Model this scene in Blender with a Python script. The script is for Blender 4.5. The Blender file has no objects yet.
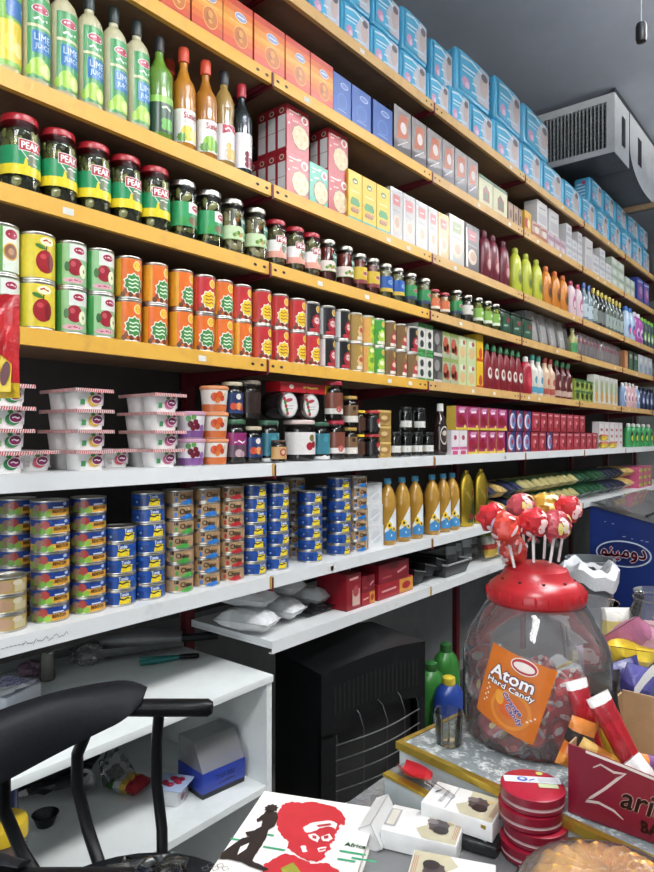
import bpy, bmesh, math, random
from math import sin, cos, pi, radians as R
from mathutils import Vector, Matrix, noise
random.seed(7)
S = bpy.context.scene
COL = S.collection

# ------------------------------------------------------------------ camera
CAM = Vector((1.4386, 0.0, 1.5))
TH = R(39.04)
F = 655.0
CT, ST = cos(TH), sin(TH)
cd = bpy.data.cameras.new('camera'); cam = bpy.data.objects.new('camera', cd); COL.objects.link(cam)
cam.location = CAM
cam.rotation_euler = (R(90.07), R(-0.08), TH)
cd.sensor_fit = 'VERTICAL'; cd.sensor_height = 36.0; cd.lens = 36.0 * F / 872.0
cd.clip_start = 0.02
S.camera = cam
S.view_settings.view_transform = 'Standard'
S.view_settings.look = 'None'
S.view_settings.gamma = 1
S.view_settings.use_curve_mapping = False
S.view_settings.exposure = -0.1

def YX(px, X):
    """y on the upright plane x = X that the photo column px shows"""
    u = (px - 327) / F; dx = X - CAM.x
    return dx * (CT + u * ST) / (u * CT - ST)
def PZ(px, py, z):
    """point at height z (above the floor) seen at a pixel below the horizon"""
    d = (z - CAM.z) * F / (436 - py); r = (px - 327) / F * d
    return Vector((CAM.x - ST * d + CT * r, CT * d + ST * r, z))
def PD(px, py, d):
    r = (px - 327) / F * d
    return Vector((CAM.x - ST * d + CT * r, CT * d + ST * r, CAM.z + (436 - py) / F * d))

def lin(c):
    if isinstance(c, str):
        c = c.lstrip('#'); c = [int(c[i:i + 2], 16) for i in (0, 2, 4)]
    g = (c[0] * .3 + c[1] * .59 + c[2] * .11); c = [g + (x - g) * .90 for x in c]
    return tuple((x / 255 / 12.92) if x / 255 <= .04045 else ((x / 255 + .055) / 1.055) ** 2.4 for x in c)

# ------------------------------------------------------------------ materials
MAT = {}
def nodes(name):
    m = bpy.data.materials.new(name); m.use_nodes = True
    nt = m.node_tree; bs = nt.nodes['Principled BSDF']; MAT[name] = m
    return m, nt, bs
def noise_tex(nt, scale, detail=3.0, rough=.55):
    tc = nt.nodes.new('ShaderNodeTexCoord'); n = nt.nodes.new('ShaderNodeTexNoise')
    n.inputs['Scale'].default_value = scale; n.inputs['Detail'].default_value = detail
    n.inputs['Roughness'].default_value = rough
    nt.links.new(tc.outputs['Object'], n.inputs['Vector'])
    return n
def ink(name, rough=.5, metal=0.0, coat=0.0, bump=0.0, bscale=200):
    """pigment from the mesh's own colours, broken up a little by noise"""
    m, nt, bs = nodes(name)
    a = nt.nodes.new('ShaderNodeAttribute'); a.attribute_name = 'Col'
    n = noise_tex(nt, 60)
    mp = nt.nodes.new('ShaderNodeMapRange'); mp.inputs[3].default_value = .86; mp.inputs[4].default_value = 1.1
    nt.links.new(n.outputs['Fac'], mp.inputs[0])
    mx = nt.nodes.new('ShaderNodeMix'); mx.data_type = 'RGBA'; mx.blend_type = 'MULTIPLY'; mx.inputs[0].default_value = 1
    nt.links.new(a.outputs['Color'], mx.inputs[6]); nt.links.new(mp.outputs[0], mx.inputs[7])
    nt.links.new(mx.outputs[2], bs.inputs['Base Color'])
    bs.inputs['Roughness'].default_value = rough; bs.inputs['Metallic'].default_value = metal
    bs.inputs['Coat Weight'].default_value = coat
    if bump:
        n2 = noise_tex(nt, bscale, 4); b = nt.nodes.new('ShaderNodeBump'); b.inputs['Strength'].default_value = bump
        b.inputs['Distance'].default_value = .004
        nt.links.new(n2.outputs['Fac'], b.inputs['Height']); nt.links.new(b.outputs[0], bs.inputs['Normal'])
    return m
ink('matte', .65); ink('gloss', .28); ink('metal', .32, 1.0); ink('liquid', .08, 0, .4); ink('foil', .26, .35, 0, .5, 60); ink('plastic', .4)
m_ = ink('amber', .06, 0, .4); m_.node_tree.nodes['Principled BSDF'].inputs['Transmission Weight'].default_value = .35
ink('crinkle', .3, 0, .3, .7, 70)
def clear(name, tint, gloss=.9, body=0.0):
    m = bpy.data.materials.new(name); m.use_nodes = True; MAT[name] = m
    nt = m.node_tree; nt.nodes.clear()
    out = nt.nodes.new('ShaderNodeOutputMaterial'); tr = nt.nodes.new('ShaderNodeBsdfTransparent')
    tr.inputs[0].default_value = (*tint, 1)
    gl = nt.nodes.new('ShaderNodeBsdfGlossy'); gl.inputs['Roughness'].default_value = .04
    fr = nt.nodes.new('ShaderNodeFresnel'); fr.inputs[0].default_value = 1.45
    n = noise_tex(nt, 25, 2)
    b = nt.nodes.new('ShaderNodeBump'); b.inputs['Strength'].default_value = .12; b.inputs['Distance'].default_value = .003
    nt.links.new(n.outputs['Fac'], b.inputs['Height']); nt.links.new(b.outputs[0], gl.inputs['Normal'])
    ml = nt.nodes.new('ShaderNodeMath'); ml.operation = 'MULTIPLY'; ml.inputs[1].default_value = gloss
    nt.links.new(fr.outputs[0], ml.inputs[0])
    mx = nt.nodes.new('ShaderNodeMixShader'); nt.links.new(ml.outputs[0], mx.inputs[0])
    if body:
        df = nt.nodes.new('ShaderNodeBsdfDiffuse'); df.inputs[0].default_value = (.75, .76, .78, 1)
        m2 = nt.nodes.new('ShaderNodeMixShader'); m2.inputs[0].default_value = body
        nt.links.new(tr.outputs[0], m2.inputs[1]); nt.links.new(df.outputs[0], m2.inputs[2]); nt.links.new(m2.outputs[0], mx.inputs[1])
    else:
        nt.links.new(tr.outputs[0], mx.inputs[1])
    nt.links.new(gl.outputs[0], mx.inputs[2]); nt.links.new(mx.outputs[0], out.inputs[0])
clear('clear_glass', (.93, .95, .94)); clear('clear_plastic', (.97, .96, .96), 1.1, .09); clear('film', (.97, .97, .97), 1.3, .10)
clear('counter_glass', (.45, .52, .52), 1.0, .22); clear('grey_glass', (.6, .62, .62), 1.2, .25)

def paint(name, base, worn, rough=.45, scale=6.0, lo=.52, hi=.72, fine=90.0, bump=.1, metal=0):
    """painted or bare surface, with scuffs where the noise is high"""
    m, nt, bs = nodes(name)
    n = noise_tex(nt, scale, 6, .7)
    cr = nt.nodes.new('ShaderNodeValToRGB'); cr.color_ramp.elements[0].position = lo; cr.color_ramp.elements[1].position = hi
    cr.color_ramp.elements[0].color = (*lin(base), 1); cr.color_ramp.elements[1].color = (*lin(worn), 1)
    nt.links.new(n.outputs['Fac'], cr.inputs[0]); nt.links.new(cr.outputs[0], bs.inputs['Base Color'])
    bs.inputs['Roughness'].default_value = rough; bs.inputs['Metallic'].default_value = metal
    n2 = noise_tex(nt, fine, 3); b = nt.nodes.new('ShaderNodeBump'); b.inputs['Strength'].default_value = bump
    b.inputs['Distance'].default_value = .003
    nt.links.new(n2.outputs['Fac'], b.inputs['Height']); nt.links.new(b.outputs[0], bs.inputs['Normal'])
    return m
paint('yellow_paint', '#dca432', '#bd8a34', .4, 9, .55, .8)
paint('tan_edge', '#cfa25c', '#b08548', .45, 9, .5, .8)
paint('white_paint', '#d9dcdd', '#bfc3c4', .4, 8, .6, .85)
paint('white_laminate', '#e6ebea', '#d3d9d8', .35, 5, .5, .8)
paint('board', '#8a6a4e', '#6f523b', .7, 5, .4, .7)
paint('maroon_paint', '#6a1420', '#4a0c14', .45, 10)
paint('back_board', '#3a3634', '#2c2928', .7, 3)
paint('wall_plaster', '#8b8f8e', '#757a79', .8, 2.5, .4, .75, 30, .2)
paint('ceiling_plaster', '#b2b9c6', '#a2a9b6', .85, 1.3, .35, .75, 14, .25)
paint('floor_tile', '#8a8884', '#6d6b68', .35, 2, .4, .7)
paint('black_enamel', '#0e0f11', '#17191c', .36, 12)
paint('black_vinyl', '#0b0d12', '#12151b', .5, 30, .4, .7, 300, .15)
paint('dark_metal', '#3a3c3f', '#26282a', .35, 6, .4, .7, 50, .1, .8)
paint('scoop_metal', '#8a8c8e', '#6a6c6e', .35, 6, .4, .7, 50, .1, .7)
paint('chrome', '#c9cbcc', '#b0b3b5', .2, 8, .4, .8, 60, .03, 1.0)
paint('gold_trim', '#c9a93a', '#9c7f26', .28, 14, .45, .7, 50, .1, .75)
paint('ac_white', '#d5d7d8', '#b9bcbd', .45, 4, .5, .8)
paint('ac_dark', '#55585c', '#44474b', .6, 4)
paint('freezer_blue', '#1a3078', '#162968', .3, 3, .5, .8)
paint('bin_grey', '#6d7377', '#5b6165', .5, 6)
paint('cardboard', '#a98760', '#937350', .8, 8)
paint('carton_white', '#eeeae6', '#e2ddd8', .5, 5)
paint('painted_glitter', '#7f888a', '#d2d8d8', .15, 70, .5, .62, 160, .5)  # pale speckle painted in for glittering reflections on the glass
paint('crust', '#d0943a', '#a8651f', .5, 22, .35, .7, 40, .6)
for k_ in ('black_vinyl', 'black_enamel'): MAT[k_].node_tree.nodes['Principled BSDF'].inputs['Specular IOR Level'].default_value = .22
def emit(name, c, s):
    m, nt, bs = nodes(name); bs.inputs['Emission Color'].default_value = (*c, 1); bs.inputs['Emission Strength'].default_value = s
emit('lamp_tube', (1, 1, 1), 6)

# ------------------------------------------------------------------ mesh builder
TXT = {}
def text_mesh(s):
    if s not in TXT:
        c = bpy.data.curves.new('t', 'FONT'); c.body = s; c.resolution_u = 2
        o = bpy.data.objects.new('t', c); COL.objects.link(o)
        e = o.evaluated_get(bpy.context.evaluated_depsgraph_get()); m = e.to_mesh()
        vs = [(v.co.x, v.co.y) for v in m.vertices]; fs = [tuple(p.vertices) for p in m.polygons]
        e.to_mesh_clear(); bpy.data.objects.remove(o); bpy.data.curves.remove(c)
        x0, x1 = min(v[0] for v in vs), max(v[0] for v in vs); y0, y1 = min(v[1] for v in vs), max(v[1] for v in vs)
        TXT[s] = ([((x - (x0 + x1) / 2) / (y1 - y0), (y - (y0 + y1) / 2) / (y1 - y0)) for x, y in vs], fs, (x1 - x0) / (y1 - y0))
    return TXT[s]
def cyl(r, zf=None):
    """canvas round an upright cylinder: s runs to the right as seen from the aisle (+x)"""
    if zf is None: return lambda s, t, e: Vector(((r + e) * cos(s / r), (r + e) * sin(s / r), t))
    return lambda s, t, e: Vector(((zf(t) + e) * cos(s / r), (zf(t) + e) * sin(s / r), t))
def flat(o, u, v):
    o, u, v = Vector(o), Vector(u).normalized(), Vector(v).normalized(); n = u.cross(v)
    return lambda s, t, e: o + u * s + v * t + n * e
def front(x): return flat((x, 0, 0), (0, 1, 0), (0, 0, 1))

class B:
    def __init__(s): s.v = []; s.f = []; s.c = []; s.m = []; s.k = []
    def add(s, vs, fs, col='#888888', mat='matte'):
        b = len(s.v); s.v += [tuple(p) for p in vs]
        if mat not in s.k: s.k.append(mat)
        i = s.k.index(mat); L = lin(col) if not (isinstance(col, list)) else None
        for j, f in enumerate(fs):
            s.f.append(tuple(b + q for q in f)); s.m.append(i); s.c.append(L if L else lin(col[j]))
        return s
    def box(s, a, b, col='#888888', mat='matte', bev=0.0, M=None):
        if bev:
            bm = bmesh.new(); bmesh.ops.create_cube(bm, size=1)
            for v in bm.verts: v.co = Vector((a[i] + (v.co[i] + .5) * (b[i] - a[i]) for i in range(3)))
            bmesh.ops.bevel(bm, geom=bm.edges[:], offset=bev, segments=2, affect='EDGES', profile=.6)
            bm.verts.index_update(); vs = [v.co.copy() for v in bm.verts]; fs = [tuple(v.index for v in f.verts) for f in bm.faces]; bm.free()
        else:
            vs = [Vector((x, y, z)) for x in (a[0], b[0]) for y in (a[1], b[1]) for z in (a[2], b[2])]
            fs = [(0, 1, 3, 2), (4, 6, 7, 5), (0, 4, 5, 1), (2, 3, 7, 6), (0, 2, 6, 4), (1, 5, 7, 3)]
        if M: vs = [M @ v for v in vs]
        return s.add(vs, fs, col, mat)
    def lathe(s, prof, cols, mat='gloss', n=28, sx=1.0, sy=1.0, M=None):
        """prof: (radius, height) rings; cols: one colour, or one for each band"""
        vs, fs, cc = [], [], []
        for r, z in prof:
            for i in range(n): vs.append(Vector((r * cos(2 * pi * i / n) * sx, r * sin(2 * pi * i / n) * sy, z)))
        for j in range(len(prof) - 1):
            for i in range(n):
                a, b = j * n + i, j * n + (i + 1) % n
                fs.append((a, b, b + n, a + n)); cc.append(cols if isinstance(cols, str) else cols[j])
        if prof[0][0] > 1e-4: fs.append(tuple(range(n - 1, -1, -1))); cc.append(cc[0])
        if prof[-1][0] > 1e-4: fs.append(tuple((len(prof) - 1) * n + i for i in range(n))); cc.append(cc[-2] if len(cc) > 1 else cc[-1])
        if M: vs = [M @ v for v in vs]
        return s.add(vs, fs, cc, mat)
    def shell(s, prof, col, mat='clear_glass', n=28, M=None):
        vs, fs = [], []
        for r, z in prof:
            for i in range(n): vs.append(Vector((r * cos(2 * pi * i / n), r * sin(2 * pi * i / n), z)))
        for j in range(len(prof) - 1):
            for i in range(n):
                a, b = j * n + i, j * n + (i + 1) % n; fs.append((a, b, b + n, a + n))
        if M: vs = [M @ v for v in vs]
        return s.add(vs, fs, col, mat)
    def ball(s, c, r, col, mat='gloss', n=10, rot=None, wob=0.0, seed=0):
        c = Vector(c); r = (r, r, r) if not hasattr(r, '__len__') else r
        vs, fs = [], []; h = max(5, n * 2 // 3)
        for j in range(h + 1):
            for i in range(n):
                p = Vector((sin(pi * j / h) * cos(2 * pi * i / n), sin(pi * j / h) * sin(2 * pi * i / n), cos(pi * j / h)))
                if wob: p *= 1 + wob * noise.noise(p * 2.3 + Vector((seed, 0, 0)))
                p = Vector((p[k] * r[k] for k in range(3)))
                if rot: p = rot @ p
                vs.append(c + p)
        for j in range(h):
            for i in range(n):
                a, b = j * n + i, j * n + (i + 1) % n; fs.append((a, a + n, b + n, b))
        return s.add(vs, fs, col, mat)
    def rbox(s, a, b, r, col, mat='gloss', n=6, M=None, wob=0.0, seed=0):
        """box with big soft edges (a bag, a pack, a bottle body)"""
        c = [(a[i] + b[i]) / 2 for i in range(3)]; h = [(b[i] - a[i]) / 2 for i in range(3)]
        key, vs, fs = {}, [], []
        def pt(d, sg, i, j):
            q = [0, 0, 0]; q[d] = sg; q[(d + 1) % 3] = -1 + 2 * i / n; q[(d + 2) % 3] = -1 + 2 * j / n
            k = tuple(round(x, 4) for x in q)
            if k not in key:
                p = Vector([math.copysign(1 - (1 - abs(x)) ** 1.0, x) * h[m] for m, x in enumerate(q)])
                inn = Vector([max(-(h[m] - min(r, h[m])), min(h[m] - min(r, h[m]), p[m])) for m in range(3)])
                dv = p - inn
                if dv.length > 1e-9: p = inn + dv.normalized() * min(r, min(h))
                if wob: p *= 1 + wob * noise.noise(Vector(q) * 2.1 + Vector((seed, seed, 0)))
                key[k] = len(vs); w = p + Vector(c); vs.append(M @ w if M else w)
            return key[k]
        for d in range(3):
            for sg in (-1, 1):
                for i in range(n):
                    for j in range(n):
                        q = [pt(d, sg, i, j), pt(d, sg, i + 1, j), pt(d, sg, i + 1, j + 1), pt(d, sg, i, j + 1)]
                        fs.append(tuple(q if sg > 0 else q[::-1]))
        return s.add(vs, fs, col, mat)
    def tube(s, pts, r, col='#888888', mat='matte', n=10, cap=True):
        pts = [Vector(p) for p in pts]; vs, fs = [], []; up = Vector((0, 0, 1)); N = len(pts)
        t0 = (pts[1] - pts[0]).normalized(); x = t0.orthogonal().normalized()
        for k, p in enumerate(pts):
            t = (pts[min(k + 1, N - 1)] - pts[max(k - 1, 0)]).normalized()
            x = (x - t * x.dot(t)).normalized(); y = t.cross(x); rr = r[k] if hasattr(r, '__len__') else r
            for i in range(n): vs.append(p + (x * cos(2 * pi * i / n) + y * sin(2 * pi * i / n)) * rr)
        for k in range(N - 1):
            for i in range(n):
                a, b = k * n + i, k * n + (i + 1) % n; fs.append((a, b, b + n, a + n))
        if cap: fs.append(tuple(range(n - 1, -1, -1))); fs.append(tuple((N - 1) * n + i for i in range(n)))
        return s.add(vs, fs, col, mat)
    def pillow(s, lx, lz, t, col, mat='crinkle', n=10, M=None, wob=.12, seed=0, crimp=.08):
        """filled bag lying in the local y-z plane, its face to +x, crimped at the two ends"""
        vs, fs, cc = [], [], []
        for sg in (1, -1):
            o = len(vs)
            for j in range(n + 1):
                for i in range(n + 1):
                    u, v = -1 + 2 * i / n, -1 + 2 * j / n; vv = min(1, abs(v) / (1 - crimp))
                    th = t / 2 * math.sqrt(max(0, 1 - u ** 4)) * math.sqrt(max(0, 1 - vv ** 4))
                    th *= 1 + wob * 2 * noise.noise(Vector((u * 2.2, v * 2.2, seed + sg)))
                    nw = 1 - .06 * (1 - abs(v)) - .05 * abs(noise.noise(Vector((v * 4, seed, 3))))
                    vs.append(Vector((sg * (th + .0006), u * lx / 2 * nw, v * lz / 2)))
            for j in range(n):
                for i in range(n):
                    a = o + j * (n + 1) + i; q = (a, a + 1, a + n + 2, a + n + 1)
                    fs.append(q if sg > 0 else q[::-1]); cc.append(col if isinstance(col, str) else col[min(len(col) - 1, j * len(col) // n)])
        if M: vs = [M @ v for v in vs]
        return s.add(vs, fs, cc, mat)
    # printed marks -------------------------------------------------
    def rect(s, C, s0, t0, s1, t1, col, e=.0004, mat='gloss', step=.007):
        n = max(1, int(abs(s1 - s0) / step)); m = 1 if not callable(getattr(C, 'zf', None)) else 6
        m = getattr(C, 'rows', 1) if hasattr(C, 'rows') else 1
        vs = [C(s0 + (s1 - s0) * i / n, t0 + (t1 - t0) * j / m, e) for j in range(m + 1) for i in range(n + 1)]
        fs = [(j * (n + 1) + i, j * (n + 1) + i + 1, (j + 1) * (n + 1) + i + 1, (j + 1) * (n + 1) + i) for j in range(m) for i in range(n)]
        return s.add(vs, fs, col, mat)
    def ell(s, C, cs, ct, rs, rt, col, e=.0008, mat='gloss', n=18, jag=0.0, rot=0.0):
        vs = [C(cs, ct, e)]
        for k in (.5, 1):
            for i in range(n):
                a = 2 * pi * i / n; w = k * (1 + (jag * (1 if i % 2 else -1) if k == 1 else 0))
                x, y = rs * w * cos(a), rt * w * sin(a)
                vs.append(C(cs + x * cos(rot) - y * sin(rot), ct + x * sin(rot) + y * cos(rot), e))
        fs = [(0, 1 + i, 1 + (i + 1) % n) for i in range(n)] + [(1 + i, 1 + n + i, 1 + n + (i + 1) % n, 1 + (i + 1) % n) for i in range(n)]
        return s.add(vs, fs, col, mat)
    def poly(s, C, pts, col, e=.0006, mat='gloss'):
        bm = bmesh.new(); f = bm.faces.new([bm.verts.new((a, b, 0)) for a, b in pts]); bmesh.ops.triangulate(bm, faces=[f])
        x = min(a for a, b in pts) + .006; hi = max(a for a, b in pts)
        while x < hi and hi < .3:
            bmesh.ops.bisect_plane(bm, geom=bm.verts[:] + bm.edges[:] + bm.faces[:], plane_co=(x, 0, 0), plane_no=(1, 0, 0)); x += .006
        bm.verts.index_update(); vs = [C(v.co.x, v.co.y, e) for v in bm.verts]; fs = [tuple(v.index for v in f.verts) for f in bm.faces]; bm.free()
        return s.add(vs, fs, col, mat)
    def line(s, C, pts, w, col, e=.001, mat='gloss'):
        vs, fs = [], []
        for k, (a, b) in enumerate(pts):
            p, q = pts[max(k - 1, 0)], pts[min(k + 1, len(pts) - 1)]; d = Vector((q[0] - p[0], q[1] - p[1])); d.normalize()
            ww = w[k] if hasattr(w, '__len__') else w
            vs += [C(a - d.y * ww / 2, b + d.x * ww / 2, e), C(a + d.y * ww / 2, b - d.x * ww / 2, e)]
        fs = [(2 * i, 2 * i + 1, 2 * i + 3, 2 * i + 2) for i in range(len(pts) - 1)]
        return s.add(vs, fs, col, mat)
    def text(s, C, t, cs, ct, h, col, e=.0012, w=None, rot=0.0, mat='gloss', bold=0.0, shear=0.0):
        vs, fs, asp = text_mesh(t); kx = h if w is None else w / asp
        offs = [(0, 0)] if not bold else [(0, 0), (bold, 0), (-bold, 0), (0, bold), (0, -bold)]
        for ox, oy in offs:
            P = []
            for x, y in vs:
                a, b = x * kx + y * h * shear + ox, y * h + oy
                P.append(C(cs + a * cos(rot) - b * sin(rot), ct + a * sin(rot) + b * cos(rot), e))
            s.add(P, fs, col, mat)
        return s
    def mesh(s, name):
        me = bpy.data.meshes.new(name); me.from_pydata(s.v, [], s.f)
        for k in s.k: me.materials.append(MAT[k])
        me.polygons.foreach_set('material_index', s.m)
        at = me.color_attributes.new('Col', 'FLOAT_COLOR', 'CORNER'); buf = []
        for p, c in zip(s.f, s.c): buf += [c[0], c[1], c[2], 1.0] * len(p)
        at.data.foreach_set('color', buf)
        me.polygons.foreach_set('use_smooth', [True] * len(s.f)); me.update()
        me.set_sharp_from_angle(angle=R(38))
        return me

def tag(o, label=None, cat=None, group=None, kind=None):
    if label: o['label'] = label
    if cat: o['category'] = cat
    if group: o['group'] = group
    if kind: o['kind'] = kind
    return o
def obj(name, b, parent=None, loc=None, rz=None):
    o = bpy.data.objects.new(name, b.mesh(name) if isinstance(b, B) else b); COL.objects.link(o)
    if parent: o.parent = parent
    if loc is not None: o.location = loc
    if rz is not None: o.rotation_euler = (0, 0, rz)
    return o
def empty(name, label, cat, loc=(0, 0, 0), rz=0, group=None):
    o = bpy.data.objects.new(name, None); COL.objects.link(o); o.empty_display_size = .05
    o.location = loc; o.rotation_euler = (0, 0, rz)
    return tag(o, label, cat, group)
def structure(name, b, parent=None):
    o = obj(name, b, parent)
    if not parent: o['kind'] = 'structure'
    return o
def kids(o): return [c for c in COL.objects if c.parent == o]
def copy_tree(o, parent=None):
    c = o.copy(); COL.objects.link(c); c.parent = parent
    for ch in TREE.get(o.name, []): copy_tree(ch, c)
    return c
TREE = {}
PR = {}
class Proto:
    """first put() builds the thing and its parts, every later one copies thing, parts and sub-parts"""
    def __init__(s, name, cat, body, *parts): s.name, s.cat, s.body, s.parts, s.first = name, cat, body, parts, None
    def put(s, loc, rz, label, group=None, scale=None, rot=None):
        if s.first is None:
            o = obj(s.name, s.body) if s.body else empty(s.name, '', '')
            TREE[o.name] = []
            for p in s.parts:
                c = obj(p[0], p[1], o); TREE[o.name].append(c); TREE[c.name] = []
                if len(p) > 2:
                    for q in p[2]: TREE[c.name].append(obj(q[0], q[1], c))
            s.first = o
        else: o = copy_tree(s.first)
        for k in ('group',):
            if k in o: del o[k]
        o.location = loc; o.rotation_euler = rot if rot is not None else (0, 0, rz)
        o.scale = scale if scale is not None else (1, 1, 1)
        return tag(o, label, s.cat, group)
ORD = 'first second third fourth fifth sixth seventh eighth ninth tenth eleventh twelfth thirteenth fourteenth fifteenth sixteenth seventeenth eighteenth nineteenth twentieth'.split()
def ords(i): return ORD[i] if i < 20 else 'twenty-' + ORD[i - 20]
LAST = {}
def row_y(key, px, X, r, gap=.0015):
    """y of a round item at a photo column, pushed on so that it clears its neighbour"""
    y = YX(px, X)
    if key in LAST: y = max(y, LAST[key] + r + gap)
    LAST[key] = y + r
    return y

# ------------------------------------------------------------------ the room
XB, XR, YN, YF, ZC = -.64, 3.3, -2.4, 8.6, 3.86
structure('floor', B().box((XB - .1, YN - .1, -.1), (XR + .1, YF + .1, 0), mat='floor_tile'))
structure('ceiling', B().box((XB - .1, YN - .1, ZC), (XR + .1, YF + .1, ZC + .1), mat='ceiling_plaster'))
structure('wall_left', B().box((XB - .1, YN, 0), (XB, YF, ZC), mat='wall_plaster'))
structure('wall_right', B().box((XR, YN, 0), (XR + .1, YF, ZC), mat='wall_plaster'))
structure('wall_back', B().box((XB, YF, 0), (XR, YF + .1, ZC), mat='wall_plaster'))
structure('wall_front', B().box((XB, YN - .1, 0), (XR, YN, ZC), mat='wall_plaster'))

MID = {1: 2.933, 2: 2.634, 3: 2.28, 4: 2.034, 5: 1.727, 6: 1.397, 7: 1.042, 8: .832}
FX = {1: .009, 2: 0, 3: 0, 4: -.01, 5: -.02, 6: .015, 7: .005, 8: .0}
TOP = {k: v + .0205 for k, v in MID.items()}
Y0 = 1.4975
BAYS = range(-1, 6)
rack = empty('shelving_rack', 'tall run of wall shelving with yellow shelves above and white shelves below', 'shelving', (0, Y0, 0))
def rel(b, dy):
    b.v = [(x, y - dy, z) for x, y, z in b.v]; return b
def shelf_board(lev, bay):
    ya, yb = Y0 + bay + .003, Y0 + bay + .997
    x = FX[lev]; z = MID[lev]
    edge = 'white_paint' if lev >= 6 else ('tan_edge' if (lev == 1 or bay > 0) else 'yellow_paint')  # tanner edge tone on the top level and the farther bays
    deck = 'white_paint' if lev >= 6 else 'board'
    b = B()
    b.box((-.395, ya, z + .005), (x - .0022, yb, z + .02), mat=deck)
    b.box((-.395, ya, z - .004), (x - .0022, yb, z + .004), mat='board' if lev < 6 else 'white_paint')
    b.box((x - .002, ya, z - .02), (x, yb, z + .02), mat=edge)
    b.box((x - .016, ya, z - .02), (x - .0022, yb, z - .0182), mat=edge)
    C = front(x)
    if lev < 6:
        for y in (ya + .022, ya + .062, yb - .022, yb - .062):
            b.ell(C, y, z - .001, .0075, .0045, '#15100c', .0006, 'matte', 12)
    if lev >= 6:
        b.rect(C, yb - .012, z - .019, yb - .001, z + .019, '#b48a34', .0008, 'matte')
    rr = random.Random(lev * 31 + bay)
    for k in range(rr.randint(1, 2) if bay >= 0 or lev in (4, 5) else 0):
        y = ya + rr.uniform(.1, .85); b.rect(C, y, z - .011, y + .028, z + .005, '#d9d8d2', .0008, 'matte')
    if lev == 7 and bay == -1:
        for k in range(9):
            y = 0.70 + k * .012
            b.line(C, [(y, z - .004 + .004 * sin(k * 2.3)), (y + .008, z + .004 * cos(k * 3.1)), (y + .012, z - .003)], .0016, '#7b8083', .0008, 'matte')
        for k in range(12):
            y = 0.6 + k * .009; b.line(C, [(y, z + .0), (y + .007, z + .001 * sin(k))], .0018, '#8a8f92', .0008, 'matte')
    o = structure('shelf_board', rel(b, Y0), rack)
    for y in ([Y0 + bay + .012] if bay > -1 and (lev, bay) != (8, 0) else []) + ([Y0 + bay + .988] if bay < 5 and lev < 8 else []):
        br = B().add([(x - .004, y - .002, z - .018), (-.39, y - .002, z - .018), (-.39, y - .002, z - .055), (x - .06, y - .002, z - .026),
                (x - .004, y + .002, z - .018), (-.39, y + .002, z - .018), (-.39, y + .002, z - .055), (x - .06, y + .002, z - .026)],
               [(0, 1, 2, 3), (7, 6, 5, 4), (0, 3, 7, 4), (1, 5, 6, 2), (2, 6, 7, 3)], mat='maroon_paint')
        obj('bracket', rel(br, Y0), o)
for lev in range(1, 8):
    for bay in BAYS: shelf_board(lev, bay)
for bay in (0, 1): shelf_board(8, bay)
for bay in range(-1, 7):
    y = Y0 + bay
    b = B().box((-.425, y - .02, .765 if bay == -1 else 0), (-.398, y + .02, 3.25), mat='maroon_paint')
    for lev in range(1, 8):
        if bay in (-1, 6): continue
        b.box((-.397, y - .0022, MID[lev] - .03), (FX[lev] + .0022, y + .0022, MID[lev] + .014), mat='maroon_paint')
        if lev < 6: b.box((FX[lev] + .0005, y - .004, MID[lev] - .025), (FX[lev] + .004, y + .004, MID[lev] + .016), mat='maroon_paint')
    structure('upright', rel(b, Y0), rack)
for bay in BAYS:
    b = B()
    y = Y0 + bay
    b.box((-.437, y + .022, .86), (-.43, y + .978, 3.2), mat='back_board')
    structure('back_panel', rel(b, Y0), rack)

# lamps: four ceiling tubes along the aisle
for i, y in enumerate((-.9, 1.3, 3.4, 5.6)):
    t = empty('ceiling_lamp', 'white tube lamp hanging over the aisle, %s from the shop door' % ords(i), 'lamp', (1.75, y, ZC), 0, 'tube lamps over the aisle')
    obj('housing', B().box((-.06, -.62, -.40), (.06, .62, -.36), mat='ac_white'), t)
    obj('tube', B().tube([(0, -.6, -.42), (0, .6, -.42)], .013, '#ffffff', 'lamp_tube', 10), t)
    obj('hanger', B().tube([(0, -.4, 0), (0, -.4, -.36)], .004, '#888888', 'metal', 6).tube([(0, .4, 0), (0, .4, -.36)], .004, '#888888', 'metal', 6), t)
    ld = bpy.data.lights.new('lamp_light', 'AREA'); ld.shape = 'RECTANGLE'; ld.size = .5; ld.size_y = 1.2
    ld.energy = 50; ld.color = (1.0, .985, .96)
    lo = bpy.data.objects.new('lamp_light', ld); COL.objects.link(lo); lo.location = (1.75, y, ZC - .45)
    ld = bpy.data.lights.new('lamp_light', 'AREA'); ld.shape = 'RECTANGLE'; ld.size = .12; ld.size_y = 1.2
    ld.energy = 80; ld.color = (1.0, .985, .96)  # extra upward light added to brighten the ceiling
    lo = bpy.data.objects.new('lamp_light', ld); COL.objects.link(lo); lo.location = (1.75, y, ZC - .35); lo.rotation_euler = (R(180), 0, 0)
# cool fill light added behind the viewer; no window is built there
ld = bpy.data.lights.new('front_fill', 'AREA'); ld.shape = 'RECTANGLE'; ld.size = 2.6; ld.size_y = 2.2; ld.energy = 60; ld.color = (.9, .95, 1.0)
lo = bpy.data.objects.new('front_fill', ld); COL.objects.link(lo); lo.location = (1.9, YN + .05, 1.7); lo.rotation_euler = (R(90), 0, 0)
w = bpy.data.worlds.new('world'); S.world = w; w.use_nodes = True
w.node_tree.nodes['Background'].inputs[0].default_value = (.5, .55, .6, 1); w.node_tree.nodes['Background'].inputs[1].default_value = .3

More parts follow.
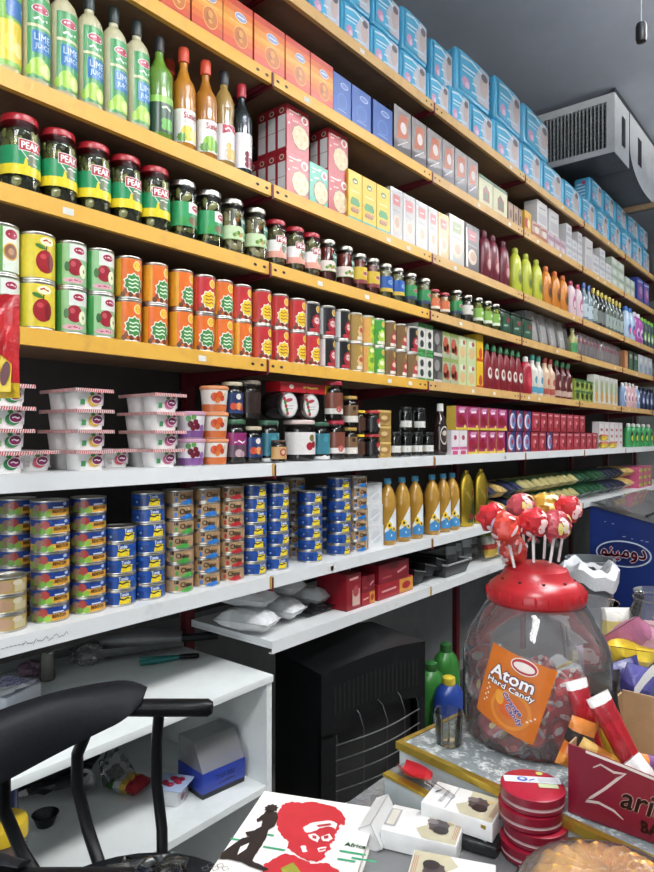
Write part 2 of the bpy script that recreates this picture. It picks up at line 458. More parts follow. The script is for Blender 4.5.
# the cooler outlet under the ceiling
ac = empty('air_cooler', 'white air cooler outlet with dark slatted grille under the ceiling', 'air conditioner', (-.12, 4.63, 3.42))
b = B()
x0, x1, z0, z1 = -.29, .287, 0, .40
b.box((x0, .0, z0), (x0 + .05, .36, z1), mat='ac_white').box((x1 - .05, 0, z0), (x1, .36, z1), mat='ac_white')
b.box((x0 + .05, 0, z1 - .05), (x1 - .05, .36, z1), mat='ac_white').box((x0 + .05, 0, z0), (x1 - .05, .36, z0 + .04), mat='ac_white')
b.box((x0 + .002, .002, z0 - .006), (x1 - .002, .36, z0 - .001), mat='ac_dark')
obj('casing', b, ac)
b = B()
for i in range(19): xx = x0 + .06 + i * .0255; b.box((xx, .004, z0 + .041), (xx + .008, .03, z1 - .051), '#aeb1b3', 'plastic')
obj('grille', b, ac)
b = B()
for i in range(11): zz = z0 + .06 + i * .028; b.box((x0 + .051, .036, zz), (x1 - .051, .05, zz + .006), '#4a4d50', 'plastic')
b.box((x0 + .051, .1, z0 + .041), (x1 - .051, .11, z1 - .051), '#141618', 'matte')
obj('rear_slats', b, ac)
b = B()
prof = [(.365, z1), (.365, .16)] + [(.365 + .5 * (1 - cos(a)) , .16 - .22 * sin(a)) for a in [R(10 * k) for k in range(1, 10)]] + [(1.2, -.06), (1.2, z1)]
n = len(prof)
b.add([(x0, y, z) for y, z in prof] + [(x1 + .004, y, z) for y, z in prof], [tuple(range(n)), tuple(range(2 * n - 1, n - 1, -1))], mat='ac_white')
b.add([(x0, y, z) for y, z in prof] + [(x1 + .004, y, z) for y, z in prof], [(i, i + 1, n + i + 1, n + i) for i in range(n - 1)], mat='ac_dark')
obj('duct', b, ac)
obj('side_slot', B().box((x1 + .005, .17, .10), (x1 + .007, .24, .30), '#15171a', 'matte'), ac)
obj('side_slot', B().box((x1 + .005, .58, .10), (x1 + .007, .68, .30), '#15171a', 'matte'), ac)
obj('support_rail', B().box((x0 - .3, 1.0, -.10), (x1 + .1, 1.04, -.063), mat='cardboard'), ac)
obj('bracket', B().box((x1 - .02, .02, z1 + .001), (x1 + .0, 1.15, z1 + .038), '#6a6d70', 'metal'), ac)

# little black knob on a cord
t = empty('hanging_pull', 'small black cylinder hanging on a thin cord below the ceiling', 'pull cord', PD(641, 31, 2.3))
obj('cord', B().tube([(0, 0, .03), (0, 0, ZC - t.location.z)], .0015, '#c9c9c9', 'plastic', 6), t)
obj('knob', B().lathe([(0, -.035), (.016, -.033), (.019, -.02), (.019, .02), (.016, .031), (0, .033)], '#101114', 'plastic', 16), t)

# ------------------------------------------------------------------ white low unit, heater, chair
desk = empty('storage_unit', 'white laminate low unit with an open lower compartment under the tuna shelf', 'cabinet', (0, 1.4755, 0))
DZ, LZ = .762, .425
obj('worktop', B().box((-.625, -1.75, DZ - .022), (.03, .0, DZ), mat='white_laminate', bev=.002), desk)
obj('side_panel', B().box((-.62, -.022, 0), (.022, 0, DZ - .0225), mat='white_laminate'), desk)
obj('side_panel', B().box((-.62, -1.74, 0), (.022, -1.718, DZ - .0225), mat='white_laminate'), desk)
obj('inner_shelf', B().box((-.61, -1.717, LZ - .02), (.022, -.0225, LZ), mat='white_laminate'), desk)
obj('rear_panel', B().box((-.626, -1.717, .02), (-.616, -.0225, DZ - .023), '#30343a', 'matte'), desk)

# gas heater
hp = Vector((.06, 1.672, 0)); hd = Vector((cos(R(70)), sin(R(70)), 0))   # left foot, direction of its width
ht = empty('gas_heater', 'black upright gas heater with a curved wire guard under the white shelf', 'heater', (hp.x, hp.y, 0), R(-20))
HW, HH, HD = .44, .78, .34   # local y runs along the width, x faces the aisle
b = B()
def hz(y):  return .712 + .045 * sin(pi * min(1, max(0, y / HW)) * .62)
N = 12
pts = [(HW * i / N, hz(HW * i / N)) for i in range(N + 1)]
vs = [(0, y, .03) for y, z in pts] + [(0, y, z) for y, z in pts] + [(-HD, y, .03) for y, z in pts] + [(-HD, y, z - .01) for y, z in pts]
q = N + 1
fs = []
for i in range(N): fs += [(2 * q + i, 2 * q + i + 1, 3 * q + i + 1, 3 * q + i), (q + i, q + i + 1, 3 * q + i + 1, 3 * q + i), (i, i + 1, 2 * q + i + 1, 2 * q + i)]
fs += [(0, q, 3 * q, 2 * q), (N, q + N, 3 * q + N, 2 * q + N)]
b.add(vs, fs, mat='black_enamel')
# front skin with an arched opening
op = [(.055, .50), (.055, .10), (HW - .03, .10), (HW - .03, .56)]
def arch(y): return .495 + .065 * sin(pi * min(1, max(0, (y - .055) / (HW - .085))) * .62)
for i in range(N):
    ya, yb = pts[i][0], pts[i + 1][0]
    b.add([(0, ya, arch(ya)), (0, yb, arch(yb)), (0, yb, pts[i + 1][1]), (0, ya, pts[i][1])], [(0, 1, 2, 3)], mat='black_enamel')
b.box((-.02, 0, .03), (0, .055, .51), mat='black_enamel').box((-.02, HW - .03, .03), (0, HW, .565), mat='black_enamel').box((-.02, .055, .03), (0, HW - .03, .10), mat='black_enamel')
obj('body', b, ht)
b = B()
for i in range(20):
    y = .05 + i * .0183
    b.box((.0006, y, .555 + .045 * sin(pi * y / HW * .62)), (.0012, y + .007, .652 + .045 * sin(pi * y / HW * .62)), '#030303', 'matte')
obj('vent_slots', b, ht)
obj('burner_panel', B().box((-.07, .05, .09), (-.06, HW - .02, .60), '#1d1c1c', 'matte'), ht)
b = B()
for k in range(8):
    z = .11 + k * .051
    b.tube([(.004 + .05 * sin(pi * t / 12), .055 + (HW - .085) * t / 12, z + .052 * sin(pi * t / 12 * .62)) for t in range(13)], .0021, '#d4d5d6', 'metal', 6)
for k in range(5):
    y = .06 + k * .0865; a = .004 + .05 * sin(pi * (y - .055) / (HW - .085)); c = .052 * sin(pi * (y - .055) / (HW - .085) * .62)
    b.tube([(a - .004, y, .12 + c), (a - .004, y, .49 + c), (a - .03, y, .53 + c), (-.005, y - .006, .545 + c)], .0019, '#55585a', 'metal', 6)
obj('guard_wires', b, ht)
obj('foot', B().box((-.15, .02, 0), (-.01, .06, .029), mat='black_enamel'), ht)
obj('foot', B().box((-.15, HW - .06, 0), (-.01, HW - .02, .029), mat='black_enamel'), ht)

# stool with horseshoe back
CX = CAM + Vector((-ST * 1.0 + CT * -.36, CT * 1.0 + ST * -.36, 0)); CX.z = 0
ch = empty('counter_chair', 'black vinyl chair with curved padded back and tube frame before the white unit', 'chair', CX, TH)
# local axes: x along the arms, y across the seat
RB = .245
def ring(a, z, r=RB): return Vector((r * cos(R(a)), r * sin(R(a)), z))
b = B()
n = 60; vs, fs = [], []
for k in range(n + 1):
    a = 87 + (273 - 87) * k / n; t = abs(2 * k / n - 1)
    top, bot = 1.008 + .026 * t, .912 + .07 * max(0, (t - .35) / .65) ** 1.6
    tt = .028 * (1 - .35 * t ** 2)
    q = math.sqrt(max(.12, 1 - (max(0, t - .86) / .14) ** 2)); m_ = (top + bot) / 2; top, bot, tt = m_ + (top - m_) * q, m_ + (bot - m_) * q, tt * q
    zc, hh = (top + bot) / 2, (top - bot) / 2
    for j in range(12):
        c, s_ = cos(2 * pi * j / 12), sin(2 * pi * j / 12)
        vs.append(ring(a, zc + hh * math.copysign(abs(s_) ** .75, s_), RB + tt * math.copysign(abs(c) ** .75, c) + .02 * s_))
for k in range(n):
    for j in range(12): fs.append((k * 12 + j, k * 12 + (j + 1) % 12, (k + 1) * 12 + (j + 1) % 12, (k + 1) * 12 + j))
fs += [tuple(range(12)), tuple(n * 12 + j for j in range(12))]
b.add(vs, fs, mat='black_vinyl')
obj('backrest', b, ch)
for sg in (1, -1):
    pts = [Vector((x, sg * .245, .985)) for x in (-.02, .03, .09, .135, .143)]
    obj('armrest', B().tube(pts, [.016, .0165, .0165, .0165, .011], mat='black_enamel', n=12), ch)
SX = Vector((.05, 0, 0))
M = Matrix.Translation(SX)
obj('seat', B().lathe([(0, .68), (.17, .68), (.205, .692), (.215, .715), (.205, .736), (.15, .748), (0, .752)], '#15171b', 'black_vinyl', 36, M=M), ch)
for a in (111, 139, 180, 221, 249):
    q = a + (180 - a) * .04
    p = [ring(a, .95, .25), ring(a + 4, .90, .262), ring(a + 4, .84, .262), ring(a, .77, .235), ring(q, .715, .20) + SX * .7, ring(q, .70, .17) + SX]
    obj('back_tube', B().tube(p, .0115, mat='black_enamel', n=10), ch)
for sg in (1, -1):
    p = [Vector((.042, sg * .245, .98)), Vector((.036, sg * .25, .92)), Vector((.036, sg * .25, .84)), Vector((.05, sg * .235, .76)), Vector((.06, sg * .20, .70))]
    obj('arm_tube', B().tube(p, .0105, mat='black_enamel', n=10), ch)
for a in (45, 135, 225, 315):
    obj('leg', B().tube([ring(a, .685, .14) + SX, ring(a, .3, .19) + SX, ring(a, .0, .235) + SX], .0125, mat='black_enamel', n=10), ch)
obj('foot_ring', B().tube([ring(10 * k, .25, .197) + SX for k in range(37)], .009, mat='black_enamel', n=8, cap=False), ch)
obj('plastic_cover', B().ball((.06, .06, .7535), (.12, .10, .0035), '#888888', 'clear_glass', 22, None, .6, 4), ch)

# ================================================================== goods
GREENS = ['#5c5f2e', '#7f8342', '#96944c', '#6a6a34', '#a5a262']
def can_parts(r, h, wrap, design, rows=None):
    C = cyl(r)
    body = B().lathe([(r - .003, .002), (r, 0), (r + .0008, .002), (r, .005), (r - .001, .006), (r - .001, h - .006), (r, h - .005), (r + .0008, h - .002), (r, h), (r - .003, h - .001), (r - .004, h - .004), (0, h - .004)],
                     '#c8c5bd', 'metal', 30)
    lab = B()
    n = 30; a = pi * r
    lab.rect(C, -a, .007, a, h - .007, wrap, .0, step=2 * a / 30)
    design(lab, C, r, h)
    return ('label', lab), body
def mk_can(name, r, h, wrap, design, cat='can'):
    l, b = can_parts(r, h, wrap, design); return Proto(name, cat, b, l)
# ---- food cans
def d_bean(col, spot, txt):
    def d(b, C, r, h):
        b.rect(C, -.105, .008, -.032, h - .008, '#e0a020', .0003) if col.startswith('#e') else b.rect(C, -.105, .008, -.036, h - .008, '#d8553a', .0003)
        b.ell(C, .012, h * .78, .012, .013, '#f4e3b0', .0004); b.ell(C, .012, h * .78, .010, .011, '#e8b820', .0007); b.rect(C, .005, h * .77, .019, h * .80, '#b8371c', .001)
        for i in range(9): b.ell(C, -.026 + i * .0066, h * .10 + (i % 3) * .008, .0065, .007, ['#6b3a22', '#8a4a2c', '#54301c'][i % 3], .0004)
        b.ell(C, .002, h * .36, .026, .027, '#e9eadf', .0006, jag=.10, n=20); b.ell(C, .002, h * .36, .0225, .0235, spot, .0009, jag=.10, n=20)
        for k in range(3): b.line(C, [(-.012, h * .36 + .011 - k * .010), (-.003, h * .36 + .008 - k * .010), (.006, h * .36 + .012 - k * .010), (.015, h * .36 + .009 - k * .010)], .0034, txt, .0013)
    return d
def d_apple(bg):
    def d(b, C, r, h):
        if bg == 'y':
            b.ell(C, .010, h * .82, .017, .010, '#fbf3c8', .0004); b.line(C, [(.0, h * .82), (.008, h * .85), (.02, h * .81)], .004, '#c8331f', .0007)
            b.ell(C, .006, h * .40, .022, .027, '#a01822', .0006); b.ell(C, .018, h * .38, .008, .02, '#7c0f19', .0009); b.ell(C, .0, h * .50, .007, .006, '#c9444a', .0009)
            b.ell(C, -.006, h * .70, .012, .005, '#3f7a2c', .0009, rot=-.35); b.line(C, [(.006, h * .62), (.008, h * .72)], .003, '#4c3a1c', .001)
            b.line(C, [(-.06, .03), (-.06, .07)], .012, '#cdb33a', .0004)
        else:
            b.rect(C, -.012, h * .62, .045, h - .008, '#dfe6dc', .0003); b.rect(C, -.105, .008, -.03, h - .008, '#3f9a4a', .0003)
            b.ell(C, .012, h * .80, .016, .010, '#f2e7ea', .0006); b.ell(C, .012, h * .80, .0145, .0085, '#a51c3c', .0008); b.line(C, [(.002, h * .80), (.012, h * .815), (.022, h * .795)], .003, '#f4e6ea', .001)
            b.ell(C, .002, h * .44, .019, .021, '#9b1c2c', .0006); b.ell(C, -.004, h * .50, .006, .007, '#c5505a', .0008)
            b.ell(C, .022, h * .37, .011, .017, '#e9efc6', .0009); b.ell(C, .023, h * .37, .003, .005, '#8c9a52', .0011); b.ell(C, -.018, h * .44, .006, .012, '#2f6b34', .0007)
            b.ell(C, -.002, h * .15, .026, .007, '#d7a3ad', .0006); b.line(C, [(-.014, h * .14), (.0, h * .16), (.014, h * .14)], .003, '#b22c48', .0009)
    return d
def d_fig(b, C, r, h):
    b.rect(C, -.012, .008, .05, h - .008, '#dfe8d8', .0003); b.ell(C, .008, h * .80, .015, .011, '#a81f3a', .0006); b.line(C, [(0, h * .80), (.016, h * .80)], .003, '#f3e6e8', .0009)
    b.ell(C, .006, h * .46, .018, .02, '#e0b23c', .0006); b.ell(C, .006, h * .46, .015, .017, '#8c5a44', .0008); b.ell(C, .006, h * .46, .007, .008, '#b98a64', .001); b.line(C, [(-.01, h * .16), (.02, h * .18)], .008, '#a9bfd6', .0006)
def d_dark(b, C, r, h):
    b.rect(C, -.10, .008, -.034, h - .008, '#d9d9d6', .0003); b.ell(C, .010, h * .78, .011, .012, '#e6d9a8', .0004); b.ell(C, .010, h * .78, .009, .010, '#d9a024', .0007)
    b.ell(C, .004, h * .38, .022, .026, '#a5222e', .0006, jag=.08); b.ell(C, .004, h * .42, .014, .012, '#e0b8b4', .0009, jag=.12); b.line(C, [(-.008, h * .42), (.004, h * .44), (.016, h * .41)], .004, '#7d1420', .0012)
    for i in range(6): b.ell(C, -.02 + i * .009, h * .12, .006, .007, '#b8323a', .0007)
def d_gold(fr, c2):
    def d(b, C, r, h):
        b.ell(C, .010, h * .80, .011, .012, '#efe0a4', .0004); b.ell(C, .010, h * .80, .009, .010, '#d9a024', .0007)
        b.ell(C, .004, h * .36, .022, .027, fr, .0006, jag=.10); b.ell(C, .002, h * .42, .013, .010, c2, .0009, jag=.12)
        b.rect(C, -.02, .01, .03, .022, '#e7dfcf', .0007)
    return d
def d_corn(b, C, r, h):
    b.rect(C, -.105, .008, -.012, h - .008, '#d99a4a', .0003); b.ell(C, .006, h * .42, .024, .028, '#b7cc2c', .0006, jag=.14); b.ell(C, .006, h * .46, .013, .012, '#5c9a28', .0009, jag=.1); b.ell(C, .006, h * .80, .012, .009, '#e9e6b0', .0006)
PR['fig'] = mk_can('fruit_can', .0375, .115, '#5d9a45', d_fig)
PR['yapple'] = mk_can('fruit_can', .0415, .113, '#dcc52a', d_apple('y'))
PR['gapple'] = mk_can('fruit_can', .0375, .113, '#8fbf86', d_apple('g'))
PR['orange'] = mk_can('bean_can', .0365, .112, '#e2691c', d_bean('#e2691c', '#3c8a3c', '#e4efdc'))
PR['redcan'] = mk_can('bean_can', .0365, .112, '#c2282c', d_bean('#c2282c', '#e6c41e', '#b04a1c'))
PR['black'] = mk_can('tomato_can', .0365, .112, '#1e1c1e', d_dark)
PR['goldcan'] = mk_can('mushroom_can', .0365, .112, '#a5813c', d_gold('#d8bc84', '#c7472c'))
PR['corn'] = mk_can('corn_can', .0365, .112, '#8fba2c', d_corn)
PR['greencan'] = mk_can('pea_can', .0345, .112, '#3f9a34', d_gold('#a8cf3c', '#e3e7b6'))
PR['browncan'] = mk_can('bean_can', .0365, .112, '#7a5a34', d_gold('#b0343a', '#e2c0a0'))
ND = {'fig': 'green and white fruit can with a cut fig', 'yapple': 'yellow fruit can with a red apple', 'gapple': 'green and white fruit can with a sliced apple',
      'orange': 'orange bean can with a green splash', 'redcan': 'red bean can with a yellow splash', 'black': 'black can with a red tomato splash', 'goldcan': 'gold brown mushroom can',
      'corn': 'orange and lime corn can', 'greencan': 'bright green slim can', 'browncan': 'brown can with a red splash'}
XC = FX[5] - .052
up = [('fig', 1), ('yapple', 36), ('gapple', 70), ('gapple', 99), ('orange', 127), ('orange', 154), ('orange', 180), ('redcan', 202), ('orange', 221), ('redcan', 240), ('redcan', 260), ('redcan', 278), ('redcan', 295), ('black', 309), ('black', 325), ('black', 340), ('goldcan', 353), ('corn', 365), ('greencan', 376), ('browncan', 386), ('browncan', 398), ('black', 409)]
lo_ = ['gapple', 'yapple', 'gapple', 'gapple', 'orange', 'orange', 'orange', 'orange', 'orange', 'orange', 'redcan', 'redcan', 'redcan', 'redcan', 'black', 'black', 'goldcan', 'corn', 'greencan', 'browncan', 'browncan', 'browncan']
PITCH = []
for i, (k, px) in enumerate(up):
    r = {'yapple': .0415, 'gapple': .0378, 'fig': .0378, 'greencan': .0345}.get(k, .0365); r = max(r, .0373)
    y = row_y('cans', px, XC, r, .0012)
    kl = lo_[i]; hl = .115 if kl == 'fig' else .113 if 'apple' in kl else .112
    n = ords(i)
    PR[kl].put((XC, y, TOP[5]), random.uniform(-.3, .15), ND[kl] + ', ' + n + ' along the lower row', 'food cans on the lowest yellow shelf')
    PR[k].put((XC + random.uniform(-.003, .003), y, TOP[5] + hl + .0005), random.uniform(-.25, .12), ND[k] + ', ' + n + ' along the upper row', 'food cans on the lowest yellow shelf')

# ---- jars
def jar_prof(r, h, neck=.86):
    return [(r * .9, .001), (r, .006), (r, h * .74), (r * .985, h * .80), (r * neck, h * .875), (r * neck, h * .90)]
def mk_jar(name, r, h, lid, fill, label, neck=.86, lumps=True, cat='jar'):
    sh = B().shell(jar_prof(r, h, neck), '#ffffff')
    cap = B().lathe([(r * neck + .0005, h * .895), (r * (neck + .04), h * .90), (r * (neck + .05), h * .965), (r * (neck + .02), h * .985), (r * neck * .9, h), (r * neck * .8, h * .992), (0, h * .992)], lid, 'metal' if lid in ('#c9cac6', '#a8a49a') else 'gloss', 28)
    ri = r - .0035
    con = B().lathe([(0, .004), (ri * .9, .004), (ri * .94, .01), (ri * .90, h * .76), (ri * .72, h * .83), (0, h * .84)], fill[0] if not lumps else {'#5c5f2e': '#2c2e16', '#8d8450': '#5c5636', '#8a8f34': '#5c6024'}.get(fill[0], fill[0]), 'liquid', 20)
    if lumps:
        rr = random.Random(len(name) + int(r * 1e4))
        for k in range(44):
            a, z = rr.uniform(-2.2, 1.9), rr.uniform(.10, .76) * h
            con.ball(((ri * .84) * cos(a), (ri * .84) * sin(a), z), (r * .15, r * rr.uniform(.18, .30), r * rr.uniform(.24, .5)), rr.choice(fill), 'liquid', 7, Matrix.Rotation(a, 3, 'Z') @ Matrix.Rotation(rr.uniform(-.9, .9), 3, 'X'))
    lab = B(); label(lab, cyl(r), r, h)
    return Proto(name, cat, None, ('glass', sh), ('contents', con), ('lid', cap), ('label', lab))
def l_peak(band, low):
    def d(b, C, r, h):
        b.rect(C, -r * 1.9, h * .20, r * 1.75, h * .56, band, .0005)
        b.rect(C, -r * 1.9, h * .20, r * 1.75, h * .33, low, .0008)
        b.poly(C, [(-.008, h * .32), (.002, h * .32), (.0, h * .42), (-.004, h * .42)], low, .0009); b.ell(C, .012, h * .42, .012, .018, '#6f7a5c', .0009)
        b.line(C, [(-.014, h * .52), (.0, h * .42), (.016, h * .36), (.026, h * .35)], .0022, '#e5e0d8', .0012)
        b.rect(C, -.018, h * .505, .034, h * .655, '#f3efe9', .0010); b.rect(C, -.0165, h * .515, .0325, h * .645, '#b8202a', .0013)
        b.text(C, 'PEAK', .008, h * .58, h * .085, '#ffffff', .0018, w=.040, bold=.0006)
        b.line(C, [(.004, h * .46), (.012, h * .47), (.02, h * .455), (.03, h * .465)], .0028, '#e9efe4', .0012)
        b.line(C, [(-r * 1.2, h * .29), (-.006, h * .29)], .003, '#b39a18', .0011); b.line(C, [(.006, h * .25), (.03, h * .25)], .003, '#8c8a22', .0011)
    return d
def l_bordered(bg, oval):
    def d(b, C, r, h):
        b.rect(C, -r * 1.9, h * .22, r * 1.7, h * .62, bg, .0005); b.rect(C, -.004, h * .44, .05, h * .62, '#ece9e4', .0008)
        b.ell(C, .020, h * .535, .014, h * .05, oval, .0012); b.line(C, [(.012, h * .535), (.02, h * .545), (.028, h * .53)], .003, '#f5e8e8', .0016)
        b.ell(C, .014, h * .32, .02, h * .075, '#6f5a34', .0009, jag=.15); b.ell(C, -.02, h * .30, .012, h * .06, '#2f9a3c', .0009, jag=.2)
    return d
def l_nab(low):
    def d(b, C, r, h):
        b.rect(C, -r * 1.9, h * .27, r * 1.7, h * .50, low, .0005); b.rect(C, -r * 1.9, h * .255, r * 1.7, h * .27, '#8fae62', .0007)
        b.poly(C, [(.0, h * .66), (.036, h * .66), (.036, h * .46), (.026, h * .42), (.008, h * .50)], '#17705a', .0012)
        b.text(C, 'NAB', .019, h * .60, h * .062, '#e6f0e8', .0018, w=.026, bold=.0004); b.line(C, [(.008, h * .54), (.03, h * .53)], .0025, '#cfe3d8', .0017)
        for k in range(7): b.ell(C, -.018 + k * .0065, h * (.34 + .02 * (k % 3)), .006, h * .035, ['#5e8f3a', '#9cb04a', '#3f7a3a', '#c98a44'][k % 4], .0012, rot=k)
    return d
def l_band(c1, c2, oval):
    def d(b, C, r, h):
        b.rect(C, -r * 1.9, h * .22, r * 1.7, h * .64, c1, .0005); b.rect(C, -r * 1.9, h * .22, r * 1.7, h * .32, c2, .0008)
        b.ell(C, .008, h * .48, .014, h * .055, '#eee6da', .001); b.ell(C, .008, h * .48, .0125, h * .047, oval, .0013); b.line(C, [(0, h * .48), (.016, h * .485)], .003, '#f4ecec', .0017)
    return d
PR['peak'] = mk_jar('pickle_jar', .0445, .178, '#b01c28', GREENS, l_peak('#1c8f56', '#ead21e'))
PR['bord'] = mk_jar('pickle_jar', .041, .172, '#c9cac6', GREENS, l_bordered('#2f9a5a', '#b52433'))
MIX = ['#8d8450', '#a3985e', '#b6a878', '#7d7a48', '#c07a3c']
PR['nab'] = mk_jar('mixed_pickle_jar', .0405, .172, '#a8a49a', MIX, l_nab('#c3d8a8'))
PR['peakw'] = mk_jar('mixed_pickle_jar', .037, .16, '#b01c28', MIX, l_peak('#ece7e4', '#e8a08c'))
RED = ['#7a2a22', '#8c362c', '#6a201c', '#96483a']
PR['nabr'] = mk_jar('relish_jar', .0365, .158, '#a8a49a', RED, l_nab('#ead8cc'), lumps=False)
PR['rely'] = mk_jar('relish_jar', .0345, .15, '#a8a49a', ['#7a3226'], l_band('#d6b52c', '#8c3a3c', '#a52a40'), lumps=False)
OL = ['#7c7648', '#8a8456', '#6c683e', '#999066']
PR['blu'] = mk_jar('olive_jar', .0345, .148, '#a8a49a', OL, l_band('#2458a8', '#d8b43c', '#3f86c9'), lumps=False)
PR['grn'] = mk_jar('olive_jar', .0345, .146, '#a8a49a', OL, l_band('#2c8a48', '#33425e', '#b02a3c'), lumps=False)
PR['redl'] = mk_jar('garlic_jar', .031, .115, '#b4202a', ['#b88a52', '#c79a60'], l_band('#d86a3c', '#e7d9c2', '#c23c2c'), lumps=False)
PR['drk'] = mk_jar('olive_jar', .034, .142, '#a8a49a', ['#4a4436'], l_band('#dcd8cc', '#2c2a28', '#5a5648'), lumps=False)
PR['oliv'] = mk_jar('green_olive_jar', .031, .15, '#a8a49a', ['#8a8f34', '#9aa03c', '#777c2c'], l_band('#7fb043', '#dfe6cf', '#e8eadc'))
DJ = {'peak': 'red lidded pickle jar with green and yellow label', 'bord': 'silver lidded pickle jar with green label', 'nab': 'silver lidded mixed pickle jar with pale green label', 'peakw': 'red lidded pickle jar with white and pink label',
      'nabr': 'jar of dark red relish with green badge', 'rely': 'jar of red relish with yellow label', 'blu': 'jar with a blue and gold label', 'grn': 'jar with a green label and grey lid', 'redl': 'small red capped jar with orange label',
      'drk': 'jar with a white and black label', 'oliv': 'slim jar of green olives'}
RJ = {'peak': .0445, 'bord': .041, 'nab': .0405, 'peakw': .037, 'nabr': .0365, 'rely': .0345, 'blu': .0345, 'grn': .0345, 'redl': .031, 'drk': .034, 'oliv': .031}
XJ = FX[4] - .056
jars = [('peak', 19), ('peak', 57), ('peak', 92), ('peak', 124), ('peak', 153), ('bord', 182), ('bord', 208), ('nab', 231), ('nab', 254), ('peakw', 275), ('peakw', 294), ('peakw', 310), ('nabr', 326), ('nabr', 344), ('rely', 358), ('rely', 371), ('blu', 384), ('blu', 396), ('grn', 409), ('grn', 423), ('redl', 433), ('redl', 443), ('grn', 455), ('drk', 466), ('oliv', 477), ('oliv', 486), ('oliv', 494)]
cnt = {}
for k, px in jars:
    i = cnt[k] = cnt.get(k, -1) + 1
    y = row_y('jars', px, XJ, RJ[k], .001)
    PR[k].put((XJ, y, TOP[4]), random.uniform(-.32, -.05), DJ[k] + ', ' + ords(i) + ' of its kind from near end', 'jars on the fourth shelf')

# ---- bottles
def mk_bottle(name, prof, cols, cap, label, mat='liquid', sx=1.0, cat='bottle', r=None, capmat='plastic', zf=False):
    r = r or max(p[0] for p in prof)
    body = B().lathe(prof, cols, mat, 24, sx=sx)
    cp = B().lathe(cap[0], cap[1], capmat, 18)
    lab = B()
    if sx == 1.0: C = cyl(r)
    else: C = lambda s, t, e: Vector(((r * sx + e) * cos(s / r), (r + e) * sin(s / r), t))
    if zf:
        def C(s, t, e):
            q = r
            for (ra, za), (rb, zb) in zip(prof, prof[1:]):
                if za <= t <= zb: q = ra + (rb - ra) * (t - za) / max(1e-6, zb - za)
            return Vector(((q * sx + e) * cos(s / r), (q + e) * sin(s / r), t))
        C.rows = 8 if False else 1
    label(lab, C, r)
    return Proto(name, cat, body, ('cap', cp), ('label', lab))
def bprof(r, h, body=.68, sh=.82, neck=.36):
    return [(r * .92, 0), (r, .006), (r, h * body), (r * .9, h * (body + .05)), (r * .62, h * (body + .10)), (r * neck, h * sh), (r * neck, h * .87)]
def bcap(r, h, k=.44): return [(r * k * .98, h * .86), (r * k, h * .865), (r * k, h * .985), (r * k * .9, h), (0, h)]
def l_lime(blue, fr):
    def d(b, C, r):
        b.rect(C, -r * .72, .018, r * 1.35, .205, '#3c9450', .0005)
        b.rect(C, -r * .72, .135, r * 1.35, .142, '#cfcb9c', .0007)
        b.ell(C, .006, .178, .021, .011, '#f0e6e4', .0008); b.ell(C, .006, .178, .019, .0095, '#b5304a', .0010); b.line(C, [(-.008, .178), (.004, .181), (.02, .176)], .004, '#f5e9ea', .0014)
        b.line(C, [(-.01, .152), (.0, .158), (.008, .151), (.022, .157)], .005, '#eef4e8', .001)
        b.rect(C, -.014, .077, .034, .127, blue, .0011)
        b.text(C, 'LIME', .009, .113, .016, '#cfe2f4', .0015, w=.036, bold=.0003); b.text(C, 'JUICE', .010, .091, .015, '#cfe2f4', .0015, w=.036, bold=.0003)
        b.ell(C, .0, .045, .020, .021, fr[0], .0008); b.ell(C, .018, .04, .016, .018, fr[1], .0011); b.ell(C, .018, .04, .012, .014, fr[2], .0014); b.ell(C, -.02, .036, .01, .012, fr[0], .0010)
    return d
LIMEP = bprof(.0335, .30, .70, .83, .36)
PR['lime'] = mk_bottle('juice_bottle', LIMEP, '#c6c09a', (bcap(.0335, .30, .42), '#24302c'), l_lime('#2074b8', ('#9cc83c', '#c4dc5a', '#dcea94')))
def l_lemon(b, C, r):
    b.rect(C, -r * 1.1, .018, r * 1.25, .215, '#7ab63c', .0005); b.rect(C, -r * 1.1, .03, r * 1.25, .12, '#e6c82c', .0008); b.poly(C, [(-.01, .17), (.034, .172), (.034, .125), (-.008, .13)], '#2c6cb0', .0012)
    b.line(C, [(.0, .15), (.03, .152)], .006, '#e4eef6', .0016); b.ell(C, .0, .07, .018, .02, '#efd94c', .0012); b.ell(C, .02, .06, .014, .017, '#f3e68c', .0014); b.rect(C, .0, .185, .03, .21, '#efeee6', .0011)
PR['lemon'] = mk_bottle('juice_bottle', LIMEP, '#d2cb92', (bcap(.0335, .30, .42), '#24302c'), l_lemon)
def l_gsyr(b, C, r):
    b.rect(C, -r * 1.2, .02, r * 1.5, .10, '#2a4a34', .0005); b.rect(C, -r * 1.2, .10, r * 1.5, .118, '#8cc84a', .0006); b.line(C, [(-.006, .085), (.006, .09), (.02, .083)], .006, '#d8e6c8', .0011)
    for k in range(6): b.ell(C, .0 + (k % 3) * .01, .035 + (k // 3) * .015, .008, .009, '#57a83a', .001, jag=.1)
GP = bprof(.037, .29, .62, .80, .33)
PR['gsyr'] = mk_bottle('syrup_bottle', GP, '#5f8a2c', (bcap(.037, .29, .40), '#15181a'), l_gsyr)
def l_sun(f1, f2):
    def d(b, C, r):
        b.rect(C, -r * 1.3, .022, r * 1.5, .115, '#e9e8e0', .0005); b.text(C, 'Sunich', .009, .098, .017, '#c01f38', .0012, w=.044, bold=.0005)
        b.ell(C, -.002, .048, .02, .022, f1, .0009); b.ell(C, .018, .044, .014, .018, f2, .0012); b.ell(C, -.018, .035, .014, .013, '#5c9a38', .001, jag=.15); b.line(C, [(-.01, .08), (.02, .082)], .003, '#5c7a4a', .0011)
    return d
SP = bprof(.034, .30, .60, .80, .34)
PR['sun1'] = mk_bottle('syrup_bottle', SP, '#b5741c', (bcap(.034, .30, .46), '#d8492c'), l_sun('#e6c93c', '#efe08c'))
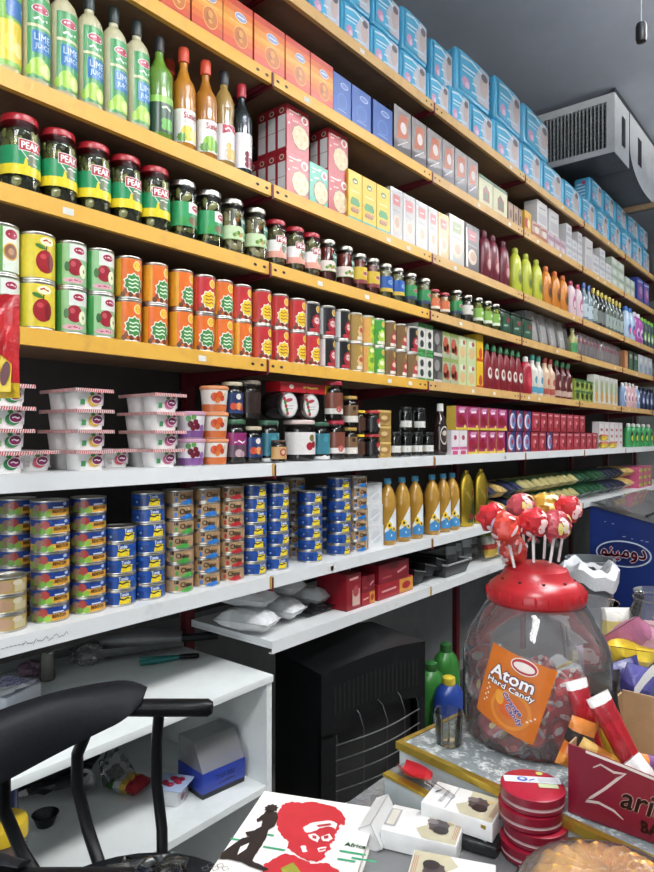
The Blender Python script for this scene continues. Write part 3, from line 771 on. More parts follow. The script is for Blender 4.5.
PR['sun2'] = mk_bottle('syrup_bottle', SP, '#a8691c', (bcap(.034, .30, .46), '#d8492c'), l_sun('#8cc23c', '#5ea02c'))
def l_wht(c1, c2):
    def d(b, C, r):
        b.rect(C, -r * 1.3, .022, r * 1.5, .13, '#e4dfe0', .0005); b.poly(C, [(-.02, .128), (.036, .128), (.036, .105), (.01, .112), (-.02, .10)], c1, .0009); b.line(C, [(-.012, .113), (-.002, .12), (.008, .112), (.024, .119)], .005, '#f3e9ec', .0013)
        for k in range(7): b.ell(C, .0 + (k % 3) * .011, .034 + (k // 3) * .016, .0085, .0095, c2, .001)
    return d
SP2 = [(.030, 0), (.033, .006), (.033, .12), (.029, .15), (.032, .18), (.031, .205), (.022, .23), (.0125, .245), (.0125, .262)]
PR['sun3'] = mk_bottle('syrup_bottle', SP2, '#9a7a3c', (bcap(.033, .30, .44), '#23282c'), l_wht('#b0203c', '#d8b45c'))
PR['sun4'] = mk_bottle('syrup_bottle', bprof(.0325, .29, .62, .80, .35), '#1f2a2c', (bcap(.0325, .29, .46), '#b01c2c'), l_wht('#ded6d8', '#7a1c34'))
XBt = FX[3] - .05
bl = [('lemon', 4, 'pale juice bottle with a yellow lemon label at the near end'), ('lime', 33, 'lime juice bottle beside the yellow lemon one'), ('lime', 62, 'lime juice bottle, second of five'), ('lime', 87, 'lime juice bottle in the middle of five'), ('lime', 110, 'lime juice bottle, fourth of five'),
      ('lime', 129, 'lime juice bottle beside the green syrup'), ('gsyr', 158, 'green syrup bottle with black cap'), ('sun1', 183, 'amber syrup bottle with orange cap and lemon label'), ('sun2', 205, 'amber syrup bottle with orange cap and lime label'), ('sun3', 223, 'waisted amber syrup bottle with black cap'), ('sun4', 241, 'dark red syrup bottle with red cap')]
for k, px, l in bl:
    r = .0338 if k in ('lime', 'lemon') else .0372 if k == 'gsyr' else .035
    PR[k].put((XBt, row_y('bot', px, XBt, r), TOP[3]), random.uniform(-.3, -.05), l, 'bottles on the third shelf')
PR['gsyr'].put((XBt - .08, YX(142, XBt - .08), TOP[3]), 0, 'green syrup bottle half hidden behind its twin', 'bottles on the third shelf')
PR['sun1'].put((XBt - .08, YX(169, XBt - .08), TOP[3]), 0, 'amber syrup bottle in the second row behind the orange caps', 'bottles on the third shelf')

# ---- cartons
def mk_box(name, w, d, h, col, design, side=None, cat='box', mat='gloss', topc=None, bev=.0):
    """front face on x = 0, depth to -x, centred on y"""
    body = B().box((-d, -w / 2, 0), (0, w / 2, h), col, mat, bev)
    lab = B(); design(lab, front(0), w, h)
    if side: side(lab, flat((-d / 2, -w / 2, 0), (1, 0, 0), (0, 0, 1)), d, h)
    return Proto(name, cat, body, ('label', lab))
def put_box(P, w, px0, px1, Xf, z, label, group=None, sh=1.0, rz=0.0, dx=0.0):
    y0, y1 = YX(px0, Xf), YX(px1, Xf); s = (y1 - y0 - .0012) / w
    return P.put((Xf - dx, (y0 + y1) / 2, z), rz, label, group, (1, s, sh))
def d_orange(b, C, w, h):
    cs = ['#c4321c', '#cf4a1c', '#d9641c', '#e08324', '#e39c30', '#dd8a28', '#d4631e', '#c23a1c']
    for i, c in enumerate(cs): b.rect(C, -w / 2, h * i / 8, w / 2, h * (i + 1) / 8, c, .0003, step=1)
    b.ell(C, .01, h * .72, w * .2, h * .085, '#e8e6ea', .0006); b.ell(C, .01, h * .72, w * .18, h * .07, '#8c9cc4', .0009); b.line(C, [(-.004, h * .72), (.024, h * .72)], .004, '#f2f2f4', .0012)
    b.ell(C, .01, h * .36, w * .25, h * .2, '#e8b068', .0006); b.ell(C, .01, h * .36, w * .23, h * .18, '#c2691f', .0008)
    for k in range(5): b.ell(C, .002 + .008 * (k % 3), h * (.32 + .05 * (k // 2)), .009, .011, ['#a5561c', '#d99a4c', '#b8702c'][k % 3], .001 + .0002 * k)
    b.line(C, [(-w * .3, h * .58), (w * .34, h * .58)], .002, '#f0d080', .0007)
PR['obox'] = mk_box('cereal_box', .115, .06, .165, '#b8341c', d_orange, lambda b, C, d, h: b.rect(C, -d / 2, 0, d / 2, h, '#c0391c', .0003, step=1))
def d_blue(b, C, w, h):
    b.rect(C, -w / 2, 0, w / 2, h, '#1f4fa0', .0003, step=1); b.ell(C, .012, h * .80, w * .22, h * .07, '#c4cfe4', .0006); b.ell(C, .012, h * .80, w * .19, h * .055, '#5a78b8', .0008)
    b.ell(C, 0, h * .42, w * .27, h * .2, '#3f70bd', .0006); b.ell(C, 0, h * .42, w * .22, h * .16, '#24539f', .0008); b.line(C, [(-w * .25, h * .2), (w * .25, h * .2)], .003, '#8ea8d8', .0007)
PR['bbox'] = mk_box('cereal_box', .10, .06, .155, '#173f86', d_blue)
XF2 = FX[2] - .02
for i, (a, c) in enumerate(((160, 189.5), (191, 222), (222.5, 252), (253.5, 284), (285, 309.5), (310, 332.5))):
    put_box(PR['obox'], .115, a, c, XF2, TOP[2], 'orange and yellow carton with a round picture, ' + ords(i) + ' along its shelf', 'orange cartons on the second shelf', 1.0 if i != 2 else 1.0)
put_box(PR['obox'], .115, 128, 158, XF2, TOP[2], 'orange carton partly cut off at the near end of the second shelf', 'orange cartons on the second shelf')
for i, (a, c) in enumerate(((332.8, 350.5), (351.5, 370.5), (372.5, 392))):
    put_box(PR['bbox'], .10, a, c, XF2, TOP[2], 'dark blue carton with a pale oval, ' + ords(i) + ' of three', 'blue cartons on the second shelf')
def d_oat(bg):
    def d(b, C, w, h):
        b.rect(C, -w / 2, 0, w / 2, h, bg, .0003, step=1); b.ell(C, w * .12, h * .40, w * .40, h * .28, '#7a4a38', .0006); b.ell(C, w * .12, h * .40, w * .37, h * .255, '#d9b88c', .0009, jag=.03)
        for k in range(10): b.ell(C, w * (.12 + .2 * cos(k * 2.4)), h * (.4 + .15 * sin(k * 2.4)), .005, .004, ['#c79e6c', '#e6cfa8'][k % 2], .0012)
        b.ell(C, w * .30, h * .82, w * .15, h * .10, '#f0ebe4', .0006); b.ell(C, w * .30, h * .81, w * .09, h * .06, '#b8392c', .0009)
        for k in range(9): b.ell(C, -w * .4 + (k * 37 % 60) / 60 * w * .6, h * (.6 + .32 * ((k * 53 % 40) / 40)), .004, .003, '#e8c4b4', .0006)
        b.line(C, [(-w * .4, h * .88), (w * .05, h * .88)], .004, '#f3dcd8', .0008)
    return d
def s_oat(b, C, d, h): b.rect(C, -d * .38, h * .08, d * .38, h * .78, '#dcdcda', .0004, step=1); b.line(C, [(-d * .38, h * .45), (d * .38, h * .45)], .002, '#9a5a58', .0008); b.ell(C, 0, h * .88, d * .24, h * .06, '#e4c9a8', .0005); b.ell(C, 0, h * .88, d * .15, h * .04, '#6a3a2c', .0008)
OW, OH = .105, .156
PR['oat'] = mk_box('oat_box', OW, .045, OH, '#a3202c', d_oat('#b8333a'), s_oat)
PR['oatg'] = mk_box('oat_box', OW, .045, OH, '#2f9a84', d_oat('#35a48c'), s_oat)
XF3 = FX[3] - .04
g = 'oat boxes on the third shelf'
def oat_col(px0, px1, lower, upper, nl, nu, who):
    for t, (P, n) in enumerate(((lower, nl), (upper, nu))):
        for k in range(n):
            y0, y1 = YX(px0, XF3), YX(px1, XF3)
            where = ('at the front' if k == 0 else ords(k) + ' behind the front one')
            c = 'teal' if P == 'oatg' and k == 0 else 'red'
            PR[P if k == 0 else 'oat'].put((XF3 - k * .0462, (y0 + y1) / 2, TOP[3] + t * (OH + .0006)), 0, f'{c} oat box, {"lower" if t == 0 else "upper"} layer, {where}, in the {who} column', g, (1, (y1 - y0 - .002) / OW, 1))
oat_col(286, 308.5, 'oat', 'oat', 5, 3, 'first')
oat_col(309, 327.5, 'oatg', 'oat', 1, 0, 'middle')
oat_col(328, 347.5, 'oat', 'oat', 2, 3, 'third')
def d_yel(b, C, w, h):
    b.rect(C, -w / 2, 0, w / 2, h, '#e2b81c', .0003, step=1); b.ell(C, 0, h * .82, w * .2, h * .055, '#2f6a34', .0006); b.rect(C, -w * .12, h * .79, w * .12, h * .83, '#dcd9a8', .0009)
    for k in range(7): b.ell(C, w * (-.25 + .08 * k), h * (.40 + .05 * (k % 2)), .010, .011, '#3b8a3a', .0006, rot=k)
    for k in range(6): b.ell(C, w * (-.22 + .09 * k), h * (.25 + .03 * (k % 2)), .009, .009, ['#8a4a2c', '#c28a4c'][k % 2], .0009)
    b.rect(C, -w / 2, 0, w / 2, h * .12, '#4aa58c', .0009, step=1); b.line(C, [(-w * .3, h * .62), (w * .3, h * .62)], .004, '#f3e7a0', .0007)
PR['ybox'] = mk_box('tea_box', .085, .07, .195, '#c9a018', d_yel)
for i, (a, c) in enumerate(((348, 361.5), (362, 376), (376.5, 389.5))):
    put_box(PR['ybox'], .085, a, c, FX[3] - .03, TOP[3], 'yellow box with green leaves, ' + ords(i) + ' of three beside the oat boxes', 'yellow boxes on the third shelf')
def d_noodle(tone, tag_):
    def d(b, C, w, h):
        b.rect(C, -w * .46, h * .05, w * .46, h * .95, tone, .0005, step=1); b.rect(C, -w * .28, h * .68, w * .28, h * .88, tag_, .0008, step=1); b.line(C, [(-w * .16, h * .78), (w * .16, h * .78)], .006, '#d8cccb', .0012); b.poly(C, [(-w * .45, h * .1), (-w * .3, h * .1), (-w * .38, h * .9), (-w * .45, h * .9)], '#d8d8d8', .0009)
        b.ell(C, 0, h * .34, w * .30, h * .16, '#c9b49c', .0008); b.ell(C, w * .05, h * .36, w * .2, h * .1, '#b08a6c', .0011); b.line(C, [(-w * .3, h * .58), (w * .3, h * .57)], .005, '#8f8a86', .0009)
    return d
PR['ndl'] = mk_box('noodle_pack', .10, .08, .215, '#b4b2b2', d_noodle('#aca4a0', '#b8463f'), mat='foil')
PR['ndy'] = mk_box('noodle_pack', .10, .08, .215, '#c9a868', d_noodle('#c9a060', '#b8463f'), mat='foil')
PR['ndg'] = mk_box('noodle_pack', .12, .08, .235, '#b8b4b0', d_noodle('#a8a49c', '#7a8a4c'), mat='foil')
PR['ndk'] = mk_box('noodle_pack', .12, .08, .235, '#3a3238', d_noodle('#4a3c42', '#a83444'), mat='foil')
for i, (k, w_, a, c, l) in enumerate((('ndl', .10, 390, 402.3, 'white wrapped noodle pack with red badge, beside the yellow boxes'), ('ndl', .10, 402.8, 415, 'white wrapped noodle pack, second of four'), ('ndl', .10, 415.5, 427.5, 'white wrapped noodle pack, third of four'), ('ndl', .10, 428, 437.5, 'white wrapped noodle pack beside the tan one'),
      ('ndy', .10, 438, 448.5, 'tan wrapped noodle pack after the white ones'), ('ndg', .12, 449, 464, 'wide pale pack with a green badge'), ('ndk', .12, 465, 479, 'wide dark pack with a red badge'))):
    put_box(PR[k], w_, a, c, FX[3] - .03, TOP[3], l, 'wrapped packs on the third shelf')
def d_coffee(b, C, w, h):
    b.rect(C, -w / 2, 0, w / 2, h, '#8a827e', .0003, 'foil', 1); b.poly(C, [(-w * .35, h * .35), (w * .3, h * .45), (w * .34, h * .9), (-w * .2, h * .85)], '#b8623c', .0006)
    b.poly(C, [(-w / 2, 0), (w / 2, 0), (w / 2, h * .3), (0, h * .22), (-w / 2, h * .33)], '#3a2e2c', .0006); b.ell(C, w * .05, h * .62, w * .18, h * .12, '#ded6d2', .0009); b.line(C, [(-w * .3, h * .2), (w * .3, h * .4)], .004, '#d8d4d2', .001)
PR['cof'] = mk_box('coffee_pack', .085, .06, .205, '#2e2726', d_coffee, mat='foil')
for i, (a, c) in enumerate(((393.5, 410.5), (411.2, 426), (426.8, 441.5), (442, 454), (454.5, 466.5), (467, 477.5))):
    put_box(PR['cof'], .085, a, c, FX[2] - .03, TOP[2], 'silver and brown coffee pack, ' + ords(i) + ' of six', 'coffee packs on the second shelf')
def d_grn(b, C, w, h):
    b.rect(C, -w * .5, h * .0, w * .5, h * .12, '#3c5a3a', .0004, step=1); b.rect(C, -w * .5, h * .9, w * .5, h, '#4a6a44', .0004, step=1); b.poly(C, [(-w * .2, h * .25), (w * .25, h * .25), (w * .25, h * .6), (0, h * .75), (-w * .2, h * .6)], '#8a5a44', .0007); b.ell(C, 0, h * .42, w * .12, h * .1, '#4d7a48', .001)
PR['teag'] = mk_box('tea_box', .09, .08, .17, '#cfcba0', d_grn)
for i, (a, c) in enumerate(((478.5, 492.5), (493, 507))):
    put_box(PR['teag'], .09, a, c, FX[2] - .03, TOP[2], ('cream and green tea box beside the coffee packs', 'cream and green tea box, the farther of two')[i], 'tea boxes on the second shelf', .95)

# ---- tuna and other flat tins on the upper white display shelf
TR, THH = .0435, .0405
def d_benton(b, C, r, h):
    b.rect(C, -.10, h * .52, .14, h - .004, '#1f3f8c', .0003); b.rect(C, -.02, .005, .14, h * .52, '#d99a2c', .0003)
    for s, t, rs, c in ((-.034, .020, .012, '#8c6a5a'), (-.018, .024, .011, '#a5332c'), (-.024, .010, .010, '#5e9a2c'), (-.008, .010, .008, '#86b43a'), (-.046, .012, .010, '#6f8a3a')): b.ell(C, s, t, rs, .011 if t > .012 else .008, c, .0006)
    b.rect(C, .004, h * .56, .03, h * .64, '#c9d2e4', .0006); b.ell(C, .034, h * .78, .006, .004, '#a9c0e2', .0006)
    b.text(C, 'BENTON', .020, h * .38, h * .20, '#4a2c22', .001, w=.034, bold=.0003)
def d_tundo(b, C, r, h):
    b.rect(C, -.10, .005, .14, h - .005, '#1b4a9c', .0003); b.rect(C, -.05, .006, -.012, h * .6, '#153a80', .0005)
    b.text(C, 'Tundo', .016, h * .76, h * .22, '#e9eef6', .001, w=.024, bold=.0003)
    b.poly(C, [(.002, .006), (.034, .006), (.036, h * .58), (.006, h * .62)], '#e4c81c', .0007)
    b.line(C, [(.004, h * .50), (.014, h * .42), (.024, h * .52), (.036, h * .44)], .004, '#1d2430', .001); b.line(C, [(.008, h * .26), (.03, h * .27)], .003, '#8c7a1c', .001); b.ell(C, -.03, h * .4, .003, .003, '#7ea4d8', .0008)
def d_chino(col):
    def d(b, C, r, h):
        b.rect(C, -.14, .005, .14, h - .005, '#a9865e', .0003); b.rect(C, -.024, h * .62, -.012, h * .86, '#2c2622', .0006); b.rect(C, -.022, .008, -.014, h * .5, col, .0006)
        b.ell(C, .016, h * .16, .022, h * .15, col, .0006); b.ell(C, .020, h * .28, .012, h * .12, col, .0007); b.rect(C, -.07, .007, -.05, h * .4, '#c9b08c', .0006)
        b.text(C, 'Chino', .012, h * .56, h * .34, '#231d1c', .0011, w=.038, bold=.0005)
    return d
def d_goldtin(b, C, r, h):
    b.rect(C, -.14, .005, .14, h - .005, '#a88f4e', .0003); b.ell(C, -.02, h * .5, .02, h * .3, '#b08a6c', .0006); b.rect(C, .004, .008, .034, h * .62, '#b9ad84', .0006); b.ell(C, .012, h * .7, .012, h * .16, '#c4b8a0', .0009)
def mk_tin(name, wrap, d): return mk_can(name, TR, THH, wrap, d, 'tuna tin')
PR['benton'] = mk_tin('tuna_tin', '#b5852c', d_benton); PR['tundo'] = mk_tin('tuna_tin', '#1b4a9c', d_tundo)
PR['chb'] = mk_tin('tuna_tin', '#a9865e', d_chino('#2272c4')); PR['chg'] = mk_tin('tuna_tin', '#a9865e', d_chino('#3f9a3c')); PR['chr'] = mk_tin('tuna_tin', '#a5624e', d_chino('#b5242c'))
PR['gtin'] = mk_tin('tuna_tin', '#a88f4e', d_goldtin)
DT = {'benton': 'blue and orange tuna tin with fruit', 'tundo': 'blue tuna tin with yellow corner', 'chb': 'brown tuna tin with blue blob', 'chg': 'brown tuna tin with green blob', 'chr': 'red brown tuna tin', 'gtin': 'gold tin'}
XT = FX[7] - .075
stacks = [(50, 7, ['benton'] * 7), (88, 7, ['benton'] * 7), (118.5, 5, ['tundo'] * 5), (148.5, 7, ['tundo'] * 7), (178, 7, ['chg'] * 5 + ['chb'] * 2), (205, 7, ['chb'] * 7), (230, 7, ['chr'] * 7), (253, 7, ['tundo'] * 7), (276, 7, ['tundo'] * 7), (293, 7, ['chb'] * 7), (310, 6, ['tundo'] * 6), (325, 6, ['tundo'] * 6), (339, 7, ['tundo'] * 7), (356, 7, ['chb'] * 7)]
for i, (px, n, ks) in enumerate(stacks):
    back = .11 if i in (9, 11) else 0
    xx = XT - back
    y = YX(px, xx) if back else row_y('tuna', px, xx, TR, .0026)
    for j, k in enumerate(ks):
        w = ords(j)
        PR[k].put((xx + random.uniform(-.002, .002), y + random.uniform(-.0005, .0005), TOP[7] + j * (THH + .0005)), random.uniform(-.75, -.3) if k != 'benton' else random.uniform(-.42, -.25), f'{DT[k]}, {w} from bottom in the {ords(i)} full tower', 'tuna tins stacked on the white shelf')
for j in range(3):
    PR['gtin'].put((XT - .0, YX(6, XT), TOP[7] + j * (THH + .0005)), -.1, DT['gtin'] + ', ' + ('at the bottom', 'in the middle', 'at the top')[j] + ' of the short pile at the near end', 'tuna tins stacked on the white shelf')
for j in range(7):
    PR['benton'].put((XT - .105, YX(17, XT - .105), TOP[7] + j * (THH + .0005)), -.2, f'tuna tin in the shaded tower behind the gold tins, {ords(j)} from the bottom', 'tuna tins stacked on the white shelf')

# ---- yoghurt packs
def mk_yog(fr, c):
    root = None
    def cup(xc):
        b = B(); vs = []; 
        for z, k in ((0, .86), (.047, 1.0)):
            for q in range(24):
                a = 2 * pi * q / 24; e = 4
                cx, sy = cos(a), sin(a); rr = (abs(cx) ** e + abs(sy) ** e) ** (-1 / e)
                vs.append((xc + .037 * k * rr * cx, .042 * k * rr * sy, z))
        b.add(vs, [(i, (i + 1) % 24, 24 + (i + 1) % 24, 24 + i) for i in range(24)] + [tuple(range(23, -1, -1)), tuple(24 + i for i in range(24))], '#e6e4e2', 'plastic')
        return b
    def lab(xc):
        l = B(); C = flat((xc + .0352, 0, .0235), (0, 1, 0), (.005, 0, .047))
        l.ell(C, .006, -.002, .017, .014, fr, .0012); l.ell(C, .012, .001, .015, .0115, '#efe6ea', .0016); l.ell(C, .012, .001, .0135, .0100, '#7a1c50', .0019); l.line(C, [(.004, .001), (.010, .003), (.016, .0), (.02, .002)], .003, '#f4e9ef', .0022)
        l.ell(C, -.0, .014, .006, .004, '#3f8a34', .0012); l.rect(C, .014, .013, .023, .018, '#a82436', .0012); l.rect(C, -.030, -.013, -.018, .0, c, .0012); l.rect(C, .026, -.014, .031, .012, '#b9b4b6', .0012)
        return l
    lid = B().box((-.125, -.050, .0475), (.052, .050, .049), '#d9d4d2', 'plastic').box((.0515, -.05, .0405), (.052, .05, .0475), '#d9d4d2', 'plastic').box((-.125, -.05, .0405), (.0515, -.0495, .0475), '#d9d4d2', 'plastic')
    for k in range(18):
        y = -.05 + k * .1 / 18; lid.add([(.0524, y, .0407), (.0524, y + .0028, .0407), (.0524, y + .0050, .0489), (.0524, y + .0022, .0489)], [(0, 1, 2, 3)], '#c23a3e')
        for xq in range(9):
            x = -.124 + xq * .0197; lid.add([(x, y, .0492), (x + .008, y, .0492), (x + .0115, y + .0028, .0492), (x + .0035, y + .0028, .0492)], [(0, 1, 2, 3)], '#c8484a')
    for k in range(30):
        x = -.124 + k * .0058; lid.add([(x, -.0504, .0407), (x + .0029, -.0504, .0407), (x + .0052, -.0504, .0489), (x + .0023, -.0504, .0489)], [(0, 1, 2, 3)], '#c23a3e')
    return Proto('yogurt_pack', 'yogurt', None, ('cup', cup(0), [('label', lab(0))]), ('cup', cup(-.078)), ('lid', lid))
PR['yogp'] = mk_yog('#c9a038', '#3f8a54'); PR['yogr'] = mk_yog('#b5547c', '#3f8a54'); PR['yogg'] = mk_yog('#2f7a44', '#8cb07a'); PR['yogs'] = mk_yog('#c24a5a', '#b0a8a8')
XY_ = FX[6] - .062
def yog(k, px, n, desc, x=XY_, z0=0, rz=0):
    y = YX(px, x)
    for j in range(n): PR[k].put((x + random.uniform(-.004, .004), y + random.uniform(-.003, .003), TOP[6] + z0 + j * .0497), rz + random.uniform(-.05, .05), f'{desc}, {ords(j)} layer from the shelf', 'yoghurt packs on the white shelf')
yog('yogp', 84, 4, 'twin yoghurt pack with yellow fruit'); yog('yogr', 160, 4, 'twin yoghurt pack with pink fruit, beside the cherry tubs')
yog('yogg', 2, 4, 'green fruit yoghurt pack at the near end'); yog('yogs', 31, 1, 'single low yoghurt pack with pink stripe', XY_ - .06); yog('yogs', 111, 1, 'low yoghurt pack with dark fruit, between the two tall piles', XY_ - .08)

# red and yellow snack bag hanging at the near end of the shelf
bag = empty('hanging_snack_bag', 'red snack bag with yellow crown at the near edge of the shelf', 'snack bag', PD(-3, 346, 1.2), TH)
M = Matrix.Rotation(R(-90), 4, 'Z')
obj('bag', B().pillow(.085, .19, .04, ['#e0b81c', '#c41c20', '#c41c20', '#b8161c', '#c41c20', '#c41c20', '#a81218'], 'crinkle', 14, M, .3, 3), bag)
b = B(); C = flat((0, -.022, 0), (1, 0, 0), (0, 0, 1))
b.rect(C, -.036, -.085, .036, -.08, '#e6c41c', .0015, step=1)
b.poly(C, [(-.035, -.085), (.036, -.085), (.038, -.035), (.030, -.048), (.022, -.02), (.010, -.04), (0, -.015), (-.012, -.04), (-.024, -.02), (-.036, -.036)], '#e6c41c', .002)
for k in range(4): b.ell(C, -.024 + k * .017, -.052, .008, .022, '#5c1420', .004, rot=.12 * (1.5 - k))
obj('print', b, bag)

# ---- jams, spreads and jars on the middle white shelf
def mk_tub(name, side, rim, spots):
    r, h = .0415, .075
    C = lambda s, t, e: Vector(((r * (.84 + .16 * t / h) + e) * cos(s / r), (r * (.84 + .16 * t / h) + e) * sin(s / r), t))
    b = B().lathe([(r * .80, 0), (r * .84, .003), (r * .98, .066)], side[0], 'plastic', 26)
    lab = B(); lab.rect(C, -r * 1.6, .002, r * 1.6, .022, side[1], .0006)
    for s, t, q, c in spots: lab.ell(C, s, t, q, q * 1.05, c, .001)
    return Proto(name, 'jam tub', b, ('lid', B().lathe([(r * 1.0, .065), (r * 1.04, .067), (r * 1.04, .074), (r * .98, .0765), (0, .0755)], rim, 'plastic', 26)), ('label', lab))
PR['cher'] = mk_tub('jam_tub', ('#dcd8de', '#7a4a8a'), '#c994ae', [(-.014, .04, .009, '#5a1224'), (.002, .046, .008, '#7a1830'), (.008, .034, .009, '#64142a'), (-.006, .030, .008, '#701628'), (-.02, .056, .008, '#4a8a3c'), (-.004, .060, .007, '#5c9a44'), (.026, .03, .009, '#8a5aa0')])
PR['carr'] = mk_tub('jam_tub', ('#e2dcd2', '#c8642c'), '#d98a58', [(-.014, .044, .012, '#c8441c'), (.002, .050, .011, '#d4541c'), (.012, .040, .008, '#b8381c'), (.022, .052, .006, '#d8c4a8'), (-.004, .034, .008, '#d4702c')])
XM = FX[6] - .065
yc = row_y('jam', 190.5, XM, .0435); yo = row_y('jam', 214, XM, .0435)
for t in range(2): PR['cher'].put((XM, yc, TOP[6] + t * .0775), -.35, 'cherry jam tub with lilac lid, ' + ('lower', 'upper')[t] + ' of two', 'jam tubs beside the yoghurt')
for t in range(3): PR['carr'].put((XM, yo, TOP[6] + t * .0775), -.35, 'orange lidded jam tub, ' + ('bottom', 'middle', 'top')[t] + ' of the pile of three', 'jam tubs beside the yoghurt')
def l_jam(bg, blobs, strip=None):
    def d(b, C, r, h):
        b.rect(C, -r * 1.5, h * .16, r * 1.5, h * .70, bg, .0006)
        if strip: b.rect(C, -r * 1.5, h * strip[1], r * 1.5, h * strip[2], strip[0], .0009); b.line(C, [(-.014, h * (strip[1] + .06)), (.0, h * (strip[1] + .10)), (.012, h * (strip[1] + .05)), (.022, h * (strip[1] + .09))], .004, '#f0e6ea', .0014)
        for s, t, q, c in blobs: b.ell(C, s, h * t, q, q, c, .0012)
    return d
DK = ['#1e1416']
PR['jpur'] = mk_jar('jam_jar', .0365, .135, '#2f5a3c', DK, l_jam('#55404e', [(0, .24, .012, '#b89aa0'), (.012, .22, .009, '#a8848e')], ('#8a2464', .42, .70)), .9, False)
PR['jpch'] = mk_jar('jam_jar', .034, .115, '#b5a88c', DK, l_jam('#24386c', [(-.008, .34, .011, '#c9482c'), (.010, .34, .012, '#d98a4c'), (.008, .60, .009, '#dcd4c4'), (.02, .3, .008, '#a8342c')]), .9, False)
PR['jtea'] = mk_jar('jam_jar', .036, .135, '#2f5a44', DK, l_jam('#2f7484', [(.004, .55, .01, '#3f8a94')], ('#d6d9d8', .02, .10)), .9, False)
PR['jsml'] = mk_jar('spread_jar', .026, .072, '#4a2c1c', ['#4a2a1c'], l_jam('#c99a5c', [(.004, .46, .012, '#a52c2c'), (.004, .46, .008, '#d8c49c')]), .9, False)
PR['jbig'] = mk_jar('cherry_jam_jar', .056, .14, '#cdb8b0', DK, l_jam('#e0dad8', [(.012, .36, .014, '#a51c2c'), (.032, .40, .012, '#8c1422'), (.022, .56, .012, '#6f6a34')], None), .93, False)
PR['jtal'] = mk_jar('spread_jar', .036, .142, '#a81c34', ['#24140f'], l_jam('#7a4030', [(.004, .28, .012, '#b8564a')], ('#d8d2cc', .16, .30)), .9, False)
PR['jbrn'] = mk_jar('jam_jar', .041, .125, '#7a6f62', ['#2a1a16'], l_jam('#2a1a16', [], None), .95, False)
PR['gjar'] = mk_jar('coffee_jar', .0305, .118, '#b08a3c', ['#2c1a12'], l_jam('#7a5a3c', [(.0, .6, .008, '#3c2418')], ('#d6cfc4', .16, .36)), .86, False, 'coffee jar')
PR['rjar'] = mk_jar('coffee_jar', .032, .092, '#b0202e', ['#1a1412'], l_jam('#1e1a1c', [(.010, .55, .011, '#b0242e'), (.016, .40, .010, '#d8d2cc')]), .95, False, 'coffee jar')
PR['yjar'] = mk_jar('coffee_jar', .024, .092, '#dcb81c', ['#3a2418'], l_jam('#4a2c1e', []), .9, False, 'coffee jar')
PR['blkj'] = mk_jar('black_jar', .027, .104, '#17181a', ['#1a1718'], lambda b, C, r, h: (b.rect(C, -r * 1.5, h * .18, r * 1.5, h * .44, '#d4d2cc', .0006), b.line(C, [(-.01, h * .31), (.014, h * .32)], .008, '#3c3a38', .001), b.ell(C, .016, h * .26, .005, .005, '#d0b03c', .0012)), .95, False)
gj = 'jam and spread jars on the white shelf'
YJ = {}
def pj(k, px, l, dx=0, z=0, rz=-.35):
    x = XM - dx
    y = row_y('jam', px, x, {'jpur': .037, 'jpch': .0345, 'jtea': .0365, 'jbig': .0565, 'jtal': .0365, 'gjar': .031, 'yjar': .0245, 'rjar': .0325}[k], .001) if z == 0 and k != 'jsml' else YX(px, x)
    YJ[k, z > 0] = y
    return PR[k].put((x, y, TOP[6] + z), rz, l, gj)
pj('jpur', 233.5, 'jam jar with purple label and green lid'); pj('jpch', 251.5, 'jam jar with blue peach label', 0); pj('jtea', 268, 'jam jar with teal label and dark green lid', .004)
pj('jsml', 278.5, 'small chocolate spread jar in front of the big cherry jar', -.042); pj('jbig', 299, 'big cherry jam jar with white label', .012); pj('jtea', 319.8, 'jam jar with teal label after the big cherry jar', .01)
pj('jtal', 335, 'tall spread jar with red lid'); pj('gjar', 349.5, 'coffee jar with gold lid standing on the shelf', .01)
pj('yjar', 359, 'small dark jar with yellow lid on the shelf', .02); pj('rjar', 371.5, 'coffee jar with red lid on the shelf')
pj('jbrn', 248, 'brown jam jar with grey lid standing on two others', .035, .1365); pj('jpch', 232, 'jam jar with blue label standing on the purple one', .02, .136)
pj('gjar', 350, 'coffee jar with gold lid, the upper one', .01, .1185); pj('yjar', 359.5, 'small dark jar with yellow lid, the upper one', .02, .0928); pj('rjar', 372, 'coffee jar with red lid, the upper one', 0, .0928)
pj('jtal', 333, 'dark spread jar standing on the red lidded jar', .005, .1425)
b = B()
def mk_lying():
    r, h = .044, .10
    body = B().lathe([(r * .9, 0), (r, .006), (r, h * .8), (r * .92, h * .88)], '#1c1416', 'liquid', 28)
    cap = B().lathe([(r * .93, h * .87), (r * .97, h * .88), (r * .97, h), (0, h + .001)], '#c9c4c2', 'metal', 28)
    l = B(); C = flat((0, 0, h + .0012), (1, 0, 0), (0, 1, 0)); l.ell(C, 0, 0, r * .86, r * .86, '#d8d6d4', .0004, n=28); l.ell(C, -.004, .016, .02, .006, '#a83244', .0008, rot=.2); l.line(C, [(-.02, -.004), (.02, -.002)], .003, '#a8a4a2', .0008); l.line(C, [(-.018, -.012), (.018, -.011)], .003, '#a8a4a2', .0008)
    for k in range(5): l.ell(C, -.026 + .004 * k, .02 - .012 * k, .007, .007, ['#a82c3c', '#3f7a34'][k % 2], .001)
    return Proto('cherry_jam_jar', 'jar', body, ('lid', cap), ('label', l))
PR['lying'] = mk_lying()
for i, px in enumerate((287, 309)):
    x = XM - .085
    PR['lying'].put((x, YX(px, x + .09) , TOP[6] + .1425 + .046), 0, ('cherry jam jar lying on its side, lid outward, next to the grey lidded jar', 'cherry jam jar lying on its side with a pale round lid')[i], gj, None, (R(90), 0, R(90)))
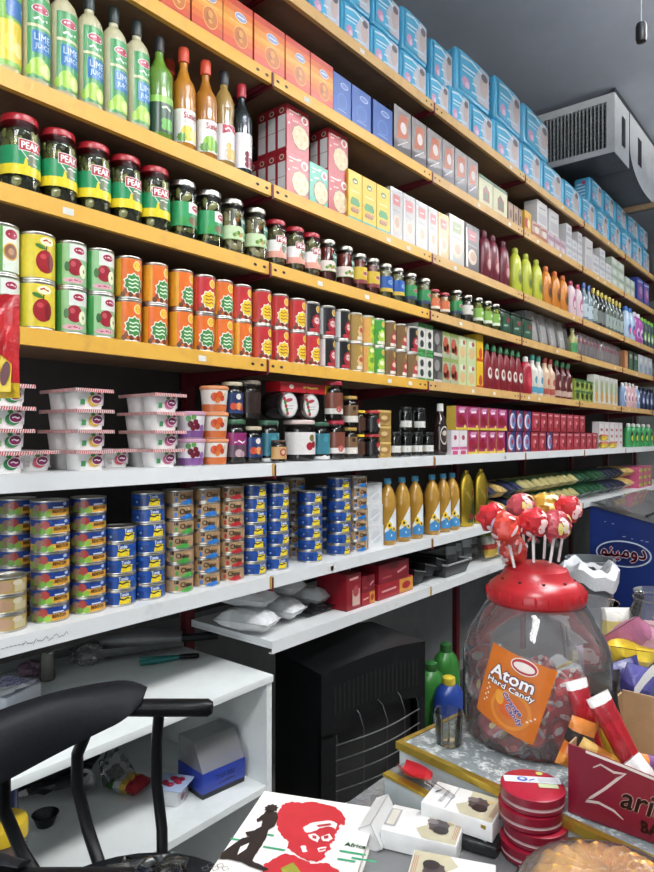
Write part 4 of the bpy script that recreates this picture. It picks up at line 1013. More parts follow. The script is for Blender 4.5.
rb = empty('biscuit_box', 'flat red box with yellow end lying on top of the jam jars', 'box', (XM - .045, YX(309, XM), TOP[6] + .1425 + .0925), 0)
b = B().box((-.035, -.135, 0), (.035, .135, .034), '#b5141e', 'gloss'); obj('carton', b, rb)
b = B(); C = front(.0351); b.rect(C, -.134, .001, .1, .033, '#b5141e', .0001); b.rect(C, .10, .001, .134, .033, '#e0b41c', .0003); b.ell(C, -.08, .018, .012, .008, '#e6c9c4', .0005); b.line(C, [(-.02, .018), (.0, .021), (.02, .017), (.06, .02)], .006, '#e8b83c', .0005); b.rect(C, -.004, 0, .0, .034, '#7a0c14', .0006); obj('print', b, rb)
# gold packets and black jars
def packet(name, lx, lz, t, cols, mat, cat, deco=None, seed=0):
    M = Matrix.Translation((0, 0, lz / 2))
    body = B().pillow(lx, lz, t, cols, mat, 10, M, .15, seed, .06)
    if deco:
        d = B(); deco(d, flat((t / 2 * 1.1, 0, lz / 2), (0, 1, 0), (0, 0, 1)), lx, lz); return Proto(name, cat, body, ('print', d))
    return Proto(name, cat, body)
PR['goldp'] = mk_box('coffee_packet', .075, .05, .062, '#b08a44', lambda b, C, w, h: (b.rect(C, -w / 2, 0, w / 2, h, '#b8924c', .0003, 'foil', 1), b.ell(C, 0, h * .45, w * .34, h * .28, '#8a6230', .0006), b.ell(C, -.004, h * .52, w * .26, h * .14, '#d6b47c', .0009), b.rect(C, -w / 2, h * .86, w / 2, h, '#caa65c', .0006)), mat='foil')
for t in range(3): put_box(PR['goldp'], .075, 378.5, 391, XM + .025, TOP[6] + t * .0632, 'gold coffee packet, ' + ('lowest', 'middle', 'topmost')[t] + ' of the pile beside the black jars', 'gold coffee packets')
for i, px in enumerate((394.5, 405.5, 416.5, 427.5)): PR['blkj'].put((XM, row_y('blk', px, XM, .0275), TOP[6]), -.35, 'small black jar with white band on the shelf, ' + ords(i) + ' of four', 'small black jars')
for i, px in enumerate((405.5, 419)): PR['blkj'].put((XM, YX(px, XM), TOP[6] + .1048), -.35, 'small black jar with white band stacked on top, ' + ords(i) + ' of two', 'small black jars')
PR['choc'] = mk_bottle('syrup_bottle', [(.028, 0), (.034, .01), (.034, .03), (.030, .08), (.034, .12), (.026, .165), (.014, .185), (.013, .205)], '#2a1c1a', ([(.015, .2), (.016, .205), (.014, .235), (0, .236)], '#d8d4d0'), lambda b, C, r: (b.ell(C, .0, .09, .022, .042, '#cfc6b8', .0014), b.ell(C, .0, .09, .018, .036, '#3a2824', .0018), b.ell(C, 0, .1, .012, .012, '#c9bfae', .0022)), zf=True)
PR['choc'].put((XM, YX(440, XM), TOP[6]), -.4, 'brown chocolate syrup bottle with oval label beside the black jars', None)

# jelly and pudding boxes, two layers
def d_pom(bg, ob, white=False):
    def d(b, C, w, h):
        b.rect(C, -w / 2, 0, w / 2, h, bg, .0003, step=1); b.rect(C, -w / 2, 0, w / 2, h * .10, '#d8b83c' if not white else '#d8d4d4', .0005, step=1)
        b.ell(C, -w * .08, h * .42, w * .28, h * .24, ob, .0006); b.ell(C, w * .22, h * .34, w * .16, h * .17, ob, .0008); b.poly(C, [(-w * .35, h * .78), (w * .2, h * .78), (w * .4, h * .95), (-w * .2, h * .95)], '#c98ab0', .0007); b.line(C, [(-w * .2, h * .76), (w * .25, h * .78)], h * .09, '#f0dfe6', .001); b.ell(C, w * .3, h * .15, w * .10, h * .07, '#dcc050', .001)
    return d
def d_circ(b, C, w, h):
    b.rect(C, -w / 2, 0, w / 2, h, '#8a1c34', .0003, step=1); b.poly(C, [(w * .1, 0), (w / 2, 0), (w / 2, h), (-w * .1, h)], '#28306c', .0005); b.ell(C, .0, h * .48, w * .38, h * .38, '#d0d4e2', .0008); b.ell(C, w * .12, h * .48, w * .3, h * .3, '#6c86b8', .001); b.ell(C, w * .12, h * .5, w * .14, h * .14, '#b02c44', .0013)
def d_redb(b, C, w, h):
    b.rect(C, -w / 2, 0, w / 2, h, '#9c1f2e', .0003, step=1); b.ell(C, -w * .1, h * .42, w * .25, h * .25, '#c24a54', .0006); b.ell(C, w * .2, h * .36, w * .18, h * .2, '#7a1420', .0008); b.ell(C, w * .05, h * .5, w * .12, h * .1, '#d8a8a4', .001); b.line(C, [(-w * .35, h * .86), (w * .3, h * .86)], h * .08, '#d4a0a4', .001)
PR['pom'] = mk_box('jelly_box', .09, .05, .112, '#c9a83c', d_pom('#a3245c', '#8c1424')); PR['circ'] = mk_box('jelly_box', .08, .05, .112, '#26306a', d_circ); PR['redb'] = mk_box('jelly_box', .085, .05, .112, '#8c1c2a', d_redb)
PR['pink'] = mk_box('wafer_box', .07, .05, .114, '#dcd4d8', lambda b, C, w, h: (b.rect(C, -w / 2, h * .2, w / 2, h * .32, '#c85a8c', .0004, step=1), b.rect(C, -w * .35, 0, w * .35, h * .16, '#c04474', .0004, step=1), b.ell(C, 0, h * .7, w * .2, h * .1, '#a82c4c', .0005)))
XFJ = FX[6] - .03
low = [('pink', 451.5, 459), ('pink', 459.5, 467), ('pom', 468, 478), ('pom', 478.5, 487.5), ('pom', 488, 496), ('pom', 496.5, 505), ('circ', 507, 515), ('circ', 515.5, 522), ('circ', 522.5, 530), ('redb', 531, 538.5), ('redb', 539, 546), ('circ', 547, 552), ('redb', 552.5, 559), ('redb', 559.5, 566), ('redb', 566.5, 573), ('redb', 573.5, 580), ('redb', 580.5, 586), ('redb', 586.5, 592), ('redb', 592.5, 597.5)]
top = [('pom', 456, 467), ('pom', 467.5, 479), ('pom', 480, 488), ('pom', 488.5, 497), ('pom', 497.5, 507), ('circ', 509, 516), ('circ', 516.5, 523), ('circ', 523.5, 531), ('redb', 532, 540), ('redb', 540.5, 547), ('redb', 548, 553), ('redb', 553.5, 560), ('redb', 560.5, 566.5), ('redb', 567, 573), ('redb', 573.5, 579), ('redb', 579.5, 585)]
DB = {'pink': 'white and pink wafer box', 'pom': 'pomegranate jelly box', 'circ': 'blue and red box with white circle', 'redb': 'red pudding box'}
for t, lst in enumerate((low, top)):
    for i, (k, a, c) in enumerate(lst):
        w = {'pom': .09, 'circ': .08, 'redb': .085, 'pink': .07}[k]
        put_box(PR[k], w, a, c, XFJ, TOP[6] + t * .1165, f'{DB[k]}, {ords(i)} along the {("lower", "upper")[t]} layer of boxes', 'jelly boxes on the white shelf')

# ---- oil bottles and bagged packs
def l_oil(b, C, r):
    b.poly(C, [(-.03, .02), (.034, .02), (.034, .135), (.02, .15), (-.01, .10), (-.03, .06)], '#dfe6ea', .0008); b.poly(C, [(-.03, .02), (.034, .02), (.034, .055), (.0, .07), (-.03, .05)], '#3a86c4', .0012)
    b.ell(C, -.010, .080, .012, .014, '#e8c41c', .0014); b.ell(C, -.010, .080, .005, .006, '#3a2a1c', .0017); b.ell(C, .010, .065, .010, .011, '#e2b81c', .0014); b.ell(C, .010, .065, .004, .005, '#3a2a1c', .0017); b.line(C, [(.004, .11), (.02, .12)], .006, '#8ab0d0', .0014)
PR['oil'] = mk_bottle('oil_bottle', [(.032, 0), (.036, .006), (.036, .06), (.031, .10), (.036, .15), (.034, .19), (.022, .225), (.012, .238), (.012, .25)], '#cf9a34', ([(.0145, .246), (.015, .248), (.015, .266), (.013, .268), (0, .268)], '#3f9ac4'), l_oil, 'amber', zf=True)
XO = FX[7] - .06
for i, px in enumerate((387.5, 402, 415, 432, 443, 452)): PR['oil'].put((XO - (.0 if i != 4 else .0), row_y('oil', px, XO, .0365), TOP[7]), -.45, 'amber oil bottle with blue cap, ' + ords(i) + ' of six', 'oil bottles on the white shelf')
PR['gold'] = mk_bottle('oil_bottle', [(.036, 0), (.042, .006), (.043, .10), (.045, .17), (.038, .215), (.022, .252), (.013, .262)], '#c0a030', ([(.0135, .26), (.014, .262), (.012, .274), (0, .275)], '#b09434'), lambda b, C, r: (b.poly(C, [(-.01, .02), (.03, .02), (.034, .12), (.024, .13), (.004, .06)], '#2c4424', .0012), b.ell(C, .01, .05, .012, .014, '#8c2c1c', .0016), b.ell(C, .022, .165, .008, .014, '#8c4a1c', .0016), b.line(C, [(-.034, .19), (-.01, .16), (.01, .13)], .003, '#d8c068', .0014)), 'metal', .62, zf=True, capmat='metal')
for i, px in enumerate((466, 480.5)): PR['gold'].put((XO, row_y('oil', px, XO, .044), TOP[7]), -.4, ('shiny gold oil bottle beside the blue caps', 'shiny gold oil bottle, the farther of two')[i], 'gold oil bottles')
PR['wrap'] = packet('wrapped_pack', .10, .15, .06, '#cfd3d6', 'film', 'plastic pack')
PR['tissue'] = mk_box('wrapped_pack', .09, .08, .085, '#d4d6d8', lambda b, C, w, h: (b.ell(C, 0, h * .5, w * .3, h * .3, '#c2c6ca', .0005), b.line(C, [(-w * .3, h * .3), (w * .3, h * .6)], .004, '#e8eaec', .0008)), mat='crinkle', cat='plastic pack')
for t in range(3): PR['tissue'].put((XT - .0 + .03 - t * .004, YX(374.5, XT + .03) + .012, TOP[7] + t * .0856), -.1, 'clear wrapped white pack beside the oil, ' + ('lowest', 'middle', 'topmost')[t] + ' of three', 'clear wrapped packs')

# ---- nappy packs on the top shelf
def mk_nappy(flip=False):
    W, D, Hh = .20, .14, .20
    body = B().rbox((-D, -W / 2, 0), (0, W / 2, Hh),   .022, '#45abd4', 'crinkle', 8, wob=.02, seed=3)
    lab = B(); C = front(.0016)
    lab.rect(C, -W * .42, Hh * .10, W * .42, Hh * .90, '#4ab2da', .0004, step=1)
    lab.poly(C, [(W * .08, Hh * .10), (W * .42, Hh * .10), (W * .42, Hh * .88), (W * .16, Hh * .9), (-W * .06, Hh * .5)], '#c6c8d0', .0008)
    lab.ell(C, W * .26, Hh * .52, W * .12, Hh * .24, '#c9b4ac', .0011); lab.ell(C, W * .28, Hh * .74, W * .10, Hh * .09, '#6a5f62', .0014)
    lab.line(C, [(-W * .4, Hh * .80), (-W * .1, Hh * .86), (W * .2, Hh * .78)], Hh * .05, '#dcecf2', .0016); lab.line(C, [(-W * .36, Hh * .62), (W * .02, Hh * .66)], Hh * .035, '#e4f0f4', .0012); lab.line(C, [(-W * .36, Hh * .53), (-W * .04, Hh * .56)], Hh * .03, '#d4e8f0', .0012)
    lab.ell(C, -W * .26, Hh * .30, W * .11, Hh * .13, '#d79ac0', .0012, jag=.15); lab.ell(C, -W * .22, Hh * .26, W * .06, Hh * .07, '#e8c4d8', .0015); lab.line(C, [(-W * .08, Hh * .4), (W * .06, Hh * .42)], Hh * .04, '#e4f0f4', .0014); lab.line(C, [(-W * .1, Hh * .2), (W * .3, Hh * .24)], Hh * .04, '#cfe4ee', .0018)
    side = B(); Cs = flat((-D / 2, -W / 2 - .0016, 0), (1, 0, 0), (0, 0, 1))
    for k in range(5): side.line(Cs, [(-D * .3, Hh * (.2 + .13 * k)), (D * .2, Hh * (.22 + .13 * k))], Hh * .05, '#cfe6ee', .0006)
    side.ell(Cs, D * .12, Hh * .78, D * .12, Hh * .08, '#c04474', .001)
    return Proto('nappy_pack', 'nappy pack', body, ('label', lab), ('side_print', side))
PR['nap'] = mk_nappy()
def nap(px0, px1, t, h, lab_, zb=0.0, dx=0.0):
    Xf = FX[1] - .03 - dx; y0, y1 = YX(px0, Xf), YX(px1, Xf)
    PR['nap'].put((Xf, (y0 + y1) / 2, TOP[1] + zb + .001), random.uniform(-.03, .03), lab_, 'nappy packs on the top shelf', (.85, (y1 - y0 - .006) / .20, h / .20))
lowp = [(309, 340.5), (341, 370.5), (371, 399.5), (400, 427), (428, 449), (449.5, 469.5), (470, 493), (494, 520), (520.5, 541), (541.5, 562), (562.5, 580), (580.5, 595), (595.5, 608), (608.5, 620), (620.5, 631), (631.5, 641), (641.5, 650)]
for i, (a, c) in enumerate(lowp): nap(a, c, 0, .152 if c < 450 else .18 if c < 494 else .205, 'blue nappy pack, ' + ords(i) + ' along the lower layer')
upp = [(342, 371, .17), (372, 401, .17), (402, 428, .19), (457, 490, .22), (495, 522, .235), (523, 550, .235), (590, 602, .18), (603, 614, .18), (615, 626, .18), (627, 637, .18), (638, 648, .18)]
for i, (a, c, h) in enumerate(upp): nap(a, c, 1, h, 'blue nappy pack, ' + ords(i) + ' along the upper layer', (.152 if c < 450 else .18 if c < 492 else .205) + .003, .005)
nap(431, 453, 1, .20, 'blue nappy pack set back in the gap of the upper layer', .155, .03)

# ---- farther goods on the second shelf
def simple(name, w, d, h, base, marks, cat='box', mat='gloss'):
    def des(b, C, w_, h_):
        for m in marks:
            if m[0] == 'r': b.rect(C, m[1] * w_, m[2] * h_, m[3] * w_, m[4] * h_, m[5], .0004 + .0002 * len(b.f) / 20, step=1)
            elif m[0] == 'e': b.ell(C, m[1] * w_, m[2] * h_, m[3] * w_, m[4] * h_, m[5], .0008)
            else: b.line(C, [(m[1] * w_, m[2] * h_), (m[3] * w_, m[4] * h_)], m[6] * h_, m[5], .0011)
    return mk_box(name, w, d, h, base, des, None, cat, mat)
PR['btea'] = simple('tea_box', .08, .08, .12, '#8f6f52', [('r', -.4, .1, .4, .9, '#a8866a'), ('e', 0, .5, .25, .2, '#6a4a3a')])
PR['ytea'] = simple('tea_box', .09, .08, .135, '#d6a62c', [('r', -.5, .3, .1, .7, '#b8342c'), ('e', .1, .5, .2, .2, '#e9dca8')])
PR['mtea'] = simple('tea_box', .1, .08, .13, '#c9a898', [('r', -.5, .0, .5, .4, '#b86a4c'), ('e', .1, .6, .3, .2, '#e4dcd4'), ('l', -.4, .8, .4, .84, '#a83c3c', .08)])
PR['wbox'] = simple('tissue_box', .1, .08, .085, '#d6d4d4', [('r', -.5, .0, .5, .25, '#b4b6be'), ('e', .05, .6, .25, .2, '#b8bcc8'), ('l', -.4, .4, .3, .45, '#e6e6e8', .08)])
PR['pbox'] = simple('tissue_box', .1, .08, .12, '#d2bfc6', [('r', -.5, .55, .5, .8, '#b88a9c'), ('e', .1, .3, .25, .18, '#e6dade')])
PR['tbox'] = simple('tall_box', .09, .08, .20, '#dad8d6', [('r', -.4, .1, .4, .5, '#c4c0c4'), ('l', -.3, .7, .3, .75, '#a8a4aa', .05)])
PR['gbox'] = simple('tissue_box', .11, .08, .085, '#c4cfc0', [('r', -.5, 0, .5, .3, '#9aac94'), ('e', 0, .65, .3, .2, '#e0e4da')])
PR['vbox'] = simple('detergent_box', .14, .08, .22, '#34489c', [('e', 0, .5, .35, .3, '#b05aa0'), ('e', .1, .55, .2, .15, '#dcd4e4'), ('l', -.4, .85, .4, .9, '#d0d4e8', .06)])
X2 = FX[2] - .03
def line_up(lev, X, items, group):
    z = TOP[lev]
    for k, w, a, c, zb, sh, l in items: put_box(PR[k], w, a, c, X, z + zb, l, group, sh)
line_up(2, X2, [('btea', .08, 508, 513, 0, 1, 'brown tea box after the green ones'), ('btea', .08, 513.5, 518, 0, 1, 'brown tea box, middle of three'), ('btea', .08, 518.5, 522, 0, 1, 'brown tea box next to the yellow one'),
  ('ytea', .09, 524.5, 531, 0, 1, 'yellow and red tea box on the second shelf'), ('mtea', .1, 532, 539.5, 0, .8, 'orange patterned tea box, first of two'), ('mtea', .1, 540, 547, 0, .8, 'orange patterned tea box, second of two'), ('pbox', .1, 547.5, 554, 0, .85, 'pink tissue box, first of three'), ('pbox', .1, 554.5, 560, 0, .85, 'pink tissue box, middle of three'), ('pbox', .1, 560.5, 565, 0, .85, 'pink tissue box, third of three'),
  ('tbox', .09, 537, 547, .105, .72, 'tall white carton on the orange tea boxes'), ('tbox', .09, 549, 558.5, .103, .72, 'tall white carton on the pink boxes'),
  ('tbox', .09, 585, 592.5, 0, 1.17, 'tall white carton standing between the white box piles')], 'far boxes on the second shelf')
nW = 0
for (a, c), n, k in (((566, 571.5), 3, 'wbox'), ((572, 577), 2, 'wbox'), ((577.5, 582), 3, 'wbox'), ((593, 599), 2, 'wbox'), ((599.5, 605), 3, 'wbox'), ((605.5, 611), 2, 'wbox'), ((611.5, 617.5), 3, 'gbox'), ((618, 624), 3, 'gbox'), ((625.5, 630), 2, 'gbox'), ((630.5, 634.5), 2, 'gbox')):
    for t in range(n): put_box(PR[k], .11 if k == 'gbox' else .1, a, c, X2, TOP[2] + t * .078, f'{"pale green" if k == "gbox" else "white"} small box, {("lowest", "second", "third")[t]} in pile {ords(nW)} from the tall carton side', 'piled small boxes on the second shelf', .9)
    nW += 1
line_up(2, X2, [('vbox', .14, 637, 643, 0, 1, 'blue and violet detergent box, first of two'), ('vbox', .14, 643.5, 649, 0, 1, 'blue and violet detergent box, second of two')], 'detergent boxes')

# ---- squeeze and glass bottles, far half of the third shelf
def squeeze(name, h, w, col, capc, label, fat=True):
    prof = [(w * .90, 0), (w, .008), (w * 1.0, h * .35), (w * .98, h * .58), (w * .90, h * .70), (w * .74, h * .79), (w * .48, h * .85), (w * .40, h * .87)] if fat else [(w * .92, 0), (w, .008), (w * .98, h * .35), (w * .86, h * .55), (w * .62, h * .72), (w * .36, h * .82), (w * .30, h * .86)]
    return mk_bottle(name, prof, col, ([(w * .40, h * .855), (w * .41, h * .86), (w * (.38 if fat else .3), h * .97), (w * .2, h), (0, h)], capc), label, 'gloss', .82 if fat else .7, zf=True)
def l_simple(c, c2): return lambda b, C, r: (b.ell(C, .004, .085, r * .52, .045, c, .0012), b.ell(C, .004, .075, r * .34, .025, c2, .0016))
PR['maro'] = squeeze('sauce_bottle', .25, .043, '#6a1c2c', '#5a1624', l_simple('#8a3a44', '#b88a86'))
PR['limeb'] = squeeze('soap_bottle', .25, .043, '#b5bc2c', '#a8b024', l_simple('#8a942c', '#55622a'))
PR['orab'] = squeeze('soap_bottle', .24, .042, '#cf7a1c', '#c9642a', l_simple('#8a4a1c', '#3c3420'))
PR['pinkb'] = squeeze('soap_bottle', .235, .04, '#d2b8c0', '#c04460', l_simple('#b85a84', '#e2d0d6'))
X3 = FX[3] - .045
for i, px in enumerate((483, 491.5, 502)): PR['maro'].put((X3, row_y('sq', px, X3, .0435), TOP[3]), -.2, 'maroon sauce bottle, ' + ords(i) + ' of three', 'maroon bottles')
for i, px in enumerate((514.5, 525, 535.5)): PR['limeb'].put((X3, row_y('sq', px, X3, .0435), TOP[3]), -.2, 'lime yellow soap bottle, ' + ords(i) + ' of three', 'yellow soap bottles')
for i, px in enumerate((545, 554, 562)): PR['orab'].put((X3, row_y('sq', px, X3, .0425), TOP[3]), -.2, 'orange soap bottle, ' + ords(i) + ' of three', 'orange soap bottles')
for i, px in enumerate((570, 577)): PR['pinkb'].put((X3, row_y('sq', px, X3, .0405), TOP[3]), -.2, 'pink and white soap bottle, ' + ords(i) + ' of two', 'pink soap bottles')
def vin(col, cap, lab): return mk_bottle('vinegar_bottle', bprof(.034, .27, .6, .8, .36), col, (bcap(.034, .27, .42), cap), lambda b, C, r: (b.rect(C, -r * 1.4, .03, r * 1.4, .12, lab, .0006), b.ell(C, .008, .08, .014, .018, '#5a6a72', .001)))
PR['vbl'] = vin('#7a8c94', '#3a5aa0', '#b4c4cc'); PR['vyl'] = vin('#5c6660', '#c4b048', '#8f9c94'); PR['vdk'] = vin('#2c2e2c', '#c4b048', '#6a706c')
for i, (k, px) in enumerate((('vbl', 583), ('vbl', 588), ('vyl', 592.5), ('vdk', 597), ('vdk', 601), ('vyl', 605), ('vyl', 608.5), ('vyl', 612), ('vyl', 615.5), ('vyl', 619))):
    PR[k].put((X3, row_y('sq', px, X3, .0345), TOP[3]), -.2, {'vbl': 'clear vinegar bottle with blue cap, ', 'vyl': 'clear vinegar bottle with yellow cap, ', 'vdk': 'dark vinegar bottle with yellow cap, '}[k] + ords(i) + ' in the glass row', 'vinegar bottles')
PR['detw'] = squeeze('detergent_bottle', .28, .055, '#a9c0d8', '#2f6ac0', l_simple('#3c64a8', '#d86a8a')); PR['detp'] = squeeze('detergent_bottle', .27, .055, '#a84a9c', '#d8d4dc', l_simple('#e0c8dc', '#5c3c94')); PR['detg'] = squeeze('detergent_bottle', .26, .05, '#3c4a50', '#74b83c', l_simple('#7ab04a', '#d4dcd0'))
for i, (k, px) in enumerate((('detw', 626), ('detw', 630), ('detp', 634.5), ('detp', 638), ('detg', 642), ('detg', 645.5), ('detg', 649), ('detg', 652))):
    PR[k].put((X3 - .01, row_y('sq', px, X3, .056 if k != 'detg' else .051), TOP[3]), -.2, {'detw': 'pale blue detergent bottle', 'detp': 'purple detergent bottle', 'detg': 'dark detergent bottle with green cap'}[k] + ', ' + ords(i) + ' along the detergent row', 'detergent bottles')

# ---- far half of the fourth shelf
X4 = FX[4] - .04
def mk_tubg():
    b = B().rbox((-.09, -.06, 0), (0, .06, .125), .012, '#24402f', 'gloss', 6); l = B(); C = front(.0005)
    l.rect(C, -.045, .02, .045, .10, '#2f5540', .0004); l.rect(C, .006, .075, .036, .095, '#a8282c', .0008); l.line(C, [(-.03, .05), (.02, .055)], .01, '#8ca894', .0008)
    return Proto('tea_tin', 'tin', b, ('lid', B().box((-.088, -.058, .1255), (-.002, .058, .135), '#1c3226', 'gloss', .003)), ('label', l))
PR['tubg'] = mk_tubg()
for i, (a, c) in enumerate(((501, 511), (511.5, 522), (522.5, 533))): put_box(PR['tubg'], .12, a, c, X4, TOP[4], 'dark green tin with a red mark, ' + ords(i) + ' of three', 'dark green tins')
def mk_tray():
    b = B()
    for k in range(5):
        o = -.016 * k; M = Matrix.Translation((o - .035, 0, 0)) @ Matrix.Rotation(R(-9), 4, 'Y')
        b.rbox((-.008, -.075, .0), (.008, .075, .19), .008, '#bdbab8' if k else '#c8c5c2', 'crinkle', 6, M)
    return Proto('tray_bundle', 'plastic trays', b, ('film', B().rbox((-.125, -.078, .0), (.0, .078, .19), .02, '#ffffff', 'film', 6, Matrix.Rotation(R(-9), 4, 'Y'))))
PR['tray'] = mk_tray()
for i, (a, c) in enumerate(((535, 543.5), (544.5, 553), (554, 562), (563, 570.5))): put_box(PR['tray'], .156, a, c, X4, TOP[4] + .022, 'wrapped bundle of white plastic trays, ' + ords(i) + ' of four', 'bundles of white trays')
PR['grb'] = vin('#a8a468', '#d2cfa0', '#3f8a4c')
PR['grb'].put((X4 - .02, YX(575, X4), TOP[4]), -.2, 'slim bottle with green label beside the white trays', None, (1, 1, .68))
def mk_multi():
    e = []
    for k in range(6):
        y = -.21 + k * .084; b = B().lathe([(.034, 0), (.039, .01), (.039, .10), (.02, .15), (.014, .165)], '#b3a5a6', 'liquid', 16, M=Matrix.Translation((-.05, y, 0)))
        c = B().lathe([(.015, .163), (.016, .165), (.016, .18), (0, .181)], '#c23c54', 'plastic', 12, M=Matrix.Translation((-.05, y, 0)))
        l = B(); C0 = cyl(.0392); C = (lambda yy: (lambda s, t, e_: C0(s, t, e_) + Vector((-.05, yy, 0))))(y); l.ell(C, 0, .115, .026, .02, '#c03a5c', .004, jag=.2)
        e.append(('bottle', b, [('cap', c), ('label', l)]))
    return Proto('juice_multipack', 'drinks pack', None, *e, ('wrap', B().rbox((-.10, -.265, -.0), (.0, .265, .17), .02, '#ffffff', 'film', 6)))
PR['multi'] = mk_multi()
for i, (a, c) in enumerate(((579, 602), (603, 622))): put_box(PR['multi'], .53, a, c, X4, TOP[4] + .002, ('wrapped pack of pale drink bottles with red splashes, next to the green label bottle', 'wrapped pack of pale drink bottles, the farther of two')[i], 'wrapped drink packs')
PR['cot'] = simple('care_box', .1, .08, .16, '#a86a3c', [('r', -.3, .2, .3, .8, '#c98a54')]); PR['dgb'] = simple('care_box', .1, .08, .17, '#24362c', [('r', -.3, .1, .3, .6, '#3f6a4a'), ('e', 0, .75, .3, .12, '#a8b4a0')]); PR['ltb'] = simple('care_box', .1, .08, .17, '#c0c8d0', [('r', -.3, .1, .3, .5, '#8aa0b4'), ('e', 0, .75, .3, .12, '#e0e0e0')])
line_up(4, X4, [('cot', .1, 624.5, 628, 0, 1, 'orange brown carton after the drink packs'), ('dgb', .1, 628.5, 633, 0, 1, 'dark green carton, first of two'), ('dgb', .1, 633.5, 638, 0, 1, 'dark green carton, second of two'), ('ltb', .1, 638.5, 643, 0, 1, 'pale carton, first of three'), ('ltb', .1, 643.5, 647.5, 0, 1, 'pale carton, second of three'), ('ltb', .1, 648, 652, 0, 1, 'pale carton, third of three')], 'far cartons on the fourth shelf')

# ---- far half of the fifth shelf
X5 = FX[5] - .03
PR['gmk'] = simple('milk_carton', .075, .07, .125, '#d4d2ca', [('r', -.5, .84, .5, 1, '#3f8a44'), ('r', -.5, 0, .5, .1, '#3f8a44'), ('e', 0, .62, .25, .13, '#3a3836'), ('e', 0, .28, .25, .13, '#35423a')])
PR['dmk'] = simple('mushroom_pack', .1, .07, .12, '#4a4846', [('e', -.1, .65, .3, .22, '#8c8884'), ('e', .2, .25, .3, .18, '#6c6864'), ('r', -.5, 0, .5, .12, '#c4c2be')])
PR['fru'] = simple('bean_pack', .1, .07, .12, '#a8ae8c', [('e', -.1, .5, .35, .3, '#b8543c'), ('e', .2, .35, .2, .2, '#a83c2c'), ('r', -.5, .85, .5, 1, '#8aa04c'), ('e', -.2, .3, .16, .14, '#d8b48c')])
PR['gwh'] = simple('corn_pack', .1, .07, .12, '#c2cf94', [('e', 0, .35, .35, .22, '#d8b078'), ('r', -.3, .62, .3, .85, '#dde2d2'), ('e', .15, .75, .15, .1, '#b04a3c')])
PR['yel'] = simple('noodle_box', .09, .07, .135, '#e2b41c', [('e', .1, .3, .25, .2, '#c23c2c'), ('r', -.5, 0, .5, .1, '#c8441c')])
it = []
for t in (0, 1):
    L = ('lower', 'upper')[t]
    for k, w, a, c, nm in (('gmk', .075, 418, 425.5, 'white carton with green ends, nearer one'), ('gmk', .075, 426, 433, 'white carton with green ends, farther one'), ('dmk', .1, 433.5, 442, 'dark mushroom pack'), ('fru', .1, 442.5, 450, 'red bean pack, nearer one'), ('fru', .1, 450.5, 458, 'red bean pack, farther one'), ('gwh', .1, 458.5, 466.5, 'pale green corn pack, nearer one'), ('gwh', .1, 467, 476, 'pale green corn pack, farther one'), ('yel', .09, 476.5, 483, 'yellow noodle box')):
        it.append((k, w, a, c, t * .1275 if k == 'gmk' else t * .1365 if k == 'yel' else t * .121, 1, nm + ', ' + L + ' layer'))
line_up(5, X5, it, 'packs on the lowest yellow shelf')
PR['ket'] = squeeze('ketchup_bottle', .24, .038, '#7c1420', '#2f7a4a', lambda b, C, r: (b.ell(C, .004, .085, .016, .03, '#d6cfc6', .0012), b.ell(C, .004, .088, .009, .014, '#8a3a30', .0016)), False)
PR['ketw'] = squeeze('ketchup_bottle', .22, .042, '#a01428', '#dcd8d4', l_simple('#b8283c', '#c84a54'))
X5b = FX[5] - .045
for i, px in enumerate((486, 493, 499.5, 505.5, 511.5, 517)): PR['ket'].put((X5b, row_y('ket', px, X5b, .0385), TOP[5]), -.35, 'ketchup bottle with green cap, ' + ords(i) + ' of six', 'ketchup bottles')
PR['ketw'].put((X5b, row_y('ket', 525, X5b, .0425), TOP[5]), -.35, 'red sauce bottle with white cap after the ketchup', None)
def dres(body, cap, lab): return mk_bottle('dressing_bottle', bprof(.033, .24, .6, .78, .45), body, (bcap(.033, .24, .5), cap), lambda b, C, r: (b.rect(C, -r * 1.3, .015, r * 1.3, .05, lab, .0006), b.ell(C, .006, .09, .012, .022, lab, .0008)), 'gloss')
PR['dt'] = dres('#d4cfc4', '#2f8a7c', '#4a94b0'); PR['dr'] = dres('#cfae90', '#8a2c20', '#a84a3c'); PR['dd'] = dres('#5c1c20', '#2c6a44', '#b89a88'); PR['ds'] = dres('#2a2c30', '#2c4a40', '#5a8a6a')
for i, (k, px) in enumerate((('dt', 531.5), ('dt', 537.5), ('dr', 544), ('dr', 549.5), ('dd', 555.5), ('dd', 561.5), ('dd', 567))):
    PR[k].put((X5b, row_y('ket', px, X5b, .0335), TOP[5]), -.35, {'dt': 'white dressing bottle with teal cap', 'dr': 'cream dressing bottle with red cap', 'dd': 'dark red dressing bottle with green cap', 'ds': 'small dark dressing bottle'}[k] + ', ' + ords(i) + ' along the dressing row', 'dressing bottles', (1, 1, .7 if k == 'ds' else 1))
PR['mini'] = simple('olive_pack', .07, .06, .075, '#8fa03c', [('e', 0, .5, .35, .3, '#4c5a24'), ('e', 0, .5, .2, .15, '#c4c46a'), ('r', -.5, .8, .5, 1, '#3c6a34')])
for t in (0, 1):
    for i, (a, c) in enumerate(((575, 580), (580.3, 584.5), (584.8, 588.8), (589.1, 593))): put_box(PR['mini'], .07, a, c, X5, TOP[5] + t * .0757, f'green olive pack, {ords(i)} along its {("lower", "upper")[t]} row', 'olive packs')
PR['sach'] = simple('sachet_pack', .1, .05, .21, '#d6d6ce', [('e', 0, .25, .3, .2, '#c8962c'), ('r', -.3, .40, .3, .85, '#9cac74'), ('l', -.3, .8, .3, .85, '#b8b4b0', .06)], 'packet', 'crinkle')
